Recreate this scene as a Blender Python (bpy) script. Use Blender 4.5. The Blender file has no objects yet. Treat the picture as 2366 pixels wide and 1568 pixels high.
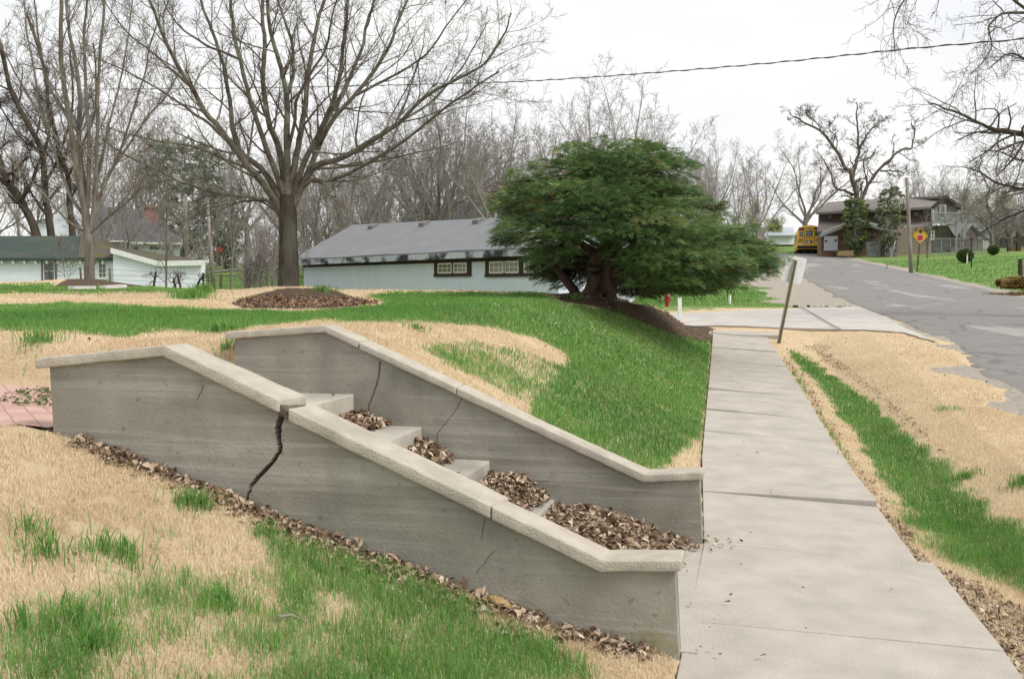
import bpy, bmesh, math, random
import numpy as np
from mathutils import Vector, Matrix

# ------------------------------------------------------------------ camera
SC = bpy.context.scene
COL = SC.collection
CAMZ, FPX, CX, CY, HY = 1.6, 2300.0, 1183.0, 784.0, 670.0
PITCH = math.atan((CY - HY) / FPX)
cam_data = bpy.data.cameras.new("camera")
cam = bpy.data.objects.new("camera", cam_data)
COL.objects.link(cam)
cam_data.sensor_fit = 'HORIZONTAL'
cam_data.sensor_width = 36.0
cam_data.lens = 36.0 * FPX / 2366.0
cam_data.clip_start = 0.05
cam_data.clip_end = 3000
cam.location = (0, 0, CAMZ)
cam.rotation_euler = (math.radians(90) - PITCH, 0, 0)
SC.camera = cam

# ------------------------------------------------------------------ sky, sun, exposure
SUN_EL, SUN_AZ = math.radians(48), math.radians(122)      # azimuth clockwise from +Y
w = bpy.data.worlds.new("World")
SC.world = w
w.use_nodes = True
nt = w.node_tree
nt.nodes.clear()
wo = nt.nodes.new('ShaderNodeOutputWorld')
bg = nt.nodes.new('ShaderNodeBackground')
bg.inputs['Strength'].default_value = 0.1
sky = nt.nodes.new('ShaderNodeTexSky')
sky.sky_type = 'NISHITA'
sky.sun_disc = False
sky.sun_elevation = SUN_EL
sky.sun_rotation = SUN_AZ
sky.dust_density = 3.0
tc = nt.nodes.new('ShaderNodeTexCoord')
mp = nt.nodes.new('ShaderNodeMapping')
mp.inputs['Scale'].default_value = (1.0, 1.0, 2.6)
nz = nt.nodes.new('ShaderNodeTexNoise')
nz.inputs['Scale'].default_value = 2.2
nz.inputs['Detail'].default_value = 5
nz.inputs['Roughness'].default_value = 0.5
cr = nt.nodes.new('ShaderNodeValToRGB')
cr.color_ramp.elements[0].position = 0.3
cr.color_ramp.elements[1].position = 0.66
cr.color_ramp.elements[0].color = (5.55, 5.7, 5.95, 1)
cr.color_ramp.elements[1].color = (7.1, 7.0, 6.8, 1)
mx = nt.nodes.new('ShaderNodeMix')
mx.data_type = 'RGBA'
mx.inputs[0].default_value = 0.93
nt.links.new(tc.outputs['Generated'], mp.inputs['Vector'])
nt.links.new(mp.outputs['Vector'], nz.inputs['Vector'])
nt.links.new(nz.outputs['Fac'], cr.inputs['Fac'])
nt.links.new(sky.outputs['Color'], mx.inputs[6])
nt.links.new(cr.outputs['Color'], mx.inputs[7])
nt.links.new(mx.outputs[2], bg.inputs['Color'])
nt.links.new(bg.outputs['Background'], wo.inputs['Surface'])
sd = bpy.data.lights.new("sun", 'SUN')
sd.energy = 1.7
sd.angle = math.radians(22)
sd.color = (1.0, 0.96, 0.9)
so = bpy.data.objects.new("sun", sd)
COL.objects.link(so)
sdir = Vector((math.sin(SUN_AZ) * math.cos(SUN_EL), math.cos(SUN_AZ) * math.cos(SUN_EL), math.sin(SUN_EL)))
so.rotation_euler = sdir.to_track_quat('Z', 'Y').to_euler()
so.location = sdir * 60
vs = SC.view_settings
vs.view_transform = 'Standard'
vs.look = 'None'
vs.exposure = 0.68
vs.gamma = 1.0
vs.use_curve_mapping = False
SC.cycles.max_bounces = 6
SC.cycles.diffuse_bounces = 3
SC.cycles.transparent_max_bounces = 8

# ------------------------------------------------------------------ helpers
CP, SP = math.cos(PITCH), math.sin(PITCH)


def P(px, py, d):
    """world point at forward distance d (metres along +Y) that lies on the sight line of a surveyed image point"""
    X, Y = (px - CX) / FPX, (CY - py) / FPX
    ry, rz = CP + Y * SP, -SP + Y * CP
    s = d / ry
    return np.array((X * s, d, CAMZ + rz * s))


def proj(x, y, z):
    rz = z - CAMZ
    yc = np.maximum(y * CP - rz * SP, 1e-3)
    up = y * SP + rz * CP
    return CX + FPX * x / yc, CY - FPX * up / yc


def _hash(ix, iy, seed):
    n = (ix * 374761393 + iy * 668265263 + seed * 1442695041) & 0xFFFFFFFF
    n = ((n ^ (n >> 13)) * 1274126177) & 0xFFFFFFFF
    n = n ^ (n >> 16)
    return (n & 0xFFFF) / 65535.0


def vnoise(x, y, seed=0):
    x = np.asarray(x, float); y = np.asarray(y, float)
    ix = np.floor(x).astype(np.int64); iy = np.floor(y).astype(np.int64)
    fx = x - ix; fy = y - iy
    fx = fx * fx * (3 - 2 * fx); fy = fy * fy * (3 - 2 * fy)
    a = _hash(ix, iy, seed); b = _hash(ix + 1, iy, seed)
    c = _hash(ix, iy + 1, seed); d = _hash(ix + 1, iy + 1, seed)
    return (a * (1 - fx) + b * fx) * (1 - fy) + (c * (1 - fx) + d * fx) * fy


def fbm(x, y, seed=0, octv=4):
    s = 0; a = 0.5; t = 0
    for o in range(octv):
        s = s + a * vnoise(x * 2 ** o, y * 2 ** o, seed + o * 17); t += a; a *= 0.5
    return s / t


def sstep(a, b, x):
    t = np.clip((np.asarray(x, float) - a) / (b - a), 0, 1)
    return t * t * (3 - 2 * t)


def mesh_obj(name, V, faces, mat=None, parent=None, smooth=False, attrs=None, mats=None, midx=None):
    """faces: list of (n,k) int arrays"""
    V = np.asarray(V, np.float32)
    me = bpy.data.meshes.new(name)
    faces = [np.asarray(f, np.int32) for f in faces if len(f)]
    nl = sum(f.size for f in faces); nf = sum(len(f) for f in faces)
    me.vertices.add(len(V)); me.vertices.foreach_set('co', V.ravel())
    me.loops.add(nl); me.polygons.add(nf)
    me.loops.foreach_set('vertex_index', np.concatenate([f.ravel() for f in faces]))
    tot = np.concatenate([np.full(len(f), f.shape[1], np.int32) for f in faces])
    st = np.concatenate([[0], np.cumsum(tot)[:-1]]).astype(np.int32)
    me.polygons.foreach_set('loop_start', st)
    me.polygons.foreach_set('loop_total', tot)
    if smooth:
        me.polygons.foreach_set('use_smooth', np.ones(nf, bool))
    for m in (mats or ([mat] if mat else [])):
        me.materials.append(m)
    if midx is not None:
        me.polygons.foreach_set('material_index', np.asarray(midx, np.int32))
    me.update(calc_edges=True)
    for k, a in (attrs or {}).items():
        at = me.attributes.new(k, 'FLOAT', 'POINT')
        at.data.foreach_set('value', np.asarray(a, np.float32))
    o = bpy.data.objects.new(name, me)
    COL.objects.link(o)
    if parent is not None:
        o.parent = parent
        o.location = -Vector(parent.location) if not parent.get('_local') else (0, 0, 0)
    return o


class MB:
    """collects polygons for one mesh"""
    def __init__(self):
        self.v = []; self.f = []

    def add(self, vs, fs):
        o = len(self.v)
        self.v += [tuple(map(float, p)) for p in vs]
        self.f += [tuple(i + o for i in f) for f in fs]
        return self

    def hexa(self, p):  # 8 points: bottom 4 ccw, top 4 ccw
        return self.add(p, [(3, 2, 1, 0), (4, 5, 6, 7), (0, 1, 5, 4), (1, 2, 6, 5), (2, 3, 7, 6), (3, 0, 4, 7)])

    def box(self, c, s, rz=0.0, M=None):
        x, y, z = s[0] / 2, s[1] / 2, s[2] / 2
        pts = [(-x, -y, -z), (x, -y, -z), (x, y, -z), (-x, y, -z), (-x, -y, z), (x, -y, z), (x, y, z), (-x, y, z)]
        ca, sa = math.cos(rz), math.sin(rz)
        out = []
        for q in pts:
            if M is not None:
                q = M @ Vector(q)
                out.append((q[0] + c[0], q[1] + c[1], q[2] + c[2]))
            else:
                out.append((q[0] * ca - q[1] * sa + c[0], q[0] * sa + q[1] * ca + c[1], q[2] + c[2]))
        return self.hexa(out)

    def bar(self, a, b, w, h=None):
        """square bar from a to b"""
        a = Vector(a); b = Vector(b); d = (b - a)
        L = d.length; d.normalize()
        h = h or w
        up = Vector((0, 0, 1)) if abs(d.z) < 0.9 else Vector((0, 1, 0))
        s = d.cross(up).normalized(); u = s.cross(d)
        p = []
        for e in (a, b):
            p += [e - s * w / 2 - u * h / 2, e + s * w / 2 - u * h / 2, e + s * w / 2 + u * h / 2, e - s * w / 2 + u * h / 2]
        return self.add(p, [(0, 3, 2, 1), (4, 5, 6, 7), (0, 1, 5, 4), (1, 2, 6, 5), (2, 3, 7, 6), (3, 0, 4, 7)])

    def tube(self, pts, rad, n=8, cap=True):
        pts = [Vector(p) for p in pts]
        if not hasattr(rad, '__len__'):
            rad = [rad] * len(pts)
        base = len(self.v); prev = None
        for i, p in enumerate(pts):
            t = (pts[min(i + 1, len(pts) - 1)] - pts[max(i - 1, 0)]).normalized()
            ref = Vector((0, 0, 1)) if abs(t.z) < 0.9 else Vector((0, 1, 0))
            s = t.cross(ref).normalized(); u = s.cross(t)
            for k in range(n):
                a = 2 * math.pi * k / n
                q = p + (s * math.cos(a) + u * math.sin(a)) * rad[i]
                self.v.append(tuple(q))
        for i in range(len(pts) - 1):
            for k in range(n):
                k2 = (k + 1) % n
                self.f.append((base + i * n + k, base + i * n + k2, base + (i + 1) * n + k2, base + (i + 1) * n + k))
        if cap:
            self.f.append(tuple(base + k for k in reversed(range(n))))
            self.f.append(tuple(base + (len(pts) - 1) * n + k for k in range(n)))
        return self

    def prism(self, poly, vec):
        """closed polygon (3D points) extruded by vec"""
        n = len(poly); vec = np.asarray(vec, float)
        a = [np.asarray(p, float) for p in poly]; b = [p + vec for p in a]
        fs = [tuple(range(n)), tuple(reversed(range(n, 2 * n)))]
        fs += [(i, i + n, (i + 1) % n + n, (i + 1) % n) for i in range(n)]
        return self.add(a + b, fs)

    def lathe(self, c, prof, n=16):
        """prof: list of (r,z)"""
        base = len(self.v)
        for r, z in prof:
            for k in range(n):
                a = 2 * math.pi * k / n
                self.v.append((c[0] + r * math.cos(a), c[1] + r * math.sin(a), c[2] + z))
        m = len(prof)
        for i in range(m - 1):
            for k in range(n):
                k2 = (k + 1) % n
                self.f.append((base + i * n + k, base + i * n + k2, base + (i + 1) * n + k2, base + (i + 1) * n + k))
        self.f.append(tuple(base + k for k in reversed(range(n))))
        self.f.append(tuple(base + (m - 1) * n + k for k in range(n)))
        return self

    def build(self, name, mat, parent=None, smooth=False, bevel=0.0, recalc=True):
        me = bpy.data.meshes.new(name)
        me.from_pydata(self.v, [], self.f)
        if recalc:
            bm = bmesh.new(); bm.from_mesh(me)
            bmesh.ops.recalc_face_normals(bm, faces=bm.faces)
            if bevel > 0:
                es = [e for e in bm.edges if len(e.link_faces) == 2 and e.calc_face_angle(0) > 0.3]
                bmesh.ops.bevel(bm, geom=es, offset=bevel, segments=2, affect='EDGES', profile=0.6)
            bm.to_mesh(me); bm.free()
        me.materials.append(mat)
        if smooth:
            for p in me.polygons:
                p.use_smooth = True
        o = bpy.data.objects.new(name, me)
        COL.objects.link(o)
        if parent is not None:
            o.parent = parent
            o.location = -Vector(parent.location) if not parent.get('_local') else (0, 0, 0)
            if parent.parent is not None:
                o.location = (0, 0, 0)
        return o


def thing(name, label, cat, loc=(0, 0, 0), group=None, local=False):
    o = bpy.data.objects.new(name, None)
    o.empty_display_size = 0.2
    COL.objects.link(o)
    o.location = tuple(float(c) for c in loc)
    o['label'] = label; o['category'] = cat
    if group:
        o['group'] = group
    if local:
        o['_local'] = 1
    return o


def tag(o, label=None, cat=None, group=None, kind=None):
    if label: o['label'] = label
    if cat: o['category'] = cat
    if group: o['group'] = group
    if kind: o['kind'] = kind
    return o


def copy_tree(o, parent=None):
    c = o.copy(); COL.objects.link(c)
    if parent is not None:
        c.parent = parent
    for ch in list(o.children):
        copy_tree(ch, c)
    return c

# ------------------------------------------------------------------ materials


def pmat(name, c1, c2=None, scale=6.0, detail=6.0, rough=0.85, bump=0.0, bscale=None, stretch=(1, 1, 1), lo=0.35, hi=0.65,
         c3=None, scale3=1.0, lo3=0.5, hi3=0.7, metal=0.0, spec=0.3, coord='Object', tint=None, trans=0.0):
    m = bpy.data.materials.new(name)
    m.use_nodes = True
    t = m.node_tree; N = t.nodes; L = t.links
    b = N['Principled BSDF']
    b.inputs['Roughness'].default_value = rough
    b.inputs['Metallic'].default_value = metal
    b.inputs['Specular IOR Level'].default_value = spec
    tcn = N.new('ShaderNodeTexCoord')
    mpn = N.new('ShaderNodeMapping')
    mpn.inputs['Scale'].default_value = stretch
    L.new(tcn.outputs[coord], mpn.inputs['Vector'])
    c2 = c2 or tuple(x * 0.8 for x in c1)
    n1 = N.new('ShaderNodeTexNoise')
    n1.inputs['Scale'].default_value = scale; n1.inputs['Detail'].default_value = detail
    n1.inputs['Roughness'].default_value = 0.6
    L.new(mpn.outputs['Vector'], n1.inputs['Vector'])
    r1 = N.new('ShaderNodeValToRGB')
    r1.color_ramp.elements[0].position = lo; r1.color_ramp.elements[1].position = hi
    r1.color_ramp.elements[0].color = (*c2, 1); r1.color_ramp.elements[1].color = (*c1, 1)
    L.new(n1.outputs['Fac'], r1.inputs['Fac'])
    out = r1.outputs['Color']
    if c3:
        n3 = N.new('ShaderNodeTexNoise')
        n3.inputs['Scale'].default_value = scale3; n3.inputs['Detail'].default_value = 5
        L.new(mpn.outputs['Vector'], n3.inputs['Vector'])
        r3 = N.new('ShaderNodeMapRange')
        r3.inputs['From Min'].default_value = lo3; r3.inputs['From Max'].default_value = hi3
        L.new(n3.outputs['Fac'], r3.inputs['Value'])
        m3 = N.new('ShaderNodeMix'); m3.data_type = 'RGBA'
        L.new(r3.outputs['Result'], m3.inputs[0])
        L.new(out, m3.inputs[6]); m3.inputs[7].default_value = (*c3, 1)
        out = m3.outputs[2]
    if tint:
        # per element variation stored on the mesh: dark colour .. light colour
        at = N.new('ShaderNodeAttribute'); at.attribute_name = 'tint'
        rt = N.new('ShaderNodeValToRGB')
        els = rt.color_ramp.elements
        k = len(tint)
        while len(els) < k:
            els.new(0.5)
        for i, c in enumerate(tint):
            els[i].position = i / (k - 1); els[i].color = (*c, 1)
        L.new(at.outputs['Fac'], rt.inputs['Fac'])
        out = rt.outputs['Color']
    L.new(out, b.inputs['Base Color'])
    if trans > 0:
        # thin leaf: some light passes through
        tr = N.new('ShaderNodeBsdfTranslucent')
        L.new(out, tr.inputs['Color'])
        ms = N.new('ShaderNodeMixShader'); ms.inputs['Fac'].default_value = trans
        om = N['Material Output']
        L.new(b.outputs['BSDF'], ms.inputs[1]); L.new(tr.outputs['BSDF'], ms.inputs[2])
        L.new(ms.outputs['Shader'], om.inputs['Surface'])
    if bump > 0:
        nb = N.new('ShaderNodeTexNoise')
        nb.inputs['Scale'].default_value = bscale or scale * 4; nb.inputs['Detail'].default_value = 6
        L.new(mpn.outputs['Vector'], nb.inputs['Vector'])
        bp = N.new('ShaderNodeBump'); bp.inputs['Strength'].default_value = bump; bp.inputs['Distance'].default_value = 0.02
        L.new(nb.outputs['Fac'], bp.inputs['Height'])
        L.new(bp.outputs['Normal'], b.inputs['Normal'])
    return m


def flat(name, c, rough=0.6, metal=0.0, spec=0.4):
    return pmat(name, c, tuple(x * 0.88 for x in c), scale=9, rough=rough, metal=metal, spec=spec)
# ------------------------------------------------------------------ the lie of the land
_yy = np.arange(-40, 900, 0.25)
_zz = np.interp(_yy, [-40, 7, 9.4, 14.6, 22, 34, 40, 65, 97, 106, 112, 124, 140, 300, 900],
                [-0.3, 0.0, 0.06, 0.27, 0.56, 1.05, 1.33, 2.9, 4.85, 5.38, 5.55, 7.2, 8.0, 10, 14])
_k = np.exp(-0.5 * (np.arange(-8, 9) / 3.5) ** 2); _k /= _k.sum()
_zz = np.convolve(np.pad(_zz, 8, mode='edge'), _k, 'valid')


def zs(y): return np.interp(y, _yy, _zz)


def xl(y): return np.interp(y, [-40, 4.28, 6.26, 9.21, 14.4, 21.5, 26, 140, 900], [-10.2, .735, 1.222, 1.77, 2.86, 4.34, 5.27, 29, 190])


def xr(y): return np.interp(y, [-40, 4.22, 7.18, 10.05, 14.2, 17.85, 21.95, 26, 140, 900], [-8.8, 2.12, 2.70, 3.28, 4.13, 4.85, 5.66, 6.6, 30.3, 191])


def road_l(y): return np.interp(y, [-40, 0, 11.6, 16, 22, 34, 61, 105, 140, 900], [-6, 2.9, 6.0, 7.45, 9.3, 11.75, 17.2, 26, 33, 190])


ROAD_W = 7.3
# plateau, garden and the ground behind the crest: surveyed points (x, y, z)
CT = np.array([
    (-2.4, 5, .9), (-4, 5, .95), (-3, 3, .8), (-2, 1.5, .62), (-6, 3, 1.0), (-5, 0, .85), (-4, -5, .7), (-12, 2, 1.1), (-12, 7, 1.25), (-12, -8, 1.0),
    (-1.2, 7.5, 1.27), (-2.5, 7.7, 1.2), (-4, 7.6, 1.2), (-6.5, 8, 1.25), (-1, 10, 1.33), (-4, 10, 1.28), (-8, 10, 1.33),
    (0, 14, 1.42), (-4, 14, 1.38), (-10, 14, 1.43), (.5, 18, 1.52), (1.5, 17, 1.40), (-2, 17, 1.46), (-8, 17, 1.47), (2.6, 19, 1.30), (3.3, 20.3, 1.32), (3.6, 21.3, 1.25), (-1.6, 20, 1.56),
    (-4, 20, 1.53), (-10, 20, 1.56), (-4, 24, 1.55), (-10, 24, 1.64), (0, 23, 1.45), (2.9, 23, .98), (-16, 24, 1.7), (-24, 20, 1.7),
    (-13, 31, 1.78), (-18, 31, 1.8), (-26, 31, 1.9), (-8, 31, 1.35), (-3, 30, .85), (2, 27, .78), (4.6, 29.5, .85), (2.0, 30, 1.12), (3.2, 32.5, 1.15), (3, 25.5, .72), (-13, 40, 1.25), (-20, 40, 1.3),
    (-5, 38, .5), (2, 38, .75), (7, 38, 1.1), (-20, 55, 1.0), (-5, 55, 1.3), (8, 55, 2.0), (-15, 70, 2.2), (-15, 90, 3.4), (0, 90, 3.9), (15, 90, 4.5),
    (-40, 90, 3.0), (-30, 150, 6), (0, 150, 7.5), (30, 150, 7.3), (-60, 150, 5.5), (-40, 55, 1.2), (-60, 90, 3), (22, 120, 7.0), (14, 120, 6.9), (26, 128, 7.4),
    (0, 300, 9), (-150, 300, 9), (150, 300, 9), (-90, 40, 2), (-120, 120, 5)], float)


def _tps(r2): return 0.5 * r2 * np.log(r2 + 1e-9)


_S = 1 / 20.0
_cx, _cy = CT[:, 0] * _S, CT[:, 1] * _S
_K = _tps((_cx[:, None] - _cx) ** 2 + (_cy[:, None] - _cy) ** 2) + np.eye(len(CT)) * 2e-4
_Q = np.column_stack([np.ones(len(CT)), _cx, _cy])
_W = np.linalg.solve(np.block([[_K, _Q], [_Q.T, np.zeros((3, 3))]]), np.concatenate([CT[:, 2], np.zeros(3)]))


def Zp(x, y):
    x = np.asarray(x, float); y = np.asarray(y, float)
    xs, ys = np.clip(x, -200, 200) * _S, np.clip(y, -15, 320) * _S
    z = _W[-3] + _W[-2] * xs + _W[-1] * ys
    for i in range(len(CT)):
        z = z + _W[i] * _tps((xs - _cx[i]) ** 2 + (ys - _cy[i]) ** 2)
    return z


# stairs frame: N0 = foot of the near wall at the sidewalk, L runs up the slope, q across the stairs
N0 = np.array((.735, 4.28)); WD = np.array((-.972, .236)); WD /= np.linalg.norm(WD); QD = np.array((-WD[1] * -1, -WD[0])); QD = np.array((WD[1], -WD[0]))


def LQ(x, y):
    dx, dy = np.asarray(x) - N0[0], np.asarray(y) - N0[1]
    return dx * WD[0] + dy * WD[1], dx * QD[0] + dy * QD[1]


def SW(L, q, z):
    return np.array((N0[0] + WD[0] * L + QD[0] * q, N0[1] + WD[1] * L + QD[1] * q, z))


TREE_XY = (-4.3, 19.0)
LTREE_XY = (-13.15, 31.0)
JUN_XY = (1.62, 17.0)


def H(x, y, carve=True):
    x = np.asarray(x, float); y = np.asarray(y, float)
    s = zs(y)
    L, q = LQ(x, y)
    # left bank
    U = 3.35 - 0.85 * sstep(0.3, 2.1, q) - 1.25 * sstep(14.2, 18.5, y) + 3.5 * sstep(22, 34, y) + 3 * sstep(60, 100, y)
    u = (xl(y) - x) * 0.972
    t = np.clip(u / U, 0, 1)
    S = 0.62 * t + 0.38 * t * t * (3 - 2 * t)
    zl = s + (Zp(x, y) - s) * S
    # strip between sidewalk and road
    W = np.maximum(road_l(y) - xr(y), 0.3)
    tv = np.clip((x - xr(y)) / W, 0, 1)
    amp = sstep(-4, 3, y) * (1 - sstep(21, 25, y))
    prof = np.interp(tv, [0, .08, .28, .42, .62, .8, 1], [-.09, -.11, -.19, -.06, .09, .10, .04])
    zstrip = s + prof * amp
    # beyond the road
    wv = np.maximum(x - road_l(y) - ROAD_W, 0)
    zrr = s + 0.04 + 0.05 * sstep(0, 1.5, wv) + 0.012 * np.minimum(wv, 40) + .35 * sstep(3, 14, wv) * sstep(30, 60, y)
    z = np.where(u > 0, zl, np.where(x > road_l(y) + ROAD_W, zrr, zstrip))
    inside = (x > xl(y)) & (x < xr(y)) & (y < 23.8)
    # mulch mounds and roots
    for (mx_, my_), a, rr in ((TREE_XY, .17, 1.1), (LTREE_XY, .16, 1.3), (JUN_XY, .08, .7)):
        z = z + a * np.exp(-((x - mx_) ** 2 + (y - my_) ** 2) / (rr * rr))
    # small unevenness
    z = z + 0.05 * (fbm(x * .7, y * .7, 5, 3) - .5) * sstep(0.05, .8, np.abs(u)) + .02 * (fbm(x * 4, y * 4, 9, 2) - .5)
    # ground falls toward us along the near wall and is cut away under stairs and path
    if carve:
        zf = np.interp(L, [-.6, .9, 2.4, 3.2, 9], [-.12, -.12, .62, .80, .86])
        edge = sstep(0.03, 0.10, q) * (1 - sstep(2.06, 2.13, q)) * sstep(-.15, -.02, L) * (1 - sstep(3.3, 3.5, L))
        path = sstep(0.0, 0.12, q) * (1 - sstep(1.85, 2.25, q)) * sstep(3.2, 3.4, L) * (1 - sstep(7.5, 8.2, L))
        z = z * (1 - edge) + np.minimum(z, zf) * edge
        z = z * (1 - path) + (.862) * path
        z = np.where(inside, s - .12, z)
        rd = (y < 111) & (x > road_l(y) + .25) & (x < road_l(y) + ROAD_W - .25)
        z = np.where(rd, np.minimum(z, s - .06), z)
    return z


def gnd(px, py, dmin=2.0, dmax=140.0):
    """where the sight line of an image point meets the ground"""
    d = np.geomspace(dmin, dmax, 1500)
    X, Y = (px - CX) / FPX, (CY - py) / FPX
    ry, rz = CP + Y * SP, -SP + Y * CP
    s = d / ry
    x, z = X * s, CAMZ + rz * s
    h = H(x, d)
    i = np.argmax(z <= h)
    if z[i] > h[i]:
        i = len(d) - 1
    return np.array((x[i], d[i], h[i]))


def onground(x, y, dz=0.0): return np.array((x, y, float(H(np.array([x]), np.array([y]))[0]) + dz))


# ------------------------------------------------------------------ what grows where (surveyed outlines)
MW, MH = 1260, 860     # survey raster, half scale, with a margin of 40


def raster(polys, ells=(), blur=3):
    A = np.zeros((MH, MW), np.float32)
    gy, gx = np.mgrid[0:MH, 0:MW]
    gx = gx * 2 - 80; gy = gy * 2 - 80
    for pts, v in polys:
        p = np.array(pts, float)
        ins = np.zeros(A.shape, bool)
        j = len(p) - 1
        for i in range(len(p)):
            (xi, yi), (xj, yj) = p[i], p[j]
            if yi != yj:
                c = ((yi > gy) != (yj > gy)) & (gx < (xj - xi) * (gy - yi) / (yj - yi) + xi)
                ins ^= c
            j = i
        A = np.where(ins, np.maximum(A, v) if v > 0 else 0, A)
    for (ex, ey, rx, ry, v) in ells:
        e = np.exp(-(((gx - ex) / rx) ** 2 + ((gy - ey) / ry) ** 2))
        A = np.maximum(A, v * e)
    for _ in range(2):
        k = blur
        A = sum(np.roll(A, i, 1) for i in range(-k, k + 1)) / (2 * k + 1)
        k = max(1, blur // 2)
        A = sum(np.roll(A, i, 0) for i in range(-k, k + 1)) / (2 * k + 1)
    return A


GREEN_SPEC = ([
    ([(-70, 703), (60, 706), (150, 699), (330, 708), (520, 715), (700, 724), (900, 702), (835, 684), (900, 674), (1240, 682), (1300, 695), (1440, 722), (1650, 790),
      (1645, 880), (1625, 1000), (1608, 1045), (1585, 1030), (1565, 1090), (1500, 1105), (1400, 1065), (1290, 1010), (1215, 955), (1255, 900), (1300, 860), (1310, 820), (1240, 785),
      (1130, 757), (980, 745), (800, 748), (760, 742), (600, 755), (480, 772), (380, 768), (280, 786), (190, 772), (60, 768), (-70, 770)], 1.0),
    ([(950, 797), (1080, 788), (1200, 803), (1300, 845), (1340, 900), (1280, 960), (1180, 920), (1110, 885), (1030, 850)], .74),
    ([(560, 1200), (640, 1205), (800, 1265), (1000, 1345), (1150, 1410), (1290, 1470), (1430, 1600), (560, 1640), (600, 1480), (650, 1400), (610, 1300)], .84),
    ([(-80, 1470), (120, 1430), (240, 1440), (340, 1560), (330, 1650), (-80, 1650)], .72),
    ([(-80, 1440), (200, 1380), (350, 1320), (500, 1320), (620, 1400), (640, 1650), (-80, 1650)], .64),
    ([(1796, 797), (1860, 820), (1950, 885), (2050, 955), (2100, 1005), (2230, 1090), (2262, 1112), (2230, 1128), (2366, 1225), (2440, 1270), (2440, 1400), (2330, 1350),
      (2230, 1320), (2130, 1250), (2080, 1190), (2015, 1080), (1965, 1000), (1935, 960), (1885, 890)], 1.0),
    ([(-70, 655), (150, 650), (420, 660), (530, 668), (420, 674), (230, 680), (-70, 682)], .75),
    ([(1380, 690), (1640, 688), (1770, 690), (1775, 702), (1700, 714), (1550, 725), (1380, 722)], .85),
    ([(1640, 752), (1760, 755), (1700, 763), (1640, 764)], .6),
], [(220, 1280, 110, 45, .75), (430, 1175, 80, 35, .55), (80, 1190, 60, 40, .3), (170, 1390, 90, 40, .55), (340, 1300, 70, 60, .6), (420, 1250, 60, 40, .5),
    (520, 1350, 70, 60, .7), (250, 1500, 200, 80, .6), (450, 1520, 90, 80, .65), (440, 1420, 60, 50, .35),
    (88, 790, 42, 9, .9), (440, 684, 45, 12, 1.0), (960, 761, 24, 6, .8), (2205, 944, 44, 7, .9), (2366, 1120, 30, 25, 1.0), (1893, 775, 35, 5, .8), (512, 806, 34, 10, .6),
    (1600, 1522, 30, 8, .5), (1230, 680, 70, 6, .8), (785, 668, 25, 5, .8), (1050, 680, 120, 6, .9)])
GREEN = raster(*GREEN_SPEC, 5)
_soft = raster(*GREEN_SPEC, 16)
_soft = sum(np.roll(_soft, k, 0) for k in range(-9, 10)) / 19
_wy = sstep(920, 1200, np.arange(MH) * 2 - 80)[:, None]
GREEN = (GREEN * (1 - _wy) + _soft * _wy).astype(np.float32)
MULCH = raster([
    ([(528, 700), (600, 676), (640, 668), (660, 665), (760, 666), (815, 684), (880, 701), (800, 711), (650, 716), (560, 712)], 1.0),
    ([(120, 662), (160, 640), (290, 640), (340, 664)], 1.0),
    ([(1275, 686), (1390, 688), (1500, 705), (1650, 760), (1660, 795), (1570, 778), (1450, 730), (1375, 707), (1300, 697)], 1.0),
], [(1690, 757, 90, 5, .5)], 2)
LEAFY = raster([
    ([(170, 1012), (250, 1025), (420, 1095), (560, 1140), (700, 1195), (860, 1255), (1100, 1350), (1300, 1430), (1470, 1500), (1430, 1512), (1300, 1465), (1100, 1390),
      (900, 1315), (700, 1225), (520, 1150), (330, 1085)], 1.0),
    ([(1800, 812), (1830, 860), (1900, 985), (1990, 1120), (2060, 1215), (2110, 1290), (2220, 1420), (2366, 1580), (2420, 1560), (2420, 1440), (2330, 1390), (2200, 1320), (2130, 1270),
      (2080, 1200), (1960, 1040), (1900, 940), (1850, 860)], .55),
    ([(1870, 800), (1900, 835), (2000, 890), (2100, 985), (2240, 1085), (2300, 1180), (2240, 1090), (2120, 970), (2010, 885), (1920, 820)], .5),
    ([(530, 700), (870, 695), (890, 705), (700, 718), (560, 714)], .5),
    ([(1625, 870), (1640, 870), (1625, 1000), (1600, 1040)], .6),
], [(250, 690, 200, 7, .3), (1885, 803, 35, 10, .55), (1700, 757, 110, 6, .7)], 2)


def survey(R, x, y, z, default=0.0, warp=10.0):
    px, py = proj(x, y, z)
    wx = (fbm(x * 2.6, y * 2.6, 31, 5) - .5) * 2.4 * warp
    wy = (fbm(x * 2.6 + 50, y * 2.6, 37, 5) - .5) * 1.5 * warp
    k = np.clip((py - 670) / 300, 0.2, 2.6)
    ix = np.clip(((px + wx * k * 2) + 80) / 2, 0, MW - 1).astype(int)
    iy = np.clip(((py + wy * k) + 80) / 2, 0, MH - 1).astype(int)
    v = R[iy, ix]
    out = (px < -70) | (px > 2430) | (py > 1640) | (y < 1.5)
    return np.where(out, default, v)


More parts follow.
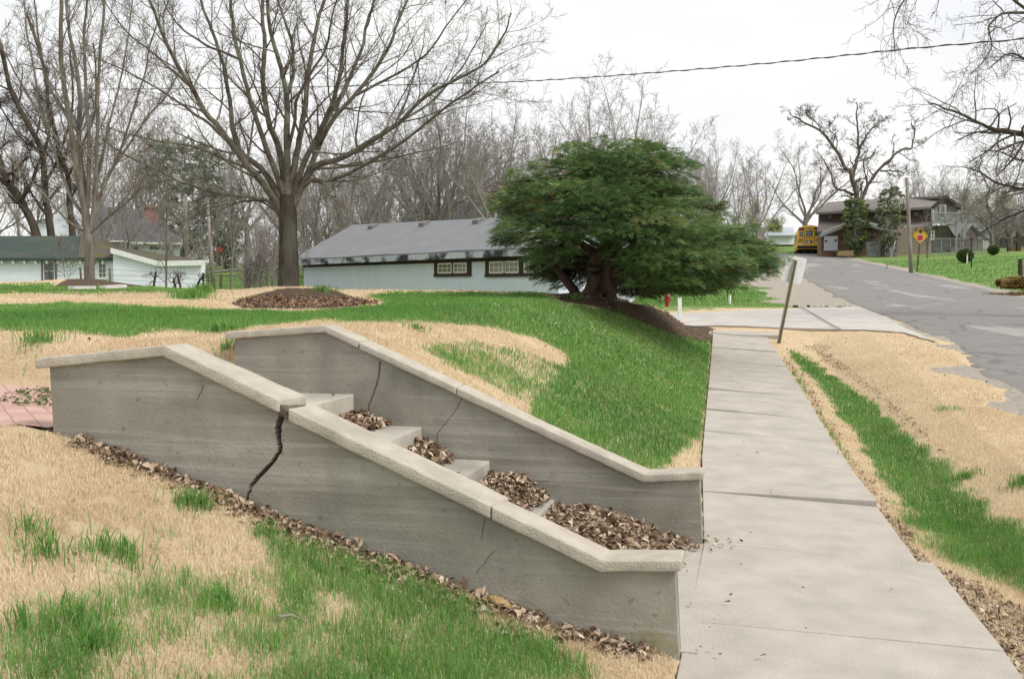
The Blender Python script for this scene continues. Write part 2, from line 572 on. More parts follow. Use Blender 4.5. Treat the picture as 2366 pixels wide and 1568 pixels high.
def green_at(x, y, z):
    g = survey(GREEN, x, y, z)
    n = fbm(x * .9, y * .9, 71, 4)
    px, py = proj(x, y, z)
    out = (px < -70) | (px > 2430) | (py > 1640) | (y < 1.5)
    g = np.where(out, sstep(.42, .6, n), g)
    # lawns farther off: across the road, behind the crest, up the hill
    far = (x > road_l(y) + ROAD_W) | (y > 33)
    g = np.where(far, 1.08 + .4 * (fbm(x * .25, y * .25, 77, 4) - .5), g)
    g = np.where((x > xl(y) - .02) & (x < xr(y) + .02) & (y < 23.8), 0, g)
    # broken up by tussocks
    tus = fbm(x * 4.2, y * 4.2, 81, 5)
    near = 1 - sstep(5.0, 9.0, y)
    return np.clip(g * 1.2 - .5 * (1 - g) * (1 - tus) - .1 + (tus - .52) * (.75 + .15 * near) * sstep(.05, .35, g), 0, 1)


def gravel_at(x, y):
    e = road_l(y) - x
    n = fbm(x * .6, y * .6, 91, 4)
    wdt = 3.2 * sstep(31, 35, y) + 2.0 * sstep(44, 52, y) * (1 - sstep(62, 75, y)) + .22
    g = (1 - sstep(wdt * .6, wdt, e + (n - .5) * 2.5)) * (e > -1)
    e2 = x - road_l(y) - ROAD_W
    g2 = (1 - sstep(.2, 1.0, e2 + (n - .5) * 1.2)) * (e2 > -1) * (y > 3) * .8
    g = g * np.where(y < 22, .75, 1)
    return np.clip(np.maximum(g, g2), 0, 1) * (y < 112)
# ------------------------------------------------------------------ ground sheet
NPR = np.random.default_rng(11)
random.seed(5)


def ground_material():
    m = bpy.data.materials.new("ground")
    m.use_nodes = True
    t = m.node_tree; N = t.nodes; L = t.links
    b = N['Principled BSDF']; b.inputs['Roughness'].default_value = 0.95; b.inputs['Specular IOR Level'].default_value = 0.1
    tcn = N.new('ShaderNodeTexCoord')

    def noise(scale, det=6, rough=.6, vec=None, dist=0.0):
        n = N.new('ShaderNodeTexNoise'); n.inputs['Scale'].default_value = scale; n.inputs['Detail'].default_value = det
        n.inputs['Roughness'].default_value = rough; n.inputs['Distortion'].default_value = dist
        L.new(vec or tcn.outputs['Object'], n.inputs['Vector'])
        return n.outputs['Fac']

    def ramp(f, stops):
        r = N.new('ShaderNodeValToRGB'); e = r.color_ramp.elements
        while len(e) < len(stops): e.new(.5)
        for i, (p, c) in enumerate(stops):
            e[i].position = p; e[i].color = (*c, 1)
        L.new(f, r.inputs['Fac']); return r.outputs['Color']

    def mix(f, a, c):
        q = N.new('ShaderNodeMix'); q.data_type = 'RGBA'
        L.new(f, q.inputs[0]); L.new(a, q.inputs[6]); L.new(c, q.inputs[7]); return q.outputs[2]

    def math_(op, a, v):
        q = N.new('ShaderNodeMath'); q.operation = op; q.use_clamp = True
        L.new(a, q.inputs[0])
        if isinstance(v, (int, float)): q.inputs[1].default_value = v
        else: L.new(v, q.inputs[1])
        return q.outputs[0]

    def attr(n):
        a = N.new('ShaderNodeAttribute'); a.attribute_name = n; return a.outputs['Fac']
    tan = ramp(noise(55, 8, .75), [(.28, (.41, .30, .175)), (.5, (.60, .47, .30)), (.72, (.70, .57, .395))])
    tan2 = ramp(noise(1.3, 5), [(.3, (.53, .40, .235)), (.7, (.68, .545, .375))])
    tanq = N.new('ShaderNodeMix'); tanq.data_type = 'RGBA'; tanq.inputs[0].default_value = .4
    L.new(tan, tanq.inputs[6]); L.new(tan2, tanq.inputs[7])
    tan = tanq.outputs[2]
    # worn, earthy places in the dormant turf
    wear = ramp(noise(2.6, 7, .7), [(.60, (0, 0, 0)), (.75, (.5, .5, .5))])
    tan = mix(wear, tan, ramp(noise(30, 6), [(.3, (.20, .13, .07)), (.7, (.40, .29, .17))]))
    gfine = ramp(noise(38, 8, .8), [(.3, (.09, .16, .035)), (.55, (.17, .26, .075)), (.75, (.33, .34, .15))])
    gbig = ramp(noise(.35, 5), [(.35, (.13, .25, .065)), (.68, (.27, .31, .13))])
    gq = N.new('ShaderNodeMix'); gq.data_type = 'RGBA'; gq.inputs[0].default_value = .35
    L.new(gfine, gq.inputs[6]); L.new(gbig, gq.inputs[7])
    green = gq.outputs[2]
    mul = ramp(noise(28, 8, .8), [(.3, (.045, .03, .02)), (.55, (.12, .085, .06)), (.75, (.23, .17, .125))])
    lea = ramp(noise(24, 8, .8), [(.3, (.10, .07, .045)), (.52, (.29, .21, .14)), (.72, (.46, .36, .26))])
    gra = ramp(noise(14, 9, .8), [(.3, (.17, .15, .125)), (.5, (.37, .33, .28)), (.7, (.54, .49, .425))])
    gn = math_('ADD', attr('green'), math_('MULTIPLY', math_('SUBTRACT', noise(16, 6, .7), .5), .6))
    sh = N.new('ShaderNodeMapRange'); sh.inputs['From Min'].default_value = .6; sh.inputs['From Max'].default_value = .92
    L.new(gn, sh.inputs['Value'])
    c = mix(sh.outputs['Result'], tan, green)

    def hard(n, sc):
        a = math_('ADD', attr(n), 0.0)
        q = N.new('ShaderNodeMath'); q.operation = 'ADD'; L.new(a, q.inputs[0])
        s2 = N.new('ShaderNodeMath'); s2.operation = 'MULTIPLY_ADD'; L.new(noise(sc, 6, .7), s2.inputs[0]); s2.inputs[1].default_value = .9; s2.inputs[2].default_value = -.45
        L.new(s2.outputs[0], q.inputs[1])
        r = N.new('ShaderNodeMapRange'); r.inputs['From Min'].default_value = .35; r.inputs['From Max'].default_value = .65
        L.new(q.outputs[0], r.inputs['Value']); return r.outputs['Result']
    c = mix(hard('leafy', 12), c, lea)
    c = mix(hard('mulch', 9), c, mul)
    c = mix(hard('gravel', 3), c, gra)
    L.new(c, b.inputs['Base Color'])
    bp = N.new('ShaderNodeBump'); bp.inputs['Strength'].default_value = .7; bp.inputs['Distance'].default_value = .03
    L.new(noise(45, 8, .8), bp.inputs['Height']); L.new(bp.outputs['Normal'], b.inputs['Normal'])
    return m


M_GROUND = ground_material()
dd = np.concatenate([np.linspace(-2.8, 2.6, 40), np.linspace(2.65, 9, 170), np.geomspace(9.06, 30, 190), np.geomspace(30.3, 140, 170), np.geomspace(143, 1500, 40)])
rr = np.concatenate([np.linspace(-1.6, -.62, 50), np.linspace(-.615, .615, 560), np.linspace(.62, 1.6, 50)])
GX = rr[None, :] * (dd[:, None] + 3.2); GY = np.repeat(dd[:, None], len(rr), 1)
GZ = H(GX, GY)
nr, ncol = GX.shape
idx = np.arange(nr * ncol).reshape(nr, ncol)
quads = np.stack([idx[:-1, :-1], idx[:-1, 1:], idx[1:, 1:], idx[1:, :-1]], -1).reshape(-1, 4)
gx, gy, gz = GX.ravel(), GY.ravel(), GZ.ravel()
GR_A = green_at(gx, gy, gz)
MU_A = survey(MULCH, gx, gy, gz, 0.0, 4)
MU_A = np.where(gy > 45, 0, MU_A)
LE_A = survey(LEAFY, gx, gy, gz, 0.0, 5) * (gy < 24)
GV_A = gravel_at(gx, gy)
ground = mesh_obj('ground', np.column_stack([gx, gy, gz]), [quads], M_GROUND, smooth=True,
                  attrs={'green': GR_A, 'mulch': MU_A, 'leafy': LE_A * .8, 'gravel': GV_A})
tag(ground, 'sloping lawn ground patched with green grass and tan dormant turf', kind='structure')

# ------------------------------------------------------------------ road, driveway, sidewalk


def asphalt_material():
    m = pmat('asphalt', (.245, .238, .228), (.20, .194, .187), scale=3, detail=8, rough=.9, bump=.5, bscale=90)
    t = m.node_tree; N = t.nodes; L = t.links; b = N['Principled BSDF']
    src = b.inputs['Base Color'].links[0].from_socket
    tcn = N.new('ShaderNodeTexCoord'); mp_ = N.new('ShaderNodeMapping')
    mp_.inputs['Rotation'].default_value = (0, 0, math.radians(12.5)); mp_.inputs['Scale'].default_value = (.55, .13, 1)
    L.new(tcn.outputs['Object'], mp_.inputs['Vector'])
    n = N.new('ShaderNodeTexNoise'); n.inputs['Scale'].default_value = 1.1; n.inputs['Detail'].default_value = 9; n.inputs['Roughness'].default_value = .62
    L.new(mp_.outputs['Vector'], n.inputs['Vector'])
    r = N.new('ShaderNodeMapRange'); r.inputs['From Min'].default_value = .56; r.inputs['From Max'].default_value = .62
    L.new(n.outputs['Fac'], r.inputs['Value'])
    sp = N.new('ShaderNodeTexNoise'); sp.inputs['Scale'].default_value = 60; sp.inputs['Detail'].default_value = 6
    L.new(tcn.outputs['Object'], sp.inputs['Vector'])
    q = N.new('ShaderNodeMix'); q.data_type = 'RGBA'; L.new(r.outputs['Result'], q.inputs[0]); L.new(src, q.inputs[6]); q.inputs[7].default_value = (.335, .32, .30, 1)
    q2 = N.new('ShaderNodeMix'); q2.data_type = 'RGBA'; q2.blend_type = 'OVERLAY'; q2.inputs[0].default_value = .5
    L.new(q.outputs[2], q2.inputs[6]); L.new(sp.outputs['Fac'], q2.inputs[7])
    # gravel dust thins the asphalt edge
    at = N.new('ShaderNodeAttribute'); at.attribute_name = 'edge'
    ad = N.new('ShaderNodeMath'); ad.operation = 'MULTIPLY_ADD'; L.new(n.outputs['Fac'], ad.inputs[0]); ad.inputs[1].default_value = .9; L.new(at.outputs['Fac'], ad.inputs[2])
    r2 = N.new('ShaderNodeMapRange'); r2.inputs['From Min'].default_value = .85; r2.inputs['From Max'].default_value = 1.25
    L.new(ad.outputs[0], r2.inputs['Value'])
    q3 = N.new('ShaderNodeMix'); q3.data_type = 'RGBA'; L.new(r2.outputs['Result'], q3.inputs[0]); L.new(q2.outputs[2], q3.inputs[6]); q3.inputs[7].default_value = (.25, .232, .205, 1)
    # cracks and tar seams
    nw_ = N.new('ShaderNodeTexNoise'); nw_.inputs['Scale'].default_value = 1.3; nw_.inputs['Detail'].default_value = 6
    L.new(tcn.outputs['Object'], nw_.inputs['Vector'])
    va = N.new('ShaderNodeVectorMath'); va.operation = 'MULTIPLY_ADD'; L.new(nw_.outputs['Color'], va.inputs[0]); va.inputs[1].default_value = (1.2, 1.2, 0); L.new(tcn.outputs['Object'], va.inputs[2])
    vo = N.new('ShaderNodeTexVoronoi'); vo.feature = 'DISTANCE_TO_EDGE'; vo.inputs['Scale'].default_value = .42
    L.new(va.outputs[0], vo.inputs['Vector'])
    rc = N.new('ShaderNodeMapRange'); rc.inputs['From Min'].default_value = .004; rc.inputs['From Max'].default_value = .018; rc.inputs['To Min'].default_value = .55; rc.inputs['To Max'].default_value = 0
    L.new(vo.outputs['Distance'], rc.inputs['Value'])
    q4 = N.new('ShaderNodeMix'); q4.data_type = 'RGBA'; L.new(rc.outputs['Result'], q4.inputs[0]); L.new(q3.outputs[2], q4.inputs[6]); q4.inputs[7].default_value = (.10, .095, .09, 1)
    L.new(q4.outputs[2], b.inputs['Base Color'])
    return m


M_ASPH = asphalt_material()
ry_ = np.concatenate([np.arange(-6, 40, .35), np.geomspace(40, 111.5, 90)])
ct = np.array([0, .015, .05, .1, .2, .35, .5, .65, .8, .9, .95, .985, 1.0])
vx, vy, vz, ve = [], [], [], []
for y in ry_:
    a = road_l(y) + .35 * (fbm(np.array([y * .8]), np.array([3.0]), 3, 2)[0] - .5)
    b = road_l(y) + ROAD_W + .4 * (fbm(np.array([y * .6]), np.array([9.0]), 4, 4)[0] - .5)
    for c in ct:
        vx.append(a + (b - a) * c); vy.append(y)
        vz.append(zs(y) + .03 + .07 * (1 - (2 * c - 1) ** 2) - (.07 if c in (0, 1) else 0))
        ve.append(1 - min(c, 1 - c) * 9)
k = len(ct)
ii = np.arange(len(vx)).reshape(-1, k)
q = np.stack([ii[:-1, :-1], ii[:-1, 1:], ii[1:, 1:], ii[1:, :-1]], -1).reshape(-1, 4)
road = tag(mesh_obj('road', np.column_stack([vx, vy, vz]), [q], M_ASPH, smooth=True, attrs={'edge': np.clip(ve, 0, 1)}),
           'worn grey asphalt road climbing the hill', kind='structure')

M_CONC = pmat('pale_concrete', (.485, .445, .39), (.375, .345, .30), scale=3.2, detail=10, rough=.9, bump=.4, bscale=120, lo=.3, hi=.66,
              c3=(.33, .305, .265), scale3=1.1, lo3=.6, hi3=.9)
M_DRIVE = pmat('drive_concrete', (.53, .50, .46), (.43, .405, .375), scale=1.6, detail=9, rough=.9, bump=.25, bscale=90, c3=(.42, .40, .37), scale3=.5, lo3=.56, hi3=.75)

# concrete driveway running down to the left from the road
drive_edge_n = [(1560, 757), (1660, 752), (1780, 757), (1960, 762), (2075, 776), (2160, 797)]
drive_edge_f = [(1560, 724), (1640, 721), (1760, 715), (1900, 710), (1985, 708), (2055, 735)]


def on_zs(px, py):
    """sight line meets the street slope"""
    lo, hi = 5.0, 90.0
    for _ in range(50):
        m = (lo + hi) / 2
        p = P(px, py, m)
        if p[2] > zs(m) + .03: lo = m
        else: hi = m
    return p


mbv, mbf = [], []
en = [on_zs(*p) for p in drive_edge_n]; ef = [on_zs(*p) for p in drive_edge_f]
e0n = en[0] + (en[0] - en[1]) / np.linalg.norm(en[0] - en[1]) * 6; e0f = ef[0] + (ef[0] - ef[1]) / np.linalg.norm(ef[0] - ef[1]) * 6
for e in (e0n, e0f):
    e[2] = H(np.array([e[0]]), np.array([e[1]]))[0] + .04
en = [e0n] + en; ef = [e0f] + ef


def dens(pl, n):
    pl = np.array(pl); tt = np.linspace(0, len(pl) - 1, n)
    return np.column_stack([np.interp(tt, np.arange(len(pl)), pl[:, i]) for i in range(3)])


dn, df = dens(en, 48), dens(ef, 48)
tt = np.linspace(0, 1, 14)
DV = (dn[:, None, :] * (1 - tt)[None, :, None] + df[:, None, :] * tt[None, :, None])
DV[..., 2] = np.maximum(np.maximum(H(DV[..., 0], DV[..., 1]), zs(DV[..., 1])) + .035, DV[..., 2])
ii = np.arange(48 * 14).reshape(48, 14)
sk = np.concatenate([ii[:, 0], ii[-1, 1:], ii[::-1, -1][1:], ii[0, ::-1][1:]])
q = np.stack([ii[:-1, :-1], ii[1:, :-1], ii[1:, 1:], ii[:-1, 1:]], -1).reshape(-1, 4)
nb = 48 * 14
lowv = DV.reshape(-1, 3)[sk] - [0, 0, .35]
skq = np.stack([sk[:-1], sk[1:], nb + np.arange(1, len(sk)), nb + np.arange(len(sk) - 1)], -1)
tag(mesh_obj('driveway', np.concatenate([DV.reshape(-1, 3), lowv]), [q, skq], M_DRIVE, smooth=True), 'pale concrete driveway meeting the road', kind='structure')

m_ = MB()
for pl in ([(1942, 765), (1915, 750), (1890, 735), (1868, 722), (1850, 712)],):
    c_ = [on_zs(*p) + [0, 0, .045] for p in pl]
    for a, b in zip(c_[:-1], c_[1:]): m_.bar(a, b, .016, .02)
tag(m_.build('driveway_joint', pmat('joint_dirt_pale', (.24, .22, .19), (.17, .155, .13), scale=6)), 'dark joint lines crossing the driveway', kind='structure')

# sidewalk: separate slabs heaved by frost and roots, small steps at the joints
joints = [-6.5, -5.0, -3.5, -2.0, -.5, 1.2, 2.9, 4.5, 5.95, 7.42, 8.75, 10.1, 11.5, 13.25, 14.35, 15.5, 16.7, 17.85, 19.1, 20.2, 21.3, 22.4, 23.5]
mb = MB()
rs = random.Random(4)
GAP = .012
lips = {7.42: (.004, .042), 10.1: (.006, 0), 11.5: (.022, -.004), 13.25: (.02, .0), 16.7: (.0, .012), 19.1: (.012, .016), 22.4: (.02, .02)}
prev = (0, 0)
for a, b in zip(joints[:-1], joints[1:]):
    la, lb = a + .3, b + .3
    wide = .09 if b <= 5.96 else 0
    lip = lips.get(a, (rs.uniform(-.002, .004), rs.uniform(-.002, .004)))
    dl, dr = lip
    cl = lambda y: .022 * float(sstep(6.6, 9, y))
    crr = -.04
    GAP = .014 if a in lips else .004
    pts = [(xl(la + GAP), la + GAP, zs(la) + cl(la) + dl), (xr(a + GAP) + wide, a + GAP, zs(a) + crr + dr), (xr(b) + wide, b, zs(b) + crr), (xl(lb), lb, zs(lb) + cl(lb))]
    bot = [(p[0], p[1], p[2] - .12) for p in pts]
    mb.hexa(bot + pts)
side_o = mb.build('sidewalk', M_CONC, bevel=.006)
tag(side_o, 'concrete sidewalk of heaved slabs', kind='structure')
mb = MB()
e = [on_zs(1638, 771), on_zs(1760, 772), on_zs(1800, 773), on_zs(1790, 765), on_zs(1700, 762), on_zs(1632, 763)]
e = [(p[0], p[1], zs(p[1]) + .012) for p in e]
mb.prism(e, (0, 0, -.4))
tag(mb.build('sidewalk', M_CONC, bevel=.006), 'short concrete slab crossing the end of the sidewalk', kind='structure')
mb = MB()
dirt = pmat('joint_dirt', (.07, .055, .04), (.03, .025, .02), scale=20)
for i, y in enumerate(np.arange(-6, 23.4, .9)):
    y2 = min(y + .9, 23.4)
    mb.add([(xl(y) + .01, y, zs(y) - .055), (xr(y) - .01, y, zs(y) - .075), (xr(y2) - .01, y2, zs(y2) - .075), (xl(y2) + .01, y2, zs(y2) - .055)], [(0, 1, 2, 3)])
tag(mb.build('sidewalk_bed', dirt), 'dark earth in the sidewalk joints', kind='structure')

# ------------------------------------------------------------------ stair walls


def onwall(px, py, q):
    """(L, z) where the sight line meets the plane of a stair wall"""
    X, Y = (px - CX) / FPX, (CY - py) / FPX
    ry, rz = CP + Y * SP, -SP + Y * CP
    den = X * QD[0] + ry * QD[1]
    s = (q + N0[0] * QD[0] + N0[1] * QD[1]) / den
    x, y = X * s, ry * s
    L = (x - N0[0]) * WD[0] + (y - N0[1]) * WD[1]
    return L, CAMZ + rz * s


def wall_concrete(name, c1, c2, c3):
    m = pmat(name, c1, c2, scale=2.6, detail=10, rough=.92, bump=.2, bscale=60, lo=.28, hi=.7, c3=c3, scale3=.8, lo3=.5, hi3=.75)
    t = m.node_tree; N = t.nodes; L = t.links; b = N['Principled BSDF']
    src = b.inputs['Base Color'].links[0].from_socket
    tcn = N.new('ShaderNodeTexCoord')

    def streak(scale, st, lo, hi, col, amt):
        nonlocal src
        mp_ = N.new('ShaderNodeMapping'); mp_.inputs['Scale'].default_value = st
        L.new(tcn.outputs['Object'], mp_.inputs['Vector'])
        n = N.new('ShaderNodeTexNoise'); n.inputs['Scale'].default_value = scale; n.inputs['Detail'].default_value = 8; n.inputs['Roughness'].default_value = .65
        L.new(mp_.outputs['Vector'], n.inputs['Vector'])
        r = N.new('ShaderNodeMapRange'); r.inputs['From Min'].default_value = lo; r.inputs['From Max'].default_value = hi; r.inputs['To Max'].default_value = amt
        L.new(n.outputs['Fac'], r.inputs['Value'])
        q = N.new('ShaderNodeMix'); q.data_type = 'RGBA'
        L.new(r.outputs['Result'], q.inputs[0]); L.new(src, q.inputs[6]); q.inputs[7].default_value = (*col, 1)
        src = q.outputs[2]
    streak(1.5, (.35, .35, 11), .52, .66, (.48, .465, .42), .45)      # pale horizontal form board marks
    streak(1.2, (.5, .5, 15), .54, .66, (.17, .155, .13), .42)       # dark board marks
    streak(2.2, (1, 1, .6), .54, .72, (.19, .175, .15), .6)
    streak(26, (1, 1, 1), .60, .70, (.15, .135, .11), .7)             # pores and grit
    # mossy ochre bloom low on the wall
    sep = N.new('ShaderNodeSeparateXYZ'); L.new(tcn.outputs['Object'], sep.inputs[0])
    rz_ = N.new('ShaderNodeMapRange'); rz_.inputs['From Min'].default_value = .22; rz_.inputs['From Max'].default_value = .05
    L.new(sep.outputs['Z'], rz_.inputs['Value'])
    n = N.new('ShaderNodeTexNoise'); n.inputs['Scale'].default_value = 7; n.inputs['Detail'].default_value = 6
    L.new(tcn.outputs['Object'], n.inputs['Vector'])
    rn = N.new('ShaderNodeMapRange'); rn.inputs['From Min'].default_value = .5; rn.inputs['From Max'].default_value = .66; rn.inputs['To Max'].default_value = .6
    L.new(n.outputs['Fac'], rn.inputs['Value'])
    mu = N.new('ShaderNodeMath'); mu.operation = 'MULTIPLY'; L.new(rz_.outputs['Result'], mu.inputs[0]); L.new(rn.outputs['Result'], mu.inputs[1])
    q = N.new('ShaderNodeMix'); q.data_type = 'RGBA'; L.new(mu.outputs[0], q.inputs[0]); L.new(src, q.inputs[6]); q.inputs[7].default_value = (.26, .21, .06, 1)
    L.new(q.outputs[2], b.inputs['Base Color'])
    return m


M_WALL = wall_concrete('wall_concrete', (.345, .328, .275), (.205, .194, .16), (.245, .237, .21))
M_COPE = pmat('coping_concrete', (.50, .455, .38), (.375, .34, .28), scale=9, detail=10, rough=.95, bump=.5, bscale=110, lo=.25, hi=.62, c3=(.33, .30, .25), scale3=2.5, lo3=.56, hi3=.75)
M_CRACK = pmat('crack_dirt', (.12, .098, .075), (.05, .04, .03), scale=14, rough=1.0)
M_BROKEN = pmat('broken_concrete', (.20, .165, .125), (.09, .07, .05), scale=30, detail=9, rough=1.0, bump=1.0, bscale=80)
M_STEP = pmat('step_concrete', (.50, .465, .40), (.36, .335, .285), scale=3.5, detail=9, rough=.92, bump=.4, bscale=90, c3=(.30, .28, .24), scale3=1.6, lo3=.52, hi3=.75)


def z6(x, y): return ((600 + x / 2.9575) * .9464, (880 + y / 2.9575) * .9464)


def z5w(x, y): return (x / 3.38 * .9464, (800 + y / 3.38) * .9464)


def pl3(lz, q): return [SW(L, q, z) for L, z in lz]


def rough_edges(o, amp, seed, cut=.05):
    """real chipped, uneven concrete: subdivide and push the skin about"""
    me = o.data; bm = bmesh.new(); bm.from_mesh(me)
    for _ in range(6):
        es = [e for e in bm.edges if e.calc_length() > cut]
        if not es: break
        bmesh.ops.subdivide_edges(bm, edges=es, cuts=1, use_grid_fill=True)
    bmesh.ops.triangulate(bm, faces=[f for f in bm.faces if len(f.verts) > 4])
    bm.normal_update()
    co = np.array([v.co[:] for v in bm.verts]); no = np.array([v.normal[:] for v in bm.verts])
    n = (fbm(co[:, 0] * 14 + co[:, 2] * 9, co[:, 1] * 14 - co[:, 2] * 11, seed, 3) - .5) + .5 * (fbm(co[:, 0] * 45 + co[:, 2] * 31, co[:, 1] * 41 + co[:, 2] * 37, seed + 5, 2) - .5)
    co = co + no * (n * amp)[:, None]
    for v, c in zip(bm.verts, co):
        v.co = c
    bm.to_mesh(me); bm.free()
    for p in me.polygons: p.use_smooth = True
    return o


# near wall -------------------------------------------------------
nw = thing('stair_wall', 'broken concrete stair wall nearest the viewer, split by a wide crack', 'retaining wall', SW(1.6, .07, 0), group='concrete walls flanking the steps')
top_n = [(-.005, .433), (.333, .411), (2.487, 1.314), (3.225, 1.237)]
bot_n = [(-.005, .385), (.350, .357), (2.50, 1.259), (3.225, 1.186)]
body_top = [(.028, .395), (.350, .37), (2.50, 1.27), (3.165, 1.20)]
crk = [z6(268, 395), z6(238, 450), z6(233, 520), z6(245, 600), z6(252, 635), z6(215, 705), z6(150, 780), z6(95, 835), z6(50, 890), z6(15, 960)]
crk = [onwall(px, py, 0) for px, py in crk]
crk = [(crk[0][0] - .005, 1.02)] + crk + [(crk[-1][0] + .06, .35)]
_t = np.linspace(0, len(crk) - 1, 44); _j = random.Random(17)
crk = [(float(np.interp(t, range(len(crk)), [c[0] for c in crk])) + _j.uniform(-.003, .003) * (0 < i < 43), float(np.interp(t, range(len(crk)), [c[1] for c in crk]))) for i, t in enumerate(_t)]
wid = np.interp(np.linspace(0, 1, len(crk)), [0, .15, .45, .7, .88, 1], [.020, .019, .012, .015, .011, .004])
jit = random.Random(3)
cl_ = [(L + w_ + jit.uniform(-.002, .003), z) for (L, z), w_ in zip(crk, wid)]        # up-slope lip
cr_ = [(L - w_ + jit.uniform(-.003, .002), z) for (L, z), w_ in zip(crk, wid)]


def line_at(poly, L):
    return np.interp(L, [p[0] for p in poly], [p[1] for p in poly])


low = -.12
cl_[0] = (cl_[0][0], line_at(body_top, cl_[0][0])); cr_[0] = (cr_[0][0], line_at(body_top, cr_[0][0]))
right_poly = [(.0, low), (.028, .395), (.350, .37)] + cr_ + [(1.9, low)]
left_poly = list(reversed(cl_)) + [(2.50, 1.292), (3.165, 1.222), (3.135, .5), (cl_[-1][0] + .02, .3)]
for poly, nm in ((right_poly, 'wall_body'), (left_poly, 'wall_body')):
    MB().prism(pl3(poly, 0.0), np.array((QD[0], QD[1], 0)) * .05).build(nm, M_WALL, nw)
core = [(.002, low), (.03, .392), (.350, .365), (2.49, 1.26), (3.155, 1.19), (3.13, .4), (1.9, low)]
MB().prism(pl3(core, .051), np.array((QD[0], QD[1], 0)) * .099).build('wall_core', M_WALL, nw)
ribbon = [(L + .035, z) for L, z in crk] + [(L - .035, z) for L, z in reversed(crk)]
MB().prism(pl3([(L, min(z, line_at(body_top, L) - .012)) for L, z in ribbon], .044), np.array((QD[0], QD[1], 0)) * .012).build('crack', M_CRACK, nw)
backp = [(.001, low), (.028, .395), (.350, .37), (2.50, 1.27), (3.165, 1.20), (3.135, .4), (1.9, low)]
MB().prism(pl3(backp, .128), np.array((QD[0], QD[1], 0)) * .025).build('wall_back', M_WALL, nw)


def coping(parent, top, bot, q0, q1, La, Lb, dz=0.0, seed=1, skew=0.0):
    ts = sorted({La, Lb} | {p[0] for p in top if La < p[0] < Lb} | {p[0] for p in bot if La < p[0] < Lb})
    up = [(L, line_at(top, L) + dz) for L, z in [(t, 0) for t in ts]]
    dn_ = [(L, line_at(bot, L) + dz) for L in ts]
    mb = MB()
    n = len(ts)
    for qq in (q0, q1):
        k = skew if qq == q1 else 0
        mb.v += [tuple(SW(L + (k if i in (0, n - 1) and 0 < L < 3.1 else 0), qq, z)) for i, (L, z) in enumerate(up)]
        mb.v += [tuple(SW(L + (k if i in (0, n - 1) and 0 < L < 3.1 else 0), qq, z)) for i, (L, z) in enumerate(dn_)]
    for i in range(n - 1):
        mb.f += [(i, i + 1, 2 * n + i + 1, 2 * n + i), (n + i, 3 * n + i, 3 * n + i + 1, n + i + 1), (i, n + i, n + i + 1, i + 1), (2 * n + i, 2 * n + i + 1, 3 * n + i + 1, 3 * n + i)]
    mb.f += [(0, 2 * n, 3 * n, n), (n - 1, 2 * n - 1, 4 * n - 1, 3 * n - 1)]
    o = mb.build('coping', M_COPE, parent, bevel=.008)
    return rough_edges(o, .008, seed, .045)


coping(nw, top_n, bot_n, -.03, .172, -.005, .845, 0, 1)
coping(nw, top_n, bot_n, -.03, .172, .852, 1.838, 0.0, 2, -.04)
coping(nw, top_n, bot_n, -.035, .17, 1.888, 3.225, .018, 3, -.05)


m_ = MB(); ua, ub = 1.832, 1.895
m_.hexa([SW(ub, -.018, line_at(bot_n, ub) + .005), SW(ua, -.018, line_at(bot_n, ua) + .005), SW(ua - .05, .16, line_at(bot_n, ua) - .015), SW(ub - .05, .16, line_at(bot_n, ub) - .015),
         SW(ub, -.018, line_at(top_n, ub) - .008), SW(ua, -.018, line_at(top_n, ua) - .014), SW(ua - .05, .16, line_at(top_n, ua) - .034), SW(ub - .05, .16, line_at(top_n, ub) - .028)])
rough_edges(m_.build('broken_face', M_BROKEN, nw), .022, 9, .02)


def hairline(parent, pts, q, w0, w1, prot=.0025):
    """fine crack: a dirt filled seam a couple of millimetres proud"""
    lz = [onwall(px, py, q) for px, py in pts]
    rj = random.Random(len(pts))
    fine = []
    for (a, b) in zip(lz[:-1], lz[1:]):
        for t in (0, .33, .66):
            fine.append((a[0] + (b[0] - a[0]) * t + rj.uniform(-.004, .004), a[1] + (b[1] - a[1]) * t))
    fine.append(lz[-1])
    n = len(fine); mb = MB()
    for i, (L, z) in enumerate(fine):
        ww = (w0 + (w1 - w0) * i / (n - 1)) * rj.uniform(.7, 1.3)
        for qq in (q - prot, q + .01):
            mb.v += [tuple(SW(L - ww / 2, qq, z)), tuple(SW(L + ww / 2, qq, z))]
    for i in range(n - 1):
        a = 4 * i; b = a + 4
        mb.f += [(a, a + 1, b + 1, b), (a, b, b + 2, a + 2), (a + 1, a + 3, b + 3, b + 1)]
    return mb.build('crack', M_CRACK, parent)


hairline(nw, [z6(1725, 1140), z6(1715, 1200), z6(1700, 1290)], 0, .0025, .001)
hairline(nw, [z6(1790, 1370), z6(1740, 1430), z6(1690, 1500), z6(1670, 1538)], 0, .003, .001)
hairline(nw, [z5w(1680, 470), z5w(1655, 540), z5w(1625, 590)], 0, .002, .001)

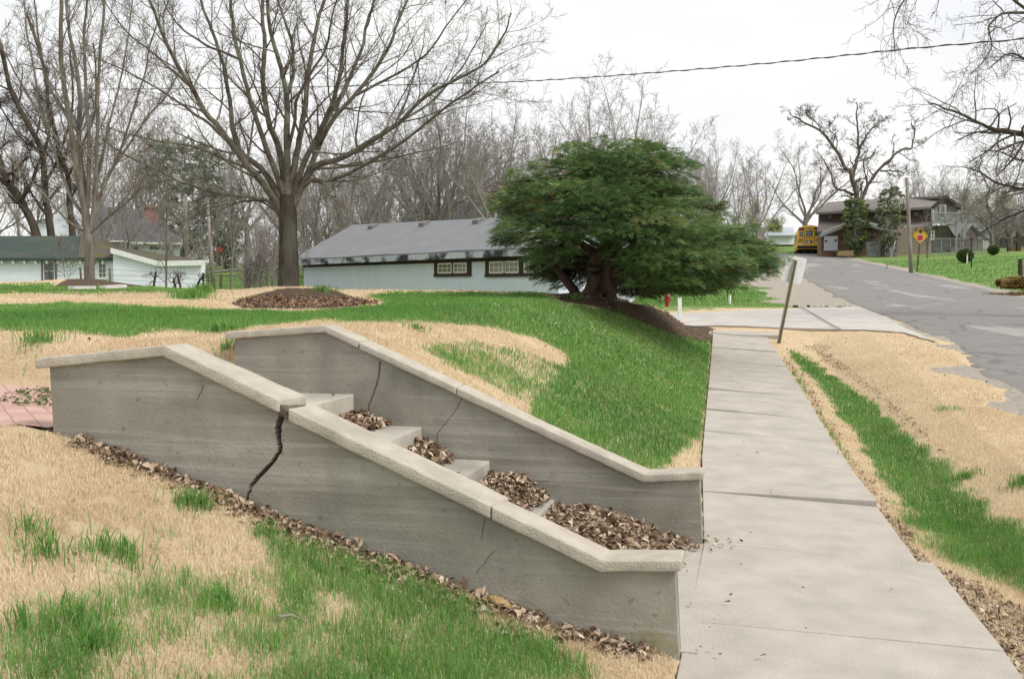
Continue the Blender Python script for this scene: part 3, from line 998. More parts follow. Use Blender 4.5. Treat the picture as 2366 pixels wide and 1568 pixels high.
# far wall --------------------------------------------------------
fw = thing('stair_wall', 'concrete stair wall on the far side of the steps, with a thin jagged crack', 'retaining wall', SW(1.6, 2.1, 0), group='concrete walls flanking the steps')
top_f = [(-.0, .454), (.366, .421), (2.571, 1.352), (3.328, 1.297)]
bot_f = [(-.0, .402), (.385, .370), (2.571, 1.302), (3.328, 1.246)]
bodyf = [(.0, low), (.03, .41), (.385, .38), (2.571, 1.312), (3.27, 1.256), (3.26, .5), (1.9, low)]
MB().prism(pl3(bodyf, 2.04), np.array((QD[0], QD[1], 0)) * .15).build('wall_body', M_WALL, fw)
coping(fw, top_f, bot_f, 2.01, 2.215, 0, 1.625, 0, 11)
coping(fw, top_f, bot_f, 2.01, 2.215, 1.631, 2.318, .002, 12)
coping(fw, top_f, bot_f, 2.008, 2.21, 2.329, 3.328, .007, 13)
hairline(fw, [z6(974, 5), z6(962, 90), z6(945, 180), z6(915, 260), z6(893, 320), z6(884, 400)], 2.04, .011, .005)
hairline(fw, [z6(1560, 265), z6(1525, 340), z6(1490, 390), z6(1425, 470), z6(1385, 520), z6(1382, 580), z6(1410, 630)], 2.04, .004, .002)
hairline(fw, [z6(2085, 868), z6(2150, 870), z6(2200, 866)], 2.04, .004, .003)

# steps -----------------------------------------------------------
st = thing('concrete_steps', 'worn concrete steps between the two stair walls, littered with leaves', 'steps', SW(1.5, 1.1, 0))


def slab(name, L0, L1, z0, z1, parent, mat=M_STEP, bev=.012, seed=1):
    p = [SW(L0, .1, z0), SW(L0, 2.08, z0), SW(L1, 2.08, z0), SW(L1, .1, z0)]
    t_ = [SW(L0, .1, z1), SW(L0, 2.08, z1), SW(L1, 2.08, z1 + .004), SW(L1, .1, z1)]
    o = MB().hexa(p + t_).build(name, mat, parent, bevel=bev)
    return rough_edges(o, .006, seed, .07)


slab('step', 2.373, 3.32, .45, .885, st, seed=21)
slab('step', 1.881, 2.42, .2, .675, st, seed=22)
slab('step', 1.405, 1.93, .0, .464, st, seed=23)
slab('step', .967, 1.45, -.12, .224, st, seed=24)
MB().hexa([SW(L, q, z) for z in (-.14, -.012) for L, q in ((-.07, .1), (-.07, 2.08), (1.0, 2.08), (1.0, .1))]).build('landing', M_CONC, st)

# brick path at the top --------------------------------------------


def brick_material():
    m = pmat('path_brick', (.5, .26, .22), (.40, .19, .16), scale=5, rough=.9, bump=.3)
    t = m.node_tree; N = t.nodes; L = t.links; b = N['Principled BSDF']
    tcn = N.new('ShaderNodeTexCoord'); mp_ = N.new('ShaderNodeMapping'); mp_.inputs['Rotation'].default_value = (0, 0, math.radians(14 + 45))
    L.new(tcn.outputs['Object'], mp_.inputs['Vector'])
    br = N.new('ShaderNodeTexBrick'); br.inputs['Scale'].default_value = 1.0
    br.inputs['Color1'].default_value = (.52, .35, .30, 1); br.inputs['Color2'].default_value = (.46, .28, .235, 1); br.inputs['Mortar'].default_value = (.36, .22, .18, 1)
    br.inputs['Mortar Size'].default_value = .006; br.inputs['Brick Width'].default_value = .22; br.inputs['Row Height'].default_value = .11
    L.new(mp_.outputs['Vector'], br.inputs['Vector'])
    L.new(br.outputs['Color'], b.inputs['Base Color'])
    return m


mb = MB()
NL, NQ = 26, 14
for i in range(NL + 1):
    for j in range(NQ + 1):
        L_ = 3.2 + 4.6 * i / NL; q_ = .02 + 1.95 * j / NQ
        p = SW(L_, q_, .9 + .012 * math.sin(i * 1.7) * math.cos(j * 1.3))
        mb.v.append(tuple(p))
for i in range(NL):
    for j in range(NQ):
        a = i * (NQ + 1) + j
        mb.f.append((a, a + 1, a + NQ + 2, a + NQ + 1))
tag(mb.build('path', brick_material()), 'faded red brick path at the top of the steps', kind='structure')
# ------------------------------------------------------------------ dead leaves
LEAF_TINTS = [(.07, .045, .03), (.17, .11, .07), (.30, .21, .14), (.43, .32, .23), (.54, .43, .325), (.62, .52, .42)]
M_LEAF = pmat('dead_leaf', (.2, .14, .1), tint=LEAF_TINTS, rough=.85, spec=.2)
M_LEAF_O = pmat('rust_leaf', (.2, .1, .05), tint=[(.09, .055, .036), (.2, .12, .075), (.31, .195, .125), (.43, .31, .21)], rough=.85, spec=.2)


def leaf_protos():
    out = []
    r = random.Random(8)
    for k in range(6):
        st_ = [0, .18, .38, .6, .82, 1.0]
        wd = [.05, .62, .8, 1.0, .55, .02]
        wd = [a * r.uniform(.6, 1.1) for a in wd]
        curl = r.uniform(-1.6, 2.4); fold = r.uniform(.2, 1.1); tw = r.uniform(-1, 1)
        V = []
        x = z = 0; ang = -curl / 2
        for i, s in enumerate(st_):
            if i:
                d = st_[i] - st_[i - 1]
                x += math.cos(ang) * d; z += math.sin(ang) * d; ang += curl * d
            a = tw * (s - .5)
            for sgn in (-1, 0, 1):
                hw = wd[i] * .33 * sgn * (1 + .25 * r.uniform(-1, 1))
                yy = hw * math.cos(fold); zz = abs(hw) * math.sin(fold) + r.uniform(-.02, .02)
                V.append((x - .45, yy * math.cos(a) - zz * math.sin(a), z + yy * math.sin(a) + zz * math.cos(a)))
        F = []
        for i in range(len(st_) - 1):
            for j in range(2):
                a = i * 3 + j
                F.append((a, a + 1, a + 4, a + 3))
        out.append((np.array(V), np.array(F)))
    return out


LP = leaf_protos()


def leaves(name, pts, size, mat, label, cat=None, tilt=.7, seed=1, tlo=0.0, thi=1.0, parent=None):
    """pts: (n,3) resting points"""
    g = np.random.default_rng(seed)
    n = len(pts); Vs, Fs, Ts = [], [], []
    off = 0
    which = g.integers(0, len(LP), n)
    for k in range(len(LP)):
        sel = pts[which == k]
        m = len(sel)
        if not m: continue
        V, F = LP[k]
        s = size[0] * .75 + (size[1] * 1.1 - size[0] * .75) * g.beta(1.6, 2.4, m)
        az = g.uniform(0, 2 * np.pi, m); ti = g.normal(0, tilt, m); t2 = g.normal(0, tilt * .7, m)
        ca, sa, cb, sb, cc, sc_ = np.cos(az), np.sin(az), np.cos(ti), np.sin(ti), np.cos(t2), np.sin(t2)
        x, y, z = [V[:, i][None, :] * s[:, None] for i in range(3)]
        y, z = y * cb[:, None] - z * sb[:, None], y * sb[:, None] + z * cb[:, None]
        x, z = x * cc[:, None] - z * sc_[:, None], x * sc_[:, None] + z * cc[:, None]
        x, y = x * ca[:, None] - y * sa[:, None], x * sa[:, None] + y * ca[:, None]
        z = z - z.min(1, keepdims=True) * .75
        Vs.append(np.stack([x + sel[:, 0:1], y + sel[:, 1:2], z + sel[:, 2:3]], -1).reshape(-1, 3))
        nv = len(V)
        Fs.append((F[None] + (off + np.arange(m) * nv)[:, None, None]).reshape(-1, 4))
        Ts.append(np.repeat(np.clip(g.beta(1.6, 1.6, m) * (thi - tlo) + tlo, 0, 1), nv))
        off += m * nv
    o = mesh_obj(name, np.concatenate(Vs), [np.concatenate(Fs)], mat, attrs={'tint': np.concatenate(Ts)}, parent=parent)
    return tag(o, label, kind='stuff')


G2 = np.random.default_rng(77)


def heap(L0, L1, base, hfun, n, seed, label, thi=1.0, size=(.04, .075)):
    """leaf pile on a tread: a low mound of packed litter with whole leaves lying all over it"""
    g = np.random.default_rng(seed)
    Ls = np.linspace(L0, L1, 24); Qs = np.linspace(.13, 2.045, 30)
    LL, QQ = np.meshgrid(Ls, Qs, indexing='ij')
    hh = hfun(LL, QQ)
    xx = N0[0] + WD[0] * LL + QD[0] * QQ; yy = N0[1] + WD[1] * LL + QD[1] * QQ
    rough_ = .02 * fbm(xx * 18, yy * 18, 3, 3)
    V = np.column_stack([xx.ravel(), yy.ravel(), (base + hh * .85 + np.where(hh > .01, rough_, -.02)).ravel()])
    ii = np.arange(V.shape[0]).reshape(LL.shape)
    q = np.stack([ii[:-1, :-1], ii[:-1, 1:], ii[1:, 1:], ii[1:, :-1]], -1).reshape(-1, 4)
    keep = (hh > .012).ravel()[q].all(1)
    m = mesh_obj('leaf_litter', V, [q[keep]], M_LEAFBED, smooth=True)
    l_, q_ = g.uniform(L0, L1, n * 4), g.uniform(.15, 2.02, n * 4)
    h_ = hfun(l_, q_)
    ok = (h_ > .006) & (g.uniform(0, 1, n * 4) < np.clip(h_ / .04 + .25, 0, 1))
    l_, q_, h_ = l_[ok][:n], q_[ok][:n], h_[ok][:n]
    pts = np.column_stack([N0[0] + WD[0] * l_ + QD[0] * q_, N0[1] + WD[1] * l_ + QD[1] * q_, base + h_ + g.uniform(-.01, .015, len(l_))])
    o = leaves('leaf_litter', pts, size, M_LEAF, label, seed=seed, tilt=.55, thi=thi)
    m.parent = o
    m['kind'] = 'stuff'
    m.name = 'packed_litter'
    return o


M_LEAFBED = pmat('packed_leaf_litter', (.24, .175, .12), (.09, .06, .04), scale=40, detail=8, rough=1.0, bump=1.0, bscale=60)


def nq(q): return fbm(np.asarray(q) * 3.1, np.asarray(q) * 0 + 4, 6, 3)


heap(1.95, 2.372, .675, lambda L, q: np.clip(.10 * (L - (2.13 + .35 * (1 - sstep(.5, 2.05, q)) - .12 * nq(q))) / .22, 0, .11) * (.12 + .30 * sstep(.5, 1.7, q) + .45 * sstep(1.6, 2.05, q)), 420, 31,
     'small drift of brown leaves on the highest littered step')
heap(1.45, 1.88, .464, lambda L, q: np.clip(.12 * (L - (1.62 + .28 * (1 - sstep(.4, 1.9, q)) - .1 * (nq(q) - .5))) / .2, 0, .13) * (.16 + .34 * sstep(.4, 1.7, q) + .45 * sstep(1.5, 2.05, q)), 620, 32,
     'drift of brown leaves on the middle step, with a rusty patch')
heap(.99, 1.405, .224, lambda L, q: np.clip(.13 * (L - (1.12 + .25 * (1 - sstep(.3, 1.7, q)) - .08 * (nq(q + 3) - .5) - .14 * sstep(1.3, 1.9, q))) / .16, 0, .15) * (.2 + .35 * sstep(.4, 1.6, q) + .45 * sstep(1.4, 2.05, q)), 760, 33,
     'thick leaf drift on the lowest step')
heap(.0, .966, -.008, lambda L, q: np.clip(.20 * sstep(.04, .9, L + .22 * (nq(q + 7) - .5) + .10 * sstep(1.4, 2.0, q)), 0, .23) * (.5 + .5 * sstep(.2, 1.9, q)) - .004, 2100, 34,
     'big heap of dry brown leaves at the foot of the steps')

# litter along the near wall
g = np.random.default_rng(5)
n = 2600
l_ = g.uniform(.12, 3.0, n); q_ = -np.abs(g.normal(0, .075, n)) - .01
q_ = q_ * np.interp(l_, [.1, .5, 1.2, 2, 3], [.8, 1.1, 1.15, .95, .6])
ok = vnoise(l_ * 7, l_ * 0, 3) + .35 > g.uniform(0, 1, n)
l_, q_ = l_[ok], q_[ok]
x_ = N0[0] + WD[0] * l_ + QD[0] * q_; y_ = N0[1] + WD[1] * l_ + QD[1] * q_
pts = np.column_stack([x_, y_, H(x_, y_) + g.uniform(0, .035, len(x_)) * np.exp(q_ / .1)])
leaves('leaf_litter', pts, (.03, .062), M_LEAF, 'strip of dead leaves lying along the foot of the near stair wall', seed=41, thi=1.0)
x_ = np.array([SW(L, q, 0)[0] for L, q in ((.18, -.03), (.0, 2.0), (-.03, 2.02), (2.0, -.06), (1.5, -.08))])


def scatter(R, n, thr, seed, dlo, dhi, xr0=-.55, xr1=.55):
    g = np.random.default_rng(seed)
    d = np.sqrt(g.uniform(dlo ** 2, dhi ** 2, n)); x = g.uniform(xr0, xr1, n) * d
    z = H(x, d)
    v = R(x, d, z)
    ok = v > thr * g.uniform(.3, 1.7, n)
    inside = (x > xl(d) - .02) & (x < xr(d) + .02) & (d < 23.8)
    L, q = LQ(x, d)
    ok &= ~inside & ~((q > -.03) & (q < 2.23) & (L > -.03) & (L < 3.4)) & ~((x > road_l(d)) & (x < road_l(d) + ROAD_W))
    return np.column_stack([x[ok], d[ok], z[ok]])


p = np.concatenate([scatter(lambda x, y, z: survey(LEAFY, x, y, z) * (x > xr(y)), 60000, .42, 51, 2.5, 22, .12, .56)[:2400], scatter(lambda x, y, z: survey(LEAFY, x, y, z) * (x > xr(y)), 26000, .3, 58, 3.6, 7.5, .3, .56)[:1300]])
leaves('leaf_litter', p, (.03, .055), M_LEAF, 'scattered dead leaves in the ditch beside the sidewalk', seed=52)
p = scatter(lambda x, y, z: survey(MULCH, x, y, z) * (np.hypot(x - TREE_XY[0], y - TREE_XY[1]) < 6) * (y < 17.7 + .9 * (fbm(x * 2, y * 0, 8, 2) - .5)), 90000, .5, 53, 12.5, 20, -.4, -.05)
leaves('leaf_litter', p[:1500], (.04, .085), M_LEAF_O, 'rust brown leaves spread over the mulch under the big bare tree', seed=54)
p = scatter(lambda x, y, z: .4 * (fbm(x * .8, y * .8, 61, 3) > .40), 2600, .4, 55, 3, 22)
leaves('leaf_litter', p[:620], (.025, .06), M_LEAF, 'a few stray dead leaves on the lawn', seed=56)
g = np.random.default_rng(9)
d = g.uniform(4.2, 22, 40); fx = g.uniform(.05, .95, 40)
x = xl(d) * fx + xr(d) * (1 - fx)
leaves('leaf_litter', np.column_stack([x, d, zs(d) + .0 + .02 * fx - .04 * (1 - fx) + .012]), (.018, .04), M_LEAF, 'stray crumbs of leaf on the sidewalk', seed=57, tilt=.3)

# ------------------------------------------------------------------ grass
M_BLADE = pmat('grass_blade', (.1, .2, .05), tint=[(.07, .165, .035), (.12, .275, .055), (.18, .36, .08), (.29, .45, .135), (.55, .54, .28)], rough=.55, spec=.3, trans=.35)
M_DRY = pmat('dormant_blade', (.5, .36, .2), tint=[(.39, .285, .165), (.60, .465, .30), (.74, .60, .415), (.84, .72, .54), (.74, .68, .43)], rough=.8, spec=.15, trans=.2)


def free_ground(x, y):
    L, q = LQ(x, y)
    bad = (x > xl(y) - .015) & (x < xr(y) + .01) & (y < 23.7)
    bad |= (q > -.015) & (q < 2.2) & (L > -.03) & (L < 3.33)
    bad |= (q > .0) & (q < 1.98) & (L > 3.3) & (L < 7.9)
    bad |= (x > road_l(y) - .1) & (x < road_l(y) + ROAD_W + .15)
    # driveway
    px, py = proj(x, y, H(x, y, False))
    bad |= (y > 22) & (y < 35) & (x < road_l(y) + .3) & (x > 3) & (py < 768) & (py > 708) & (px > 1380)
    return ~bad


def blades(name, x, y, z, h, wid, lean, mat, tint, label, seed):
    g = np.random.default_rng(seed)
    n = len(x)
    az = g.uniform(0, 2 * np.pi, n); fa = g.uniform(0, 2 * np.pi, n)
    lx, ly = np.cos(az) * lean * h, np.sin(az) * lean * h
    wx, wy = np.cos(fa) * wid / 2, np.sin(fa) * wid / 2
    V = np.empty((n, 5, 3), np.float32)
    V[:, 0] = np.stack([x - wx, y - wy, z - .006], -1); V[:, 1] = np.stack([x + wx, y + wy, z - .006], -1)
    mx_, my_, mz_ = x + lx * .33, y + ly * .33, z + h * .6
    V[:, 2] = np.stack([mx_ - wx * .8, my_ - wy * .8, mz_], -1); V[:, 3] = np.stack([mx_ + wx * .8, my_ + wy * .8, mz_], -1)
    V[:, 4] = np.stack([x + lx, y + ly, z + h * np.sqrt(np.clip(1 - .55 * lean ** 2, .08, 1))], -1)
    o = (np.arange(n) * 5)[:, None]
    F4 = o + np.array([[0, 1, 3, 2]]); F3 = o + np.array([[2, 3, 4]])
    ob = mesh_obj(name, V.reshape(-1, 3), [F4, F3], mat, attrs={'tint': np.repeat(np.clip(tint, 0, 1), 5)})
    return tag(ob, label, kind='stuff')


gxs, gys, gzs, ghs, gws, gls, gts = [], [], [], [], [], [], []
dxs, dys, dzs, dhs, dws, dls, dts = [], [], [], [], [], [], []
g = np.random.default_rng(123)
for (d0, d1, dens_, hh, ww, ddry) in ((2.0, 4.5, 13000, (.035, .085), .0031, 13000), (4.5, 7.5, 7000, (.03, .068), .0038, 8500), (7.5, 12, 3000, (.028, .06), .0055, 3600),
                                     (12, 18, 1300, (.028, .055), .009, 1000), (18, 25, 600, (.03, .06), .014, 260), (25, 45, 130, (.03, .07), .022, 30), (45, 80, 24, (.04, .08), .045, 0)):
    wx_ = .74 if d1 < 13 else .6
    area = wx_ * (d1 ** 2 - d0 ** 2)
    n = int(area * dens_)
    d = np.sqrt(g.uniform(d0 ** 2, d1 ** 2, n)); x = g.uniform(-wx_, wx_, n) * d
    z = H(x, d)
    gr = green_at(x, d, z)
    clump = fbm(x * 9, d * 9, 44, 3)
    ok = (g.uniform(0, 1, n) < np.clip(gr * 1.25 - .24 + .9 * (clump - .5), .012 * (d < 6), .95)) & free_ground(x, d) & (gravel_at(x, d) < .4)
    if d1 < 5: ok &= g.uniform(0, 1, n) < .62
    mu = survey(MULCH, x, d, z)
    ok &= (mu < .35) | (g.uniform(0, 1, n) < .03)
    x, d_, z, gr, cl = x[ok], d[ok], z[ok], gr[ok], clump[ok]
    m = len(x)
    gxs.append(x); gys.append(d_); gzs.append(z)
    gh = g.uniform(hh[0], hh[1], m) * (.55 + .6 * gr) * (.75 + .6 * cl)
    ghs.append(gh); gws.append(np.full(m, ww) * g.uniform(.7, 1.3, m)); gls.append(np.abs(g.normal(.35, .3, m)).clip(0, 1.1))
    big = fbm(x * .8, d_ * .8, 46, 3)
    gts.append(.12 + .5 * g.beta(2, 2.2, m) + .5 * (big - .5) + .25 * (1 - gr))
    n = int(area * ddry)
    if n:
        d = np.sqrt(g.uniform(d0 ** 2, d1 ** 2, n)); x = g.uniform(-wx_, wx_, n) * d
        z = H(x, d)
        gr = green_at(x, d, z)
        lf = survey(LEAFY, x, d, z); mu = survey(MULCH, x, d, z)
        ok = (g.uniform(0, 1, n) > gr * .72 - .05) & free_ground(x, d) & (gravel_at(x, d) < .3) & (lf < .5 + .4 * g.uniform(0, 1, n)) & (mu < .4) & (fbm(x * 5, d * 5, 93, 3) > .28)
        x, d_, z = x[ok], d[ok], z[ok]; m = len(x)
        dxs.append(x); dys.append(d_); dzs.append(z)
        dhs.append(g.uniform(.016, .042, m)); dws.append(np.full(m, ww * .72)); dls.append(np.abs(g.normal(.9, .5, m)).clip(.1, 1.7))
        dts.append(.2 + .55 * g.beta(2, 2, m) + .55 * (fbm(x * 1.7, d_ * 1.7, 95, 3) - .5))
cat_ = np.concatenate
blades('grass', cat_(gxs), cat_(gys), cat_(gzs), cat_(ghs), cat_(gws), cat_(gls), M_BLADE, cat_(gts), 'fresh green grass growing in patches on the slope', 1)
blades('grass', cat_(dxs), cat_(dys), cat_(dzs), cat_(dhs), cat_(dws), cat_(dls), M_DRY, cat_(dts), 'short tan dormant turf on the slope', 2)

# tall coarse tufts standing in the dormant turf
tx, ty, tz, th = [], [], [], []
for (px, py, rx, cnt, hh) in ((88, 790, .22, 160, .15), (440, 690, .35, 400, .22), (468, 678, .25, 300, .22), (500, 770, .16, 100, .15), (540, 766, .14, 80, .14), (110, 1290, .16, 110, .12), (250, 1275, .1, 60, .11),
                              (70, 1230, .1, 40, .12), (430, 1170, .12, 90, .10), (470, 1175, .1, 70, .11), (960, 762, .12, 60, .08), (1690, 667, .2, 60, .1), (785, 664, .3, 220, .18), (745, 672, .25, 120, .15),
                              (2366, 1120, .15, 160, .12), (2230, 1105, .12, 120, .09), (525, 808, .12, 60, .09), (1090, 684, .5, 300, .1), (1200, 684, .5, 260, .1), (1330, 690, .2, 100, .1),
                              (300, 1300, .1, 70, .12), (180, 1440, .12, 90, .12), (60, 1450, .1, 60, .12), (520, 1400, .12, 100, .11), (210, 1500, .15, 120, .12)):
    c = gnd(px, py)
    r_ = np.abs(g.normal(0, rx * .6, cnt)); a_ = g.uniform(0, 6.28, cnt)
    x = c[0] + r_ * np.cos(a_); y = c[1] + r_ * np.sin(a_)
    tx.append(x); ty.append(y); tz.append(H(x, y)); th.append(hh * g.uniform(.5, 1.1, cnt))
for (n_, y0, y1, ed, off) in ((900, 7.0, 22.5, xl, -.012), (200, 7.6, 16, xr, .02)):
    y = g.uniform(y0, y1, n_); k_ = fbm(y * 1.3, y * 0 + 2, 14, 3) > .46
    y = y[k_]; x = ed(y) + off + g.normal(0, .018, len(y))
    tx.append(x); ty.append(y); tz.append(zs(y) - .03); th.append(g.uniform(.03, .085, len(y)))
tx, ty, tz, th = map(cat_, (tx, ty, tz, th))
blades('grass', tx, ty, tz, th, np.full(len(tx), .0038) * (1 + ty / 9), np.abs(g.normal(.55, .3, len(tx))).clip(0, 1.2), M_BLADE, .1 + .6 * g.beta(2, 2, len(tx)), 'coarse tufts of grass in the dormant turf', 3)

# creeping weed on the bricks
p = []
for i in range(1000):
    L_ = g.uniform(3.25, 4.6); q_ = g.uniform(.75, 2.0)
    if vnoise(L_ * 4, q_ * 5, 12) < .4: continue
    p.append(SW(L_, q_, .912))
M_WEED = pmat('weed_leaf', (.1, .15, .05), tint=[(.06, .08, .025), (.08, .13, .04), (.12, .17, .06), (.16, .13, .07)], rough=.7)
leaves('creeping_weed', np.array(p), (.02, .045), M_WEED, 'creeping weeds growing over the brick path', seed=60, tilt=.5)

sp_ = []
for z_, a_, b_ in ((.885, 2.40, 3.1), (.675, 1.9, 2.3), (.464, 1.42, 1.85), (.224, .98, 1.38), (-.003, .0, .3)):
    for _ in range(9): sp_.append(SW(g.uniform(a_, b_), g.uniform(.2, 2.0), z_ + .006))
for _ in range(26): sp_.append(SW(g.uniform(-.28, .02), g.uniform(-.1, 2.5) if _ % 2 else g.uniform(1.9, 2.2), .004))
leaves('leaf_litter', np.array(sp_), (.025, .06), M_LEAF, 'loose leaves scattered on the bare parts of the steps', seed=61, tilt=.35)

p = scatter(lambda x, y, z: survey(MULCH, x, y, z) * (np.hypot(x - 2.6, y - 19) < 4.5), 60000, .5, 63, 14, 24, .02, .24)
leaves('leaf_litter', p[:900], (.03, .075), M_LEAF_O, 'brown needle litter and leaves on the dark bank under the evergreen', seed=64, tilt=.4)

# stones
M_STONE = pmat('tan_stone', (.42, .29, .14), (.30, .20, .10), scale=20, rough=.9, bump=.5)


def stone(name, c, s, label, seed, mat, rz=0.0, ry=0.0):
    bm = bmesh.new()
    bmesh.ops.create_icosphere(bm, subdivisions=3, radius=1)
    r = random.Random(seed)
    o_ = (r.uniform(0, 9), r.uniform(0, 9))
    for v in bm.verts:
        n_ = float(fbm(np.array([v.co.x * 1.3 + o_[0] + v.co.z]), np.array([v.co.y * 1.3 + o_[1] - v.co.z * .7]), 3, 3)[0]) - .5
        v.co *= 1 + .55 * n_
        v.co = Vector((v.co.x * s[0], v.co.y * s[1], v.co.z * s[2]))
    bmesh.ops.transform(bm, matrix=Matrix.Rotation(rz, 4, 'Z') @ Matrix.Rotation(ry, 4, 'Y'), verts=bm.verts)
    me = bpy.data.meshes.new(name); bm.to_mesh(me); bm.free()
    me.materials.append(mat)
    for p_ in me.polygons: p_.use_smooth = True
    o = bpy.data.objects.new(name, me); COL.objects.link(o); o.location = c
    return tag(o, label, 'stone')


c = SW(.80, -.05, 0); c[2] = H(np.array([c[0]]), np.array([c[1]]))[0] + .03
stone('stone', c, (.06, .028, .022), 'long yellowish stone lying against the near stair wall', 1, M_STONE, math.atan2(WD[1], WD[0]), -.35)
M_PALE = pmat('pale_stone', (.5, .46, .4), (.36, .33, .28), scale=15, rough=.9)
c = gnd(1145, 708); stone('stone', c, (.09, .05, .04), 'pale stone lying in the green lawn left of the evergreen', 2, M_PALE)
c = gnd(1523, 1091); stone('stone', c, (.03, .022, .02), 'small white stone in the grass above the far stair wall', 3, M_PALE)
c = gnd(2158, 1310) if False else on_zs(2160, 1288)
M_TWIG = pmat('dead_twig', (.36, .31, .26), (.24, .2, .16), scale=20)
a = gnd(640, 1437); b = gnd(705, 1445)
tag(MB().tube([a + [0, 0, .02], (a + b) / 2 + [0, 0, .035], b + [0, 0, .02]], [.007, .006, .003], 6).build('twig', M_TWIG), 'short pale twig lying in the foreground grass', 'twig')
# ------------------------------------------------------------------ trees


def tubes(polys):
    """polys: list of (points, radii, sides) -> V, [F4]"""
    groups = {}
    for pts, rad, ns in polys:
        groups.setdefault((len(pts), ns), []).append((pts, rad))
    Vs, Fs = [], []; off = 0
    for (n, ns), L in groups.items():
        Pn = np.array([p for p, r in L], float); R = np.array([r for p, r in L], float)
        T = np.empty_like(Pn)
        T[:, 1:-1] = Pn[:, 2:] - Pn[:, :-2]; T[:, 0] = Pn[:, 1] - Pn[:, 0]; T[:, -1] = Pn[:, -1] - Pn[:, -2]
        T /= np.linalg.norm(T, axis=2, keepdims=True) + 1e-9
        m = T.mean(1)
        ref = np.where((np.abs(m[:, 2]) < .8)[:, None], np.array([[0, 0, 1.]]), np.array([[.3, 1, 0.]]))[:, None, :]
        A = np.cross(T, np.broadcast_to(ref, T.shape)); A /= np.linalg.norm(A, axis=2, keepdims=True) + 1e-9
        B = np.cross(T, A)
        an = 2 * np.pi * np.arange(ns) / ns
        V = Pn[:, :, None, :] + R[:, :, None, None] * (A[:, :, None, :] * np.cos(an)[None, None, :, None] + B[:, :, None, :] * np.sin(an)[None, None, :, None])
        m_ = len(L)
        idx = off + np.arange(m_ * n * ns).reshape(m_, n, ns)
        nx = np.roll(idx, -1, 2)
        F = np.stack([idx[:, :-1], nx[:, :-1], nx[:, 1:], idx[:, 1:]], -1).reshape(-1, 4)
        Vs.append(V.reshape(-1, 3)); Fs.append(F); off += m_ * n * ns
    return np.concatenate(Vs), [np.concatenate(Fs)]


def norm3(d):
    l = math.sqrt(d[0] * d[0] + d[1] * d[1] + d[2] * d[2]) or 1
    return (d[0] / l, d[1] / l, d[2] / l)


def deflect(d, ang, az):
    ref = (0, 0, 1) if abs(d[2]) < .95 else (1, 0, 0)
    a = norm3((d[1] * ref[2] - d[2] * ref[1], d[2] * ref[0] - d[0] * ref[2], d[0] * ref[1] - d[1] * ref[0]))
    b = (d[1] * a[2] - d[2] * a[1], d[2] * a[0] - d[0] * a[2], d[0] * a[1] - d[1] * a[0])
    c, s = math.cos(ang), math.sin(ang); ca, sa = math.cos(az), math.sin(az)
    return norm3(tuple(d[i] * c + (a[i] * ca + b[i] * sa) * s for i in range(3)))


def grow(out, p, d, L, r, lv, S, rng):
    n = S['seg'][lv]; step = L / n
    pts = [p]; dirs = [d]
    gn = S['gnarl'][lv]; up = S['up'][lv]
    for i in range(n):
        d = norm3((d[0] + rng.gauss(0, gn), d[1] + rng.gauss(0, gn), d[2] + rng.gauss(0, gn) + up))
        p = (p[0] + d[0] * step, p[1] + d[1] * step, p[2] + d[2] * step)
        pts.append(p); dirs.append(d)
    tp = S['taper'][lv]
    rad = [r * (1 - (1 - tp) * i / n) for i in range(n + 1)]
    out.append((lv, pts, rad))
    side(out, pts, rad, dirs, L, lv, S, rng)


def side(out, pts, rad, dirs, L, lv, S, rng, t0=None, cnt=None):
    if lv + 1 >= S['lv']: return
    nc = cnt if cnt is not None else S['n'][lv]
    nc = max(1, int(nc * rng.uniform(.75, 1.25)))
    n = len(pts) - 1
    az = rng.uniform(0, 6.28)
    tt0 = S['t0'][lv] if t0 is None else t0
    for k in range(nc):
        t = tt0 + (1 - tt0) * (k + rng.uniform(.1, .9)) / nc
        f = t * n; i = min(int(f), n - 1); f -= i
        q = tuple(pts[i][j] + (pts[i + 1][j] - pts[i][j]) * f for j in range(3))
        rr_ = rad[i] + (rad[i + 1] - rad[i]) * f
        az += 2.4 + rng.uniform(-.5, .5)
        cd = deflect(dirs[min(i + 1, len(dirs) - 1)], rng.uniform(*S['ang'][lv]), az)
        cl = L * S['lr'][lv] * rng.uniform(.55, 1.15) * (1 - S['tipshort'] * t)
        grow(out, q, cd, max(cl, S['minl']), min(rr_ * S['rr'][lv], rr_ * .9), lv + 1, S, rng)


def spline(pts, n):
    P_ = np.array(pts, float)
    m = len(P_)
    t = np.linspace(0, m - 1 - 1e-6, n)
    out = []
    for u in t:
        i = int(u); f = u - i
        p0, p1, p2, p3 = P_[max(i - 1, 0)], P_[i], P_[min(i + 1, m - 1)], P_[min(i + 2, m - 1)]
        out.append(.5 * ((2 * p1) + (-p0 + p2) * f + (2 * p0 - 5 * p1 + 4 * p2 - p3) * f * f + (-p0 + 3 * p1 - 3 * p2 + p3) * f ** 3))
    return out


def sides_for(r, far=False):
    if far: return 5 if r > .1 else 3
    return 10 if r > .1 else 7 if r > .04 else 5 if r > .015 else 3


def emit(out, root, mat_trunk, mat_twig, far=False, split=1, trunkname='trunk', crownname='crown', rmin=.0):
    tr = [(p, [max(x, rmin) for x in r], sides_for(r[0], far)) for lv, p, r in out if lv < split]
    cr_ = [(p, [max(x, rmin) for x in r], sides_for(r[0], far)) for lv, p, r in out if lv >= split]
    a = b = None
    if tr:
        V, F = tubes(tr); a = mesh_obj(trunkname, V, F, mat_trunk, root, smooth=True)
    if cr_:
        V, F = tubes(cr_); b = mesh_obj(crownname, V, F, mat_twig, root, smooth=True)
    return a, b


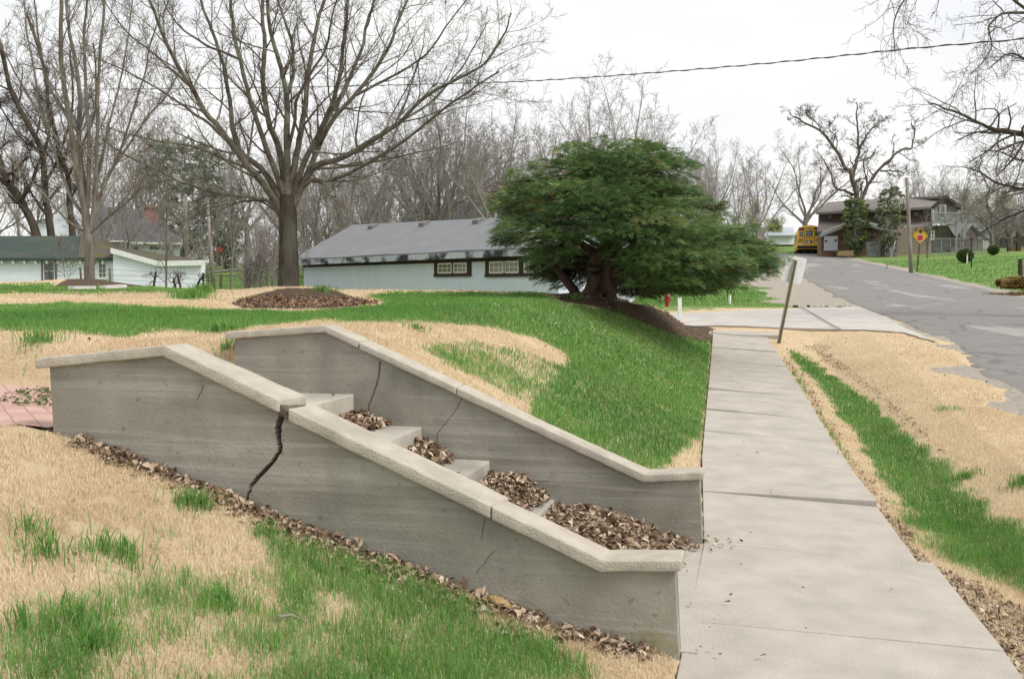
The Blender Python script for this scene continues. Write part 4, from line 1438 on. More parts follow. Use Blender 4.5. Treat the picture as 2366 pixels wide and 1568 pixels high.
def bark(name, c1, c2, scale=8, st=(1, 1, .22), bump=.8, c3=None):
    return pmat(name, c1, c2, scale=scale, detail=9, rough=.95, bump=bump, bscale=scale * 3, stretch=st, lo=.32, hi=.66, c3=c3, scale3=2.5, lo3=.55, hi3=.7, spec=.1)


M_BARK = bark('maple_bark', (.088, .075, .06), (.032, .027, .021), c3=(.115, .108, .085))
M_LIMB = bark('lichen_limb', (.175, .16, .126), (.065, .055, .044), scale=6, st=(1, 1, 1), c3=(.27, .275, .21))
M_GREYB = bark('grey_bark', (.22, .2, .165), (.10, .088, .07), c3=(.26, .255, .22))
M_GREYT = bark('grey_twig', (.27, .245, .215), (.16, .14, .12), st=(1, 1, 1))
M_DARKB = bark('dark_bark', (.10, .082, .062), (.045, .036, .028))
M_FART = bark('far_twig', (.33, .298, .275), (.22, .195, .175), scale=1, st=(1, 1, 1), bump=0)
M_FARB = bark('far_bark', (.29, .258, .228), (.18, .155, .135), scale=2, bump=0)


def zz(x, y): return (x * .5005, y * .5005)


def zz2(x, y): return (CX + x * .5005, y * .5005)


def traced_tree(root, limbs, depth, base, S, rng, mats, pxm, cnt=10, extra=2.5, rmin=0.0, conv=zz, thin=.78):
    """limbs: (points, r0px, r1px, bend in depth m, number of side shoots)"""
    out = []
    for pts, r0, r1, dz, nc in limbs:
        n = max(10, len(pts) * 4)
        sp = spline(pts, n)
        P3, R3 = [], []
        ph = rng.uniform(0, 50)
        for i, (x, y) in enumerate(sp):
            t = i / (n - 1)
            wv_ = min(1, t * 4) * 14
            x += wv_ * float(fbm(np.array([i * .55 + ph]), np.array([1.0]), 5, 3)[0] - .5); y += wv_ * .6 * float(fbm(np.array([i * .55 + ph]), np.array([7.0]), 5, 3)[0] - .5)
            d = depth + dz * t ** 1.3
            P3.append(tuple(P(*conv(x, y), d)))
            R3.append(max((r0 + (r1 - r0) * t ** .65) * .5005 * pxm * thin, rmin))
        dirs = [norm3(tuple(P3[min(i + 1, n - 1)][j] - P3[max(i - 1, 0)][j] for j in range(3))) for i in range(n)]
        L = sum(math.dist(P3[i], P3[i + 1]) for i in range(n - 1))
        out.append((0, P3, R3))
        side(out, P3, R3, dirs, min(L, 6.0), 0, S, rng, t0=.16, cnt=int(nc * 1.35))
    return out


# the big bare tree on the crest ------------------------------------
RNG = random.Random(21)
S_BIG = dict(lv=4, seg=[8, 7, 5, 3], gnarl=[.1, .13, .16, .2], up=[.02, .05, .04, .03], taper=[.4, .3, .3, .5], n=[12, 9, 7, 3], t0=[.2, .2, .15, .1],
             ang=[(.5, 1.0), (.5, .95), (.5, 1.0), (.5, 1)], lr=[.40, .42, .45, .5], rr=[.42, .5, .55, .6], tipshort=.45, minl=.14)
td = 19.0
pxm = td / FPX
bt = thing('bare_tree', 'big bare spreading tree with a straight dark trunk rising from a mulch mound', 'tree', onground(*TREE_XY))
# trunk with root flare
tp_ = [(1334, 1362), (1333, 1320), (1332, 1250), (1331, 1150), (1330, 1050), (1328, 980), (1326, 900)]
tr_ = [66, 50, 46, 42, 41, 42, 34]
sp = spline(tp_, 26)
trunk = [(0, [tuple(P(*zz(x, y), td)) for x, y in sp], list(np.interp(np.linspace(0, 6, 26), range(7), tr_) * .5005 * pxm))]
V, F = tubes([(p, r, 20) for _, p, r in trunk])
kk = fbm(np.arctan2(V[:, 1] - td, V[:, 0] - TREE_XY[0]) * 4, V[:, 2] * .9, 3, 3) - .5
cxy = np.array([np.mean([p[0] for p in trunk[0][1]]), td])
dv = V[:, :2] - cxy; dv /= np.linalg.norm(dv, axis=1, keepdims=True) + 1e-6
V[:, :2] += dv * (kk * .05)[:, None]
mesh_obj('trunk', V, F, M_BARK, bt, smooth=True)
LIMBS = [
    ([(1300, 990), (1265, 920), (1200, 830), (1080, 680), (960, 530), (880, 400), (800, 270), (740, 130), (690, 0), (620, -170)], 27, 6, -2.0, 13),
    ([(1305, 930), (1215, 790), (1100, 690), (1072, 560), (1050, 400), (1010, 230), (960, 100), (930, 0), (880, -170)], 22, 6, .8, 11),
    ([(1312, 900), (1260, 760), (1200, 600), (1150, 450), (1110, 280), (1075, 120), (1068, 0), (1050, -200)], 20, 7, -1.2, 11),
    ([(1320, 880), (1290, 700), (1240, 560), (1215, 400), (1225, 230), (1215, 100), (1210, 0), (1190, -200)], 23, 9, 1.6, 11),
    ([(1328, 900), (1325, 600), (1325, 440), (1300, 330), (1260, 180), (1235, 0), (1225, -200)], 23, 8, -.8, 11),
    ([(1325, 440), (1350, 350), (1346, 200), (1310, 80), (1280, 0), (1255, -150)], 14, 5, .7, 7),
    ([(1338, 900), (1370, 700), (1400, 560), (1420, 400), (1440, 230), (1470, 100), (1500, 0), (1545, -200)], 23, 8, 1.0, 11),
    ([(1345, 920), (1400, 760), (1470, 620), (1530, 480), (1570, 330), (1590, 170), (1600, 60), (1612, -170)], 21, 7, -1.8, 11),
    ([(1440, 690), (1520, 530), (1600, 400), (1660, 250), (1700, 100), (1725, 0), (1765, -170)], 16, 6, .6, 10),
    ([(1350, 930), (1430, 780), (1530, 560), (1640, 440), (1750, 300), (1830, 130), (1880, 0), (1960, -180)], 20, 6, 1.6, 12),
    ([(1355, 950), (1440, 780), (1560, 735), (1720, 650), (1850, 560), (1960, 450), (2080, 380), (2230, 300), (2310, 190), (2364, 60)], 24, 4, -1.0, 16),
    ([(1360, 930), (1430, 835), (1540, 830), (1700, 750), (1880, 640), (2050, 500), (2180, 410), (2300, 330)], 16, 4, -2.6, 14),
    ([(1430, 780), (1600, 770), (1800, 730), (2000, 690), (2140, 650)], 10, 3, 1.8, 9),
    ([(1300, 975), (1220, 920), (1100, 905), (960, 880), (820, 830), (700, 770), (580, 720), (470, 640)], 15, 4, -2.6, 14),
    ([(1290, 985), (1200, 930), (1090, 935), (980, 990), (930, 1000)], 8, 3, -1.0, 7),
    ([(1200, 800), (1050, 740), (900, 680), (720, 650), (560, 610), (420, 560)], 11, 3, 1.8, 12),
    ([(1080, 680), (950, 560), (860, 500), (760, 430), (640, 360), (520, 300), (400, 250)], 11, 3, -1.2, 11),
    ([(880, 400), (800, 330), (700, 240), (600, 160), (520, 60), (450, -60)], 10, 3, .9, 9),
    ([(1120, 280), (960, 210), (860, 150), (780, 60), (740, -60)], 9, 3, -.6, 7),
    ([(1850, 560), (1980, 480), (2120, 330), (2180, 230), (2260, 90)], 9, 3, .5, 8),
    ([(1640, 440), (1800, 360), (1960, 260), (2060, 120), (2160, 0)], 10, 3, -.6, 9),
    ([(1440, 840), (1490, 850), (1520, 900), (1545, 908)], 6, 4, -.8, 3),
    ([(1330, 700), (1360, 560), (1380, 430), (1500, 230), (1530, 100), (1560, -40)], 12, 4, -1.6, 8),
]
out = traced_tree(bt, LIMBS, td, None, S_BIG, RNG, None, pxm)
limb = [o for o in out if o[0] == 0]
V, F = tubes([(p, r, 9) for lv, p, r in limb])
mesh_obj('limbs', V, F, M_LIMB, bt, smooth=True).name = 'crown_limbs'
V, F = tubes([(p, [max(x, .0022) for x in r], sides_for(r[0])) for lv, p, r in out if lv > 0])
mesh_obj('crown', V, F, M_LIMB, bt, smooth=True)

# second tree at the left -------------------------------------------
RNG = random.Random(5)
S_UP = dict(S_BIG); S_UP.update(up=[.05, .09, .08, .06], n=[9, 8, 6, 3], ang=[(.35, .8), (.4, .8), (.4, .9), (.5, 1)], lr=[.38, .42, .45, .5])
ltd = 31.0
lp = thing('bare_tree', 'tall bare tree with many upright limbs standing before the white garage', 'tree', onground(*LTREE_XY))
LL = [
    ([(418, 1330), (414, 1250), (412, 1150), (408, 1075)], 33, 26, 0, 1),
    ([(405, 1080), (380, 900), (350, 760), (330, 600), (300, 430), (285, 250), (280, 0), (270, -250)], 24, 9, -.6, 12),
    ([(408, 1070), (375, 760), (365, 600), (372, 480), (350, 300), (320, 150), (310, 0), (300, -220)], 20, 7, .8, 12),
    ([(415, 1070), (445, 860), (450, 650), (455, 400), (465, 200), (485, 0), (505, -220)], 15, 6, -.8, 12),
    ([(420, 1060), (480, 850), (580, 690), (680, 540), (760, 450), (830, 330)], 12, 4, 1.0, 13),
    ([(392, 1070), (300, 1010), (240, 940), (140, 830), (50, 740), (-40, 600)], 8, 3, -1.5, 12),
    ([(425, 1070), (500, 1000), (600, 920), (650, 850), (700, 760)], 9, 3, -1.2, 10),
    ([(395, 1000), (320, 900), (250, 700), (200, 550), (150, 300), (120, 100), (100, -100)], 12, 4, 1.5, 13),
    ([(425, 980), (530, 750), (590, 600), (650, 400), (700, 200), (740, 60)], 10, 3, -1.5, 13),
    ([(405, 950), (410, 700), (400, 400), (390, 200), (402, 0), (410, -180)], 14, 5, -1.6, 12),
    ([(350, 760), (250, 620), (120, 420), (30, 260), (-60, 120)], 9, 3, -1, 12),
    ([(430, 900), (500, 600), (560, 350), (600, 100), (620, -80)], 9, 3, 1.8, 12),
    ([(365, 620), (230, 400), (180, 200), (160, 0), (150, -120)], 9, 3, -1.8, 11),
]
out = traced_tree(lp, LL, ltd, None, S_UP, RNG, None, ltd / FPX)
emit([o for o in out], lp, M_GREYB, M_GREYT, split=1, rmin=.004)

# three dark old trees behind the garage -----------------------------
S_OLD = dict(lv=5, seg=[8, 7, 6, 4, 3], gnarl=[.12, .2, .22, .22, .2], up=[.02, .05, .04, .03, .02], taper=[.45, .4, .35, .3, .4], n=[8, 6, 5, 4, 3], t0=[.2, .2, .2, .15, .1],
             ang=[(.5, 1.1), (.5, 1.1), (.5, 1.1), (.5, 1), (.5, 1)], lr=[.5, .5, .5, .5, .5], rr=[.5, .5, .5, .55, .6], tipshort=.4, minl=.3)
for pts, r0, r1, d_, lab, sd_ in (
        ([(175, 1120), (150, 1030), (95, 930), (40, 840), (0, 760), (-60, 560), (-90, 300)], 30, 16, 60, 'dark leaning old tree behind the garage, leftmost of three', 1),
        ([(240, 1120), (225, 1000), (205, 850), (190, 700), (110, 540), (40, 380), (-20, 120)], 26, 12, 62, 'dark old tree with an ivied foot between two others behind the garage', 2),
        ([(335, 1120), (325, 950), (310, 820), (260, 640), (220, 480), (200, 300), (120, 60)], 22, 9, 64, 'dark old tree directly behind the upright limbs of the tree before the garage', 3)):
    RNG = random.Random(sd_)
    b_ = P(*zz(*pts[0]), d_)
    rt = thing('old_tree', lab, 'tree', b_, group='dark old trees behind the garage')
    lim = [(pts, r0, r1, 1.0, 9)]
    m_ = pts[2:]
    lim.append(([pts[2], (pts[2][0] + 60, pts[2][1] - 120), (pts[2][0] + 130, pts[2][1] - 330), (pts[2][0] + 120, pts[2][1] - 620)], r1, 5, -1.5, 9))
    lim.append(([pts[3], (pts[3][0] - 90, pts[3][1] - 60), (pts[3][0] - 200, pts[3][1] - 230)], r1 * .8, 4, 1.5, 8))
    out = traced_tree(rt, lim, d_, None, S_OLD, RNG, None, d_ / FPX)
    emit(out, rt, M_DARKB, M_DARKB, far=True, rmin=.008)

# oak out of frame on the right whose limbs hang into the picture ----
RNG = random.Random(14)
S_OAK = dict(S_OLD); S_OAK.update(n=[6, 5, 4, 3, 3], lv=4, up=[.0, -.02, -.04, -.05, -.05], gnarl=[.1, .17, .2, .22, .2], lr=[.36, .48, .5, .5, .5], minl=.2)
od = 27.0
ok_ = thing('oak_tree', 'leafless oak at the right edge with limbs drooping over the road', 'tree', onground(16.8, od))
OL = [
    ([(2560, 1480), (2550, 1200), (2540, 900), (2550, 600), (2560, 300), (2580, 0), (2600, -300)], 60, 30, 0, 2),
    ([(2550, 760), (2470, 660), (2364, 625), (2280, 605), (2200, 590), (2100, 540), (2000, 500), (1920, 470)], 26, 3, -2, 17),
    ([(2550, 400), (2470, 120), (2400, 60), (2310, 0), (2250, -60), (2150, -160)], 15, 4, -3, 6),
    ([(2400, 60), (2290, 60), (2250, 70), (2205, 120), (2215, 210), (2180, 280), (2120, 340)], 10, 2, -3, 14),
    ([(2250, -60), (2000, -90), (1850, -40), (1790, 40), (1760, 130), (1770, 230)], 10, 2, -4, 14),
    ([(2555, 500), (2450, 330), (2364, 270), (2290, 250), (2200, 320)], 14, 3, 2, 12),
    ([(2550, 900), (2470, 860), (2364, 870), (2250, 850), (2150, 790), (2080, 770)], 17, 3, 3, 15),
    ([(2470, 860), (2380, 960), (2280, 1010), (2200, 1050), (2140, 1090)], 10, 2, 2, 12),
    ([(2550, 650), (2450, 700), (2350, 740), (2250, 700), (2160, 700)], 11, 2, -1, 13),
]
out = traced_tree(ok_, OL, od, None, S_OAK, RNG, None, od / FPX, conv=zz2)
emit(out, ok_, M_DARKB, bark('oak_twig', (.15, .13, .11), (.09, .075, .06), st=(1, 1, 1)), split=1, rmin=.004)

# leaning tree at the right edge of the far lawn
RNG = random.Random(19)
lt_ = thing('leaning_tree', 'bare grey tree whose low limbs spread behind the smaller round bush', 'tree', P(2293, 590, 86))
NL_ = [([(2218, 1185), (2216, 1130), (2214, 1085), (2260, 1075), (2310, 1060), (2380, 1035), (2450, 990)], 15, 4, 1, 13),
       ([(2214, 1085), (2190, 1040), (2150, 1000), (2110, 985), (2060, 990), (2020, 1010)], 10, 2, -1, 11),
       ([(2214, 1090), (2215, 1000), (2190, 930), (2200, 860), (2160, 790), (2170, 720)], 11, 2, 1, 12),
       ([(2216, 1000), (2260, 920), (2320, 850), (2350, 760), (2400, 700)], 9, 2, -1, 12)]
out = traced_tree(lt_, NL_, 86, None, S_OAK, RNG, None, 86 / FPX, conv=zz2)
emit(out, lt_, M_GREYB, M_GREYT, far=True, rmin=.012)

# gnarled tree beside the brown house ---------------------------------
RNG = random.Random(8)
gd = 97.0
gt = thing('gnarled_tree', 'gnarled bare tree with crooked dark limbs rising above the brown house', 'tree', P(*zz2(1595, 1120), gd))
GL = [
    ([(1595, 1140), (1592, 1000), (1590, 930), (1570, 800), (1540, 780), (1500, 700), (1430, 610), (1340, 560), (1300, 540)], 24, 4, -1, 12),
    ([(1572, 820), (1590, 740), (1602, 680), (1592, 560), (1590, 470)], 15, 3, 1, 10),
    ([(1602, 680), (1650, 610), (1680, 570), (1700, 530)], 8, 2, 1, 7),
    ([(1615, 1140), (1614, 1000), (1612, 930), (1645, 850), (1700, 780), (1760, 720), (1800, 690), (1848, 680), (1858, 600), (1840, 570)], 18, 3, 2, 13),
    ([(1700, 790), (1760, 790), (1830, 800)], 7, 2, -1, 7),
    ([(1575, 900), (1540, 880), (1500, 870), (1470, 800), (1440, 745), (1410, 700)], 11, 2, -2, 9),
    ([(1640, 850), (1625, 760), (1640, 700), (1620, 650)], 6, 2, -1, 7),
    ([(1430, 610), (1400, 560), (1370, 540), (1350, 500)], 5, 2, 0, 6),
    ([(1500, 700), (1500, 640), (1470, 600), (1480, 560)], 5, 2, 1, 6),
]
S_GN = dict(S_OLD); S_GN.update(gnarl=[.15, .25, .28, .28, .2], lv=4, lr=[.45, .5, .5, .5, .5], up=[.0, .05, .04, .02, 0])
out = traced_tree(gt, GL, gd, None, S_GN, RNG, None, gd / FPX, conv=zz2)
emit(out, gt, bark('gnarled_bark', (.17, .145, .12), (.085, .07, .055)), bark('gnarled_twig', (.22, .19, .165), (.13, .11, .095), st=(1, 1, 1)), far=True, rmin=.016)

# the wood behind: a few kinds of tree, copied -------------------------
S_A = dict(lv=5, seg=[8, 7, 5, 4, 3], gnarl=[.05, .12, .15, .18, .2], up=[.02, .06, .05, .04, .03], taper=[.35, .3, .3, .3, .5], n=[15, 8, 6, 4, 3], t0=[.22, .2, .15, .1, .1],
           ang=[(.4, .85), (.4, .8), (.4, .9), (.5, 1), (.5, 1)], lr=[.5, .45, .45, .5, .5], rr=[.45, .5, .5, .55, .6], tipshort=.55, minl=.35)
S_B = dict(S_A); S_B.update(ang=[(.25, .55), (.35, .7), (.4, .8), (.4, .9), (.5, 1)], up=[.02, .10, .08, .05, .03], n=[14, 8, 6, 4, 3], lr=[.55, .45, .45, .5, .5])
S_C = dict(S_A); S_C.update(gnarl=[.10, .2, .22, .22, .2], ang=[(.5, 1.1), (.5, 1.0), (.5, 1.0), (.5, 1), (.5, 1)], n=[11, 8, 6, 4, 3], lr=[.6, .5, .45, .5, .5])
PROTO = []


def wood_tree(out, h, nl, spread, r, rng, nb=11, nt=7, nu=4, leader=True, gn=.09, up=.03):
    """trunk that divides low into long rising limbs ending in a fine haze of twigs"""
    S = dict(lv=5, seg=[5, 9, 6, 4, 3], gnarl=[.03, gn, gn * 1.4, .16, .2], up=[0, up, up, .03, .02], taper=[.75, .12, .2, .3, .5], n=[0, nb, nt, nu, 2], t0=[1, .2, .12, .1, .1],
             ang=[(.3, .5), (.4, .8), (.4, .85), (.4, .9), (.4, .9)], lr=[1, .36, .46, .5, .5], rr=[.5, .42, .45, .55, .6], tipshort=.45, minl=.3)
    th = h * rng.uniform(.2, .32)
    p = (0, 0, -.6); d = (0, 0, 1)
    pts = [p]
    for i in range(6):
        d = norm3((d[0] + rng.gauss(0, .03), d[1] + rng.gauss(0, .03), 1)); p = tuple(p[j] + d[j] * (th + .6) / 6 for j in range(3)); pts.append(p)
    out.append((0, pts, [r * (1.25 - .5 * i / 6) for i in range(7)]))
    az = rng.uniform(0, 6.28)
    for k in range(nl):
        az += 2.4 + rng.uniform(-.4, .4)
        ang = rng.uniform(.04, .14) if (leader and k == 0) else rng.uniform(*spread)
        q = pts[6] if k < nl // 2 + 1 else pts[rng.choice((4, 5, 5))]
        L = (h - q[2]) / max(math.cos(ang * .75), .5) * rng.uniform(.72, 1.02) * (1 if k < nl // 2 + 1 else .8)
        grow(out, q, deflect((0, 0, 1), ang, az), L, r * rng.uniform(.42, .6), 1, S, rng)


for k, (h_, nl, spr, r_, gn, up, kw) in enumerate(((13, 7, (.2, .55), .20, .07, .035, {}), (14, 8, (.12, .4), .18, .06, .03, {}), (12, 6, (.25, .65), .16, .1, .04, {}),
                                               (11, 7, (.35, .95), .24, .13, .04, dict(leader=False)), (13, 5, (.1, .35), .12, .07, .03, {}), (10, 8, (.3, .85), .16, .12, .045, {}))):
    RNG = random.Random(100 + k)
    o = thing('bare_wood_tree', 'x', 'tree', (0, 0, 0), local=True)
    out = []
    wood_tree(out, h_, nl, spr, r_, RNG, gn=gn, up=up, **kw)
    emit(out, o, M_FARB, M_FART, far=True, split=1, rmin=.008)
    PROTO.append((o, h_))
used = [False] * len(PROTO)


def put_tree(k, x, y, h, rz, label, group, wide=1.0, z=None):
    o, h0 = PROTO[k]
    if used[k]:
        o = copy_tree(o)
    used[k] = True
    z = float(H(np.array([x]), np.array([y]))[0]) if z is None else z
    o.location = (x, y, z); o.rotation_euler = (0, 0, rz)
    s = h / h0
    o.scale = (s * wide, s * wide, s)
    o['label'] = label; o['category'] = 'tree'; o['group'] = group
    return o


wr = random.Random(33)
GW = 'bare trees of the wood behind the houses'
LB = {'a': 'bare twiggy tree in the wood between the big tree and the evergreen', 'l': 'bare tree in the hazy wood far behind the garage',
      'r': 'slender bare tree standing along the hilltop right of the evergreen'}
# (image x, depth, image y of its top)
spots = []
for X in range(640, 1340, 30):
    spots.append((X + wr.uniform(-14, 14), wr.uniform(58, 92), wr.uniform(215, 350), 'a'))
for X in range(660, 1700, 56):
    spots.append((X + wr.uniform(-20, 20), wr.uniform(95, 135), wr.uniform(300, 400), 'a'))
for X in range(-60, 640, 50):
    spots.append((X + wr.uniform(-20, 20), wr.uniform(85, 120), wr.uniform(230, 400), 'l'))
for X in range(1560, 1720, 34):
    spots.append((X + wr.uniform(-14, 14), wr.uniform(75, 110), wr.uniform(300, 400), 'a'))
for X in (235, 285, 405, 465, 530, 590, 635):
    spots.append((X + wr.uniform(-14, 14), wr.uniform(56, 68), wr.uniform(360, 480), 'l'))
for X in range(2020, 2420, 40):
    spots.append((X + wr.uniform(-14, 14), wr.uniform(125, 150), wr.uniform(370, 440), 'r'))
for X, d_, ty_, kk_ in spots:
    x = (X - CX) / FPX * d_
    z = float(H(np.array([x]), np.array([d_]))[0])
    top = CAMZ + (HY - ty_) / FPX * d_
    put_tree(wr.randrange(len(PROTO)), x, d_, max(top - z, 5), wr.uniform(0, 6.28), LB[kk_], GW, wr.uniform(.85, 1.15))
for X, d_, ty_, k_, wd_, lab in ((1425, 62, 150, 1, 1.15, 'tallest bare tree, its dome of twigs rising just behind the evergreen'), (1335, 60, 215, 0, 1.0, 'bare tree beside the tallest one behind the evergreen'),
                            (1520, 66, 215, 4, 1.1, 'bare tree right of the tallest one, above the right shoulder of the evergreen'), (1010, 66, 215, 3, 1.0, 'bare tree with a forked leader above the ridge of the blue house'),
                            (1752, 96, 300, 0, 1.15, 'elm shaped bare tree just left of the school bus'), (1858, 112, 325, 3, 1.2, 'low branching bare tree directly behind the school bus'),
                            (1640, 88, 330, 1, 1.0, 'slim bare tree behind the right end of the evergreen'), (2215, 118, 375, 3, 1.1, 'crooked bare tree behind the gable of the brown house'),
                            (1700, 118, 345, 4, 1.0, 'thin bare tree between the evergreen and the elm shaped tree')):
    x = (X - CX) / FPX * d_
    z = float(H(np.array([x]), np.array([d_]))[0])
    put_tree(k_, x, d_, CAMZ + (HY - ty_) / FPX * d_ - z, wr.uniform(0, 6.28), lab, 'bare trees of the wood behind the houses', wd_)

# leaf budding yellow green trees (small soft leaves on twigs)
M_BUD = pmat('spring_leaf', (.35, .38, .12), tint=[(.22, .27, .09), (.34, .38, .14), (.45, .48, .22)], rough=.8, trans=.3)


def foliage(name, centres, radii, n, size, mat, parent, seed, flatz=.8):
    g = np.random.default_rng(seed)
    c = np.array(centres, float); r = np.array(radii, float)
    k = g.integers(0, len(c), n)
    u = g.normal(0, 1, (n, 3)); u /= np.linalg.norm(u, axis=1, keepdims=True)
    rad = g.uniform(.15, 1, n) ** .5
    p = c[k] + u * (rad * r[k])[:, None] * np.array([1, 1, flatz])
    s = g.uniform(.5, 1.2, n) * size
    a = g.normal(0, 1, (n, 3)); a /= np.linalg.norm(a, axis=1, keepdims=True)
    b = np.cross(a, g.normal(0, 1, (n, 3))); b /= np.linalg.norm(b, axis=1, keepdims=True)
    V = np.stack([p - a * s[:, None], p + b * s[:, None] * .45, p + a * s[:, None], p - b * s[:, None] * .45], 1)
    F = (np.arange(n) * 4)[:, None] + np.array([[0, 1, 2, 3]])
    return mesh_obj(name, V.reshape(-1, 3), [F], mat, parent, attrs={'tint': np.repeat(g.uniform(0, 1, n), 4)})


for X, d_, ty_, w_, lab in ((1738, 120, 455, 38, 'yellow green budding tree between the evergreen and the bus'), (1790, 124, 500, 20, 'small yellow green budding tree just behind the elm shaped tree'),
                            (2235, 128, 425, 60, 'yellow green budding tree behind the gable of the brown house'), (2320, 132, 430, 45, 'yellow green budding tree at the right edge behind the brown house')):
    x = (X - CX) / FPX * d_; z = float(H(np.array([x]), np.array([d_]))[0]); top = CAMZ + (HY - ty_) / FPX * d_
    rt = thing('budding_tree', lab, 'tree', (x, d_, z), group='budding trees on the hilltop')
    RNG = random.Random(int(X)); out = []
    grow(out, (x, d_, z - .3), (0, 0, 1), (top - z) * .75, .14, 0, S_B, RNG)
    emit(out, rt, M_FARB, M_FART, far=True, rmin=.01)
    wm = w_ / FPX * d_
    cs = [(x + RNG.uniform(-1, 1) * wm, d_ + RNG.uniform(-1, 1) * wm, z + (top - z) * RNG.uniform(.45, .95)) for _ in range(26)]
    foliage('leaves', cs, [wm * .4] * 26, 2600, .09, M_BUD, rt, int(X))

# brushwood at the wood's foot: nobody could count these stems
RNG = random.Random(3)
S_BR = dict(lv=3, seg=[4, 3, 3], gnarl=[.12, .2, .2], up=[.03, .04, .03], taper=[.4, .4, .5], n=[8, 5, 3], t0=[.15, .15, .1], ang=[(.3, .8), (.4, .9), (.5, 1)], lr=[.5, .5, .5], rr=[.6, .6, .6], tipshort=.4, minl=.3)


def brush(label, spots_, seed):
    RNG = random.Random(seed); out = []
    for X, d_, h in spots_:
        x = (X - CX) / FPX * d_
        z = float(H(np.array([x]), np.array([d_]))[0])
        for s_ in range(3):
            grow(out, (x + RNG.uniform(-1, 1), d_ + RNG.uniform(-1, 1), z - .2), norm3((RNG.gauss(0, .3), RNG.gauss(0, .3), 1)), h * RNG.uniform(.6, 1), .035, 0, S_BR, RNG)
    V, F = tubes([(p, [max(x, .011) for x in r], 3) for lv, p, r in out])
    return tag(mesh_obj('undergrowth', V, F, M_FART), label, kind='stuff')


brush('grey brown undergrowth filling the wood behind the blue house', [(RNG.uniform(640, 1420), RNG.uniform(58, 95), RNG.uniform(3, 7.5)) for _ in range(120)], 1)
brush('grey brown undergrowth behind the garage', [(RNG.uniform(-60, 660), RNG.uniform(85, 120), RNG.uniform(3, 7)) for _ in range(80)], 2)
brush('grey undergrowth on the hilltop behind the brown house', [(RNG.uniform(2180, 2420), RNG.uniform(108, 130), RNG.uniform(3, 8)) for _ in range(110)] + [(RNG.uniform(1560, 1800), RNG.uniform(128, 145), RNG.uniform(2, 5)) for _ in range(40)], 3)
# ------------------------------------------------------------------ the old juniper at the corner of the slope
JD = 17.0
JP = JD / FPX
jn = thing('juniper_tree', 'dark green wide spreading evergreen on a leaning trunk above the sidewalk', 'tree', onground(*JUN_XY))
M_JBARK = bark('juniper_bark', (.12, .085, .065), (.045, .03, .022), scale=9, st=(1, 1, .3))
PADS = [  # image x, y, forward offset (m), half width, half height (image px), droop to the right
    (1400, 352, 0, 95, 30), (1490, 352, .3, 75, 24), (1320, 392, -.2, 100, 32), (1440, 398, -.6, 125, 38), (1530, 395, .4, 62, 26), (1555, 378, .2, 32, 12),
    (1235, 425, .7, 70, 22), (1195, 500, .7, 52, 36), (1180, 550, .5, 40, 26), (1285, 452, -.7, 100, 42), (1415, 455, -1.1, 130, 46), (1540, 462, -.4, 85, 42),
    (1255, 525, -1.0, 92, 42), (1370, 525, -1.4, 112, 50), (1485, 525, -1.4, 125, 52), (1595, 515, -.2, 75, 46), (1270, 575, -.9, 65, 38),
    (1495, 592, -1.5, 70, 44), (1565, 592, -1.3, 115, 50), (1645, 565, 0, 72, 46), (1705, 560, .2, 60, 38), (1645, 622, -.8, 92, 44), (1735, 600, .2, 55, 32),
    (1762, 612, .4, 34, 20), (1525, 640, -1.0, 78, 32), (1490, 668, .3, 55, 16), (1580, 672, .2, 60, 16), (1455, 650, .5, 50, 26), (1530, 660, .7, 70, 26), (1610, 664, .5, 60, 20), (1655, 645, .3, 50, 24), (1690, 578, -.3, 72, 42), (1742, 597, 0, 52, 36), (1768, 617, .2, 28, 24), (1655, 602, -.5, 82, 46), (1310, 652, 1.2, 60, 26), (1390, 622, 1.5, 75, 42), (1475, 665, 1.3, 55, 24), (1425, 670, 1.6, 50, 20), (1290, 603, .2, 50, 26), (1275, 640, .8, 40, 18), (1340, 625, .9, 45, 30), (1255, 612, .6, 40, 26), (1335, 590, .3, 55, 30), (1305, 630, 1.0, 55, 20), (1480, 675, .8, 60, 20), (1745, 585, -.3, 60, 34), (1150, 470, .8, 26, 26), (1160, 555, .5, 26, 20), (1605, 650, -.6, 76, 28), (1690, 628, .3, 72, 30),
    (1300, 470, 1.2, 115, 50), (1450, 450, 1.3, 140, 60), (1600, 540, 1.2, 110, 50), (1560, 630, 1.0, 115, 38), (1280, 585, 1.0, 64, 36), (1470, 640, 1.0, 105, 32),
    (1350, 610, 1.3, 60, 30), (1300, 630, .9, 30, 22), (1660, 480, .6, 28, 18), (1600, 450, .5, 30, 22)]
padC, padR = [], []
for X, Y, dz, rx, rz in PADS:
    padC.append(P(X, Y, JD + dz)); padR.append((rx * JP, min(rx * JP * .85, 1.0), rz * JP))
padC = np.array(padC); padR = np.array(padR)
# trunk, second stem, roots, limbs
JT = [([(1412, 745), (1402, 690), (1398, 660), (1404, 620), (1412, 580), (1420, 530), (1430, 470), (1435, 420)], [27, 24, 22, 20, 18, 16, 13, 9], 0),
      ([(1300, 697), (1335, 690), (1362, 672), (1372, 640), (1372, 610), (1385, 585), (1405, 565)], [5, 8, 13, 15, 14, 13, 12], -.15),
      ([(1340, 690), (1310, 650), (1285, 620), (1265, 595)], [12, 10, 8, 5], .3)]
tw = []
for pts, rad, dz in JT:
    n = 22
    sp = spline(pts, n)
    tw.append(([tuple(P(x, y, JD + dz)) for x, y in sp], list(np.interp(np.linspace(0, len(rad) - 1, n), range(len(rad)), rad) * JP), 14))
V, F = tubes(tw)
kk = fbm(V[:, 0] * 9 + V[:, 1] * 7, V[:, 2] * 2.2, 13, 4) - .5
V[:, 0] += kk * .035; V[:, 1] += kk * .03
mesh_obj('trunk', V, F, M_JBARK, jn, smooth=True)
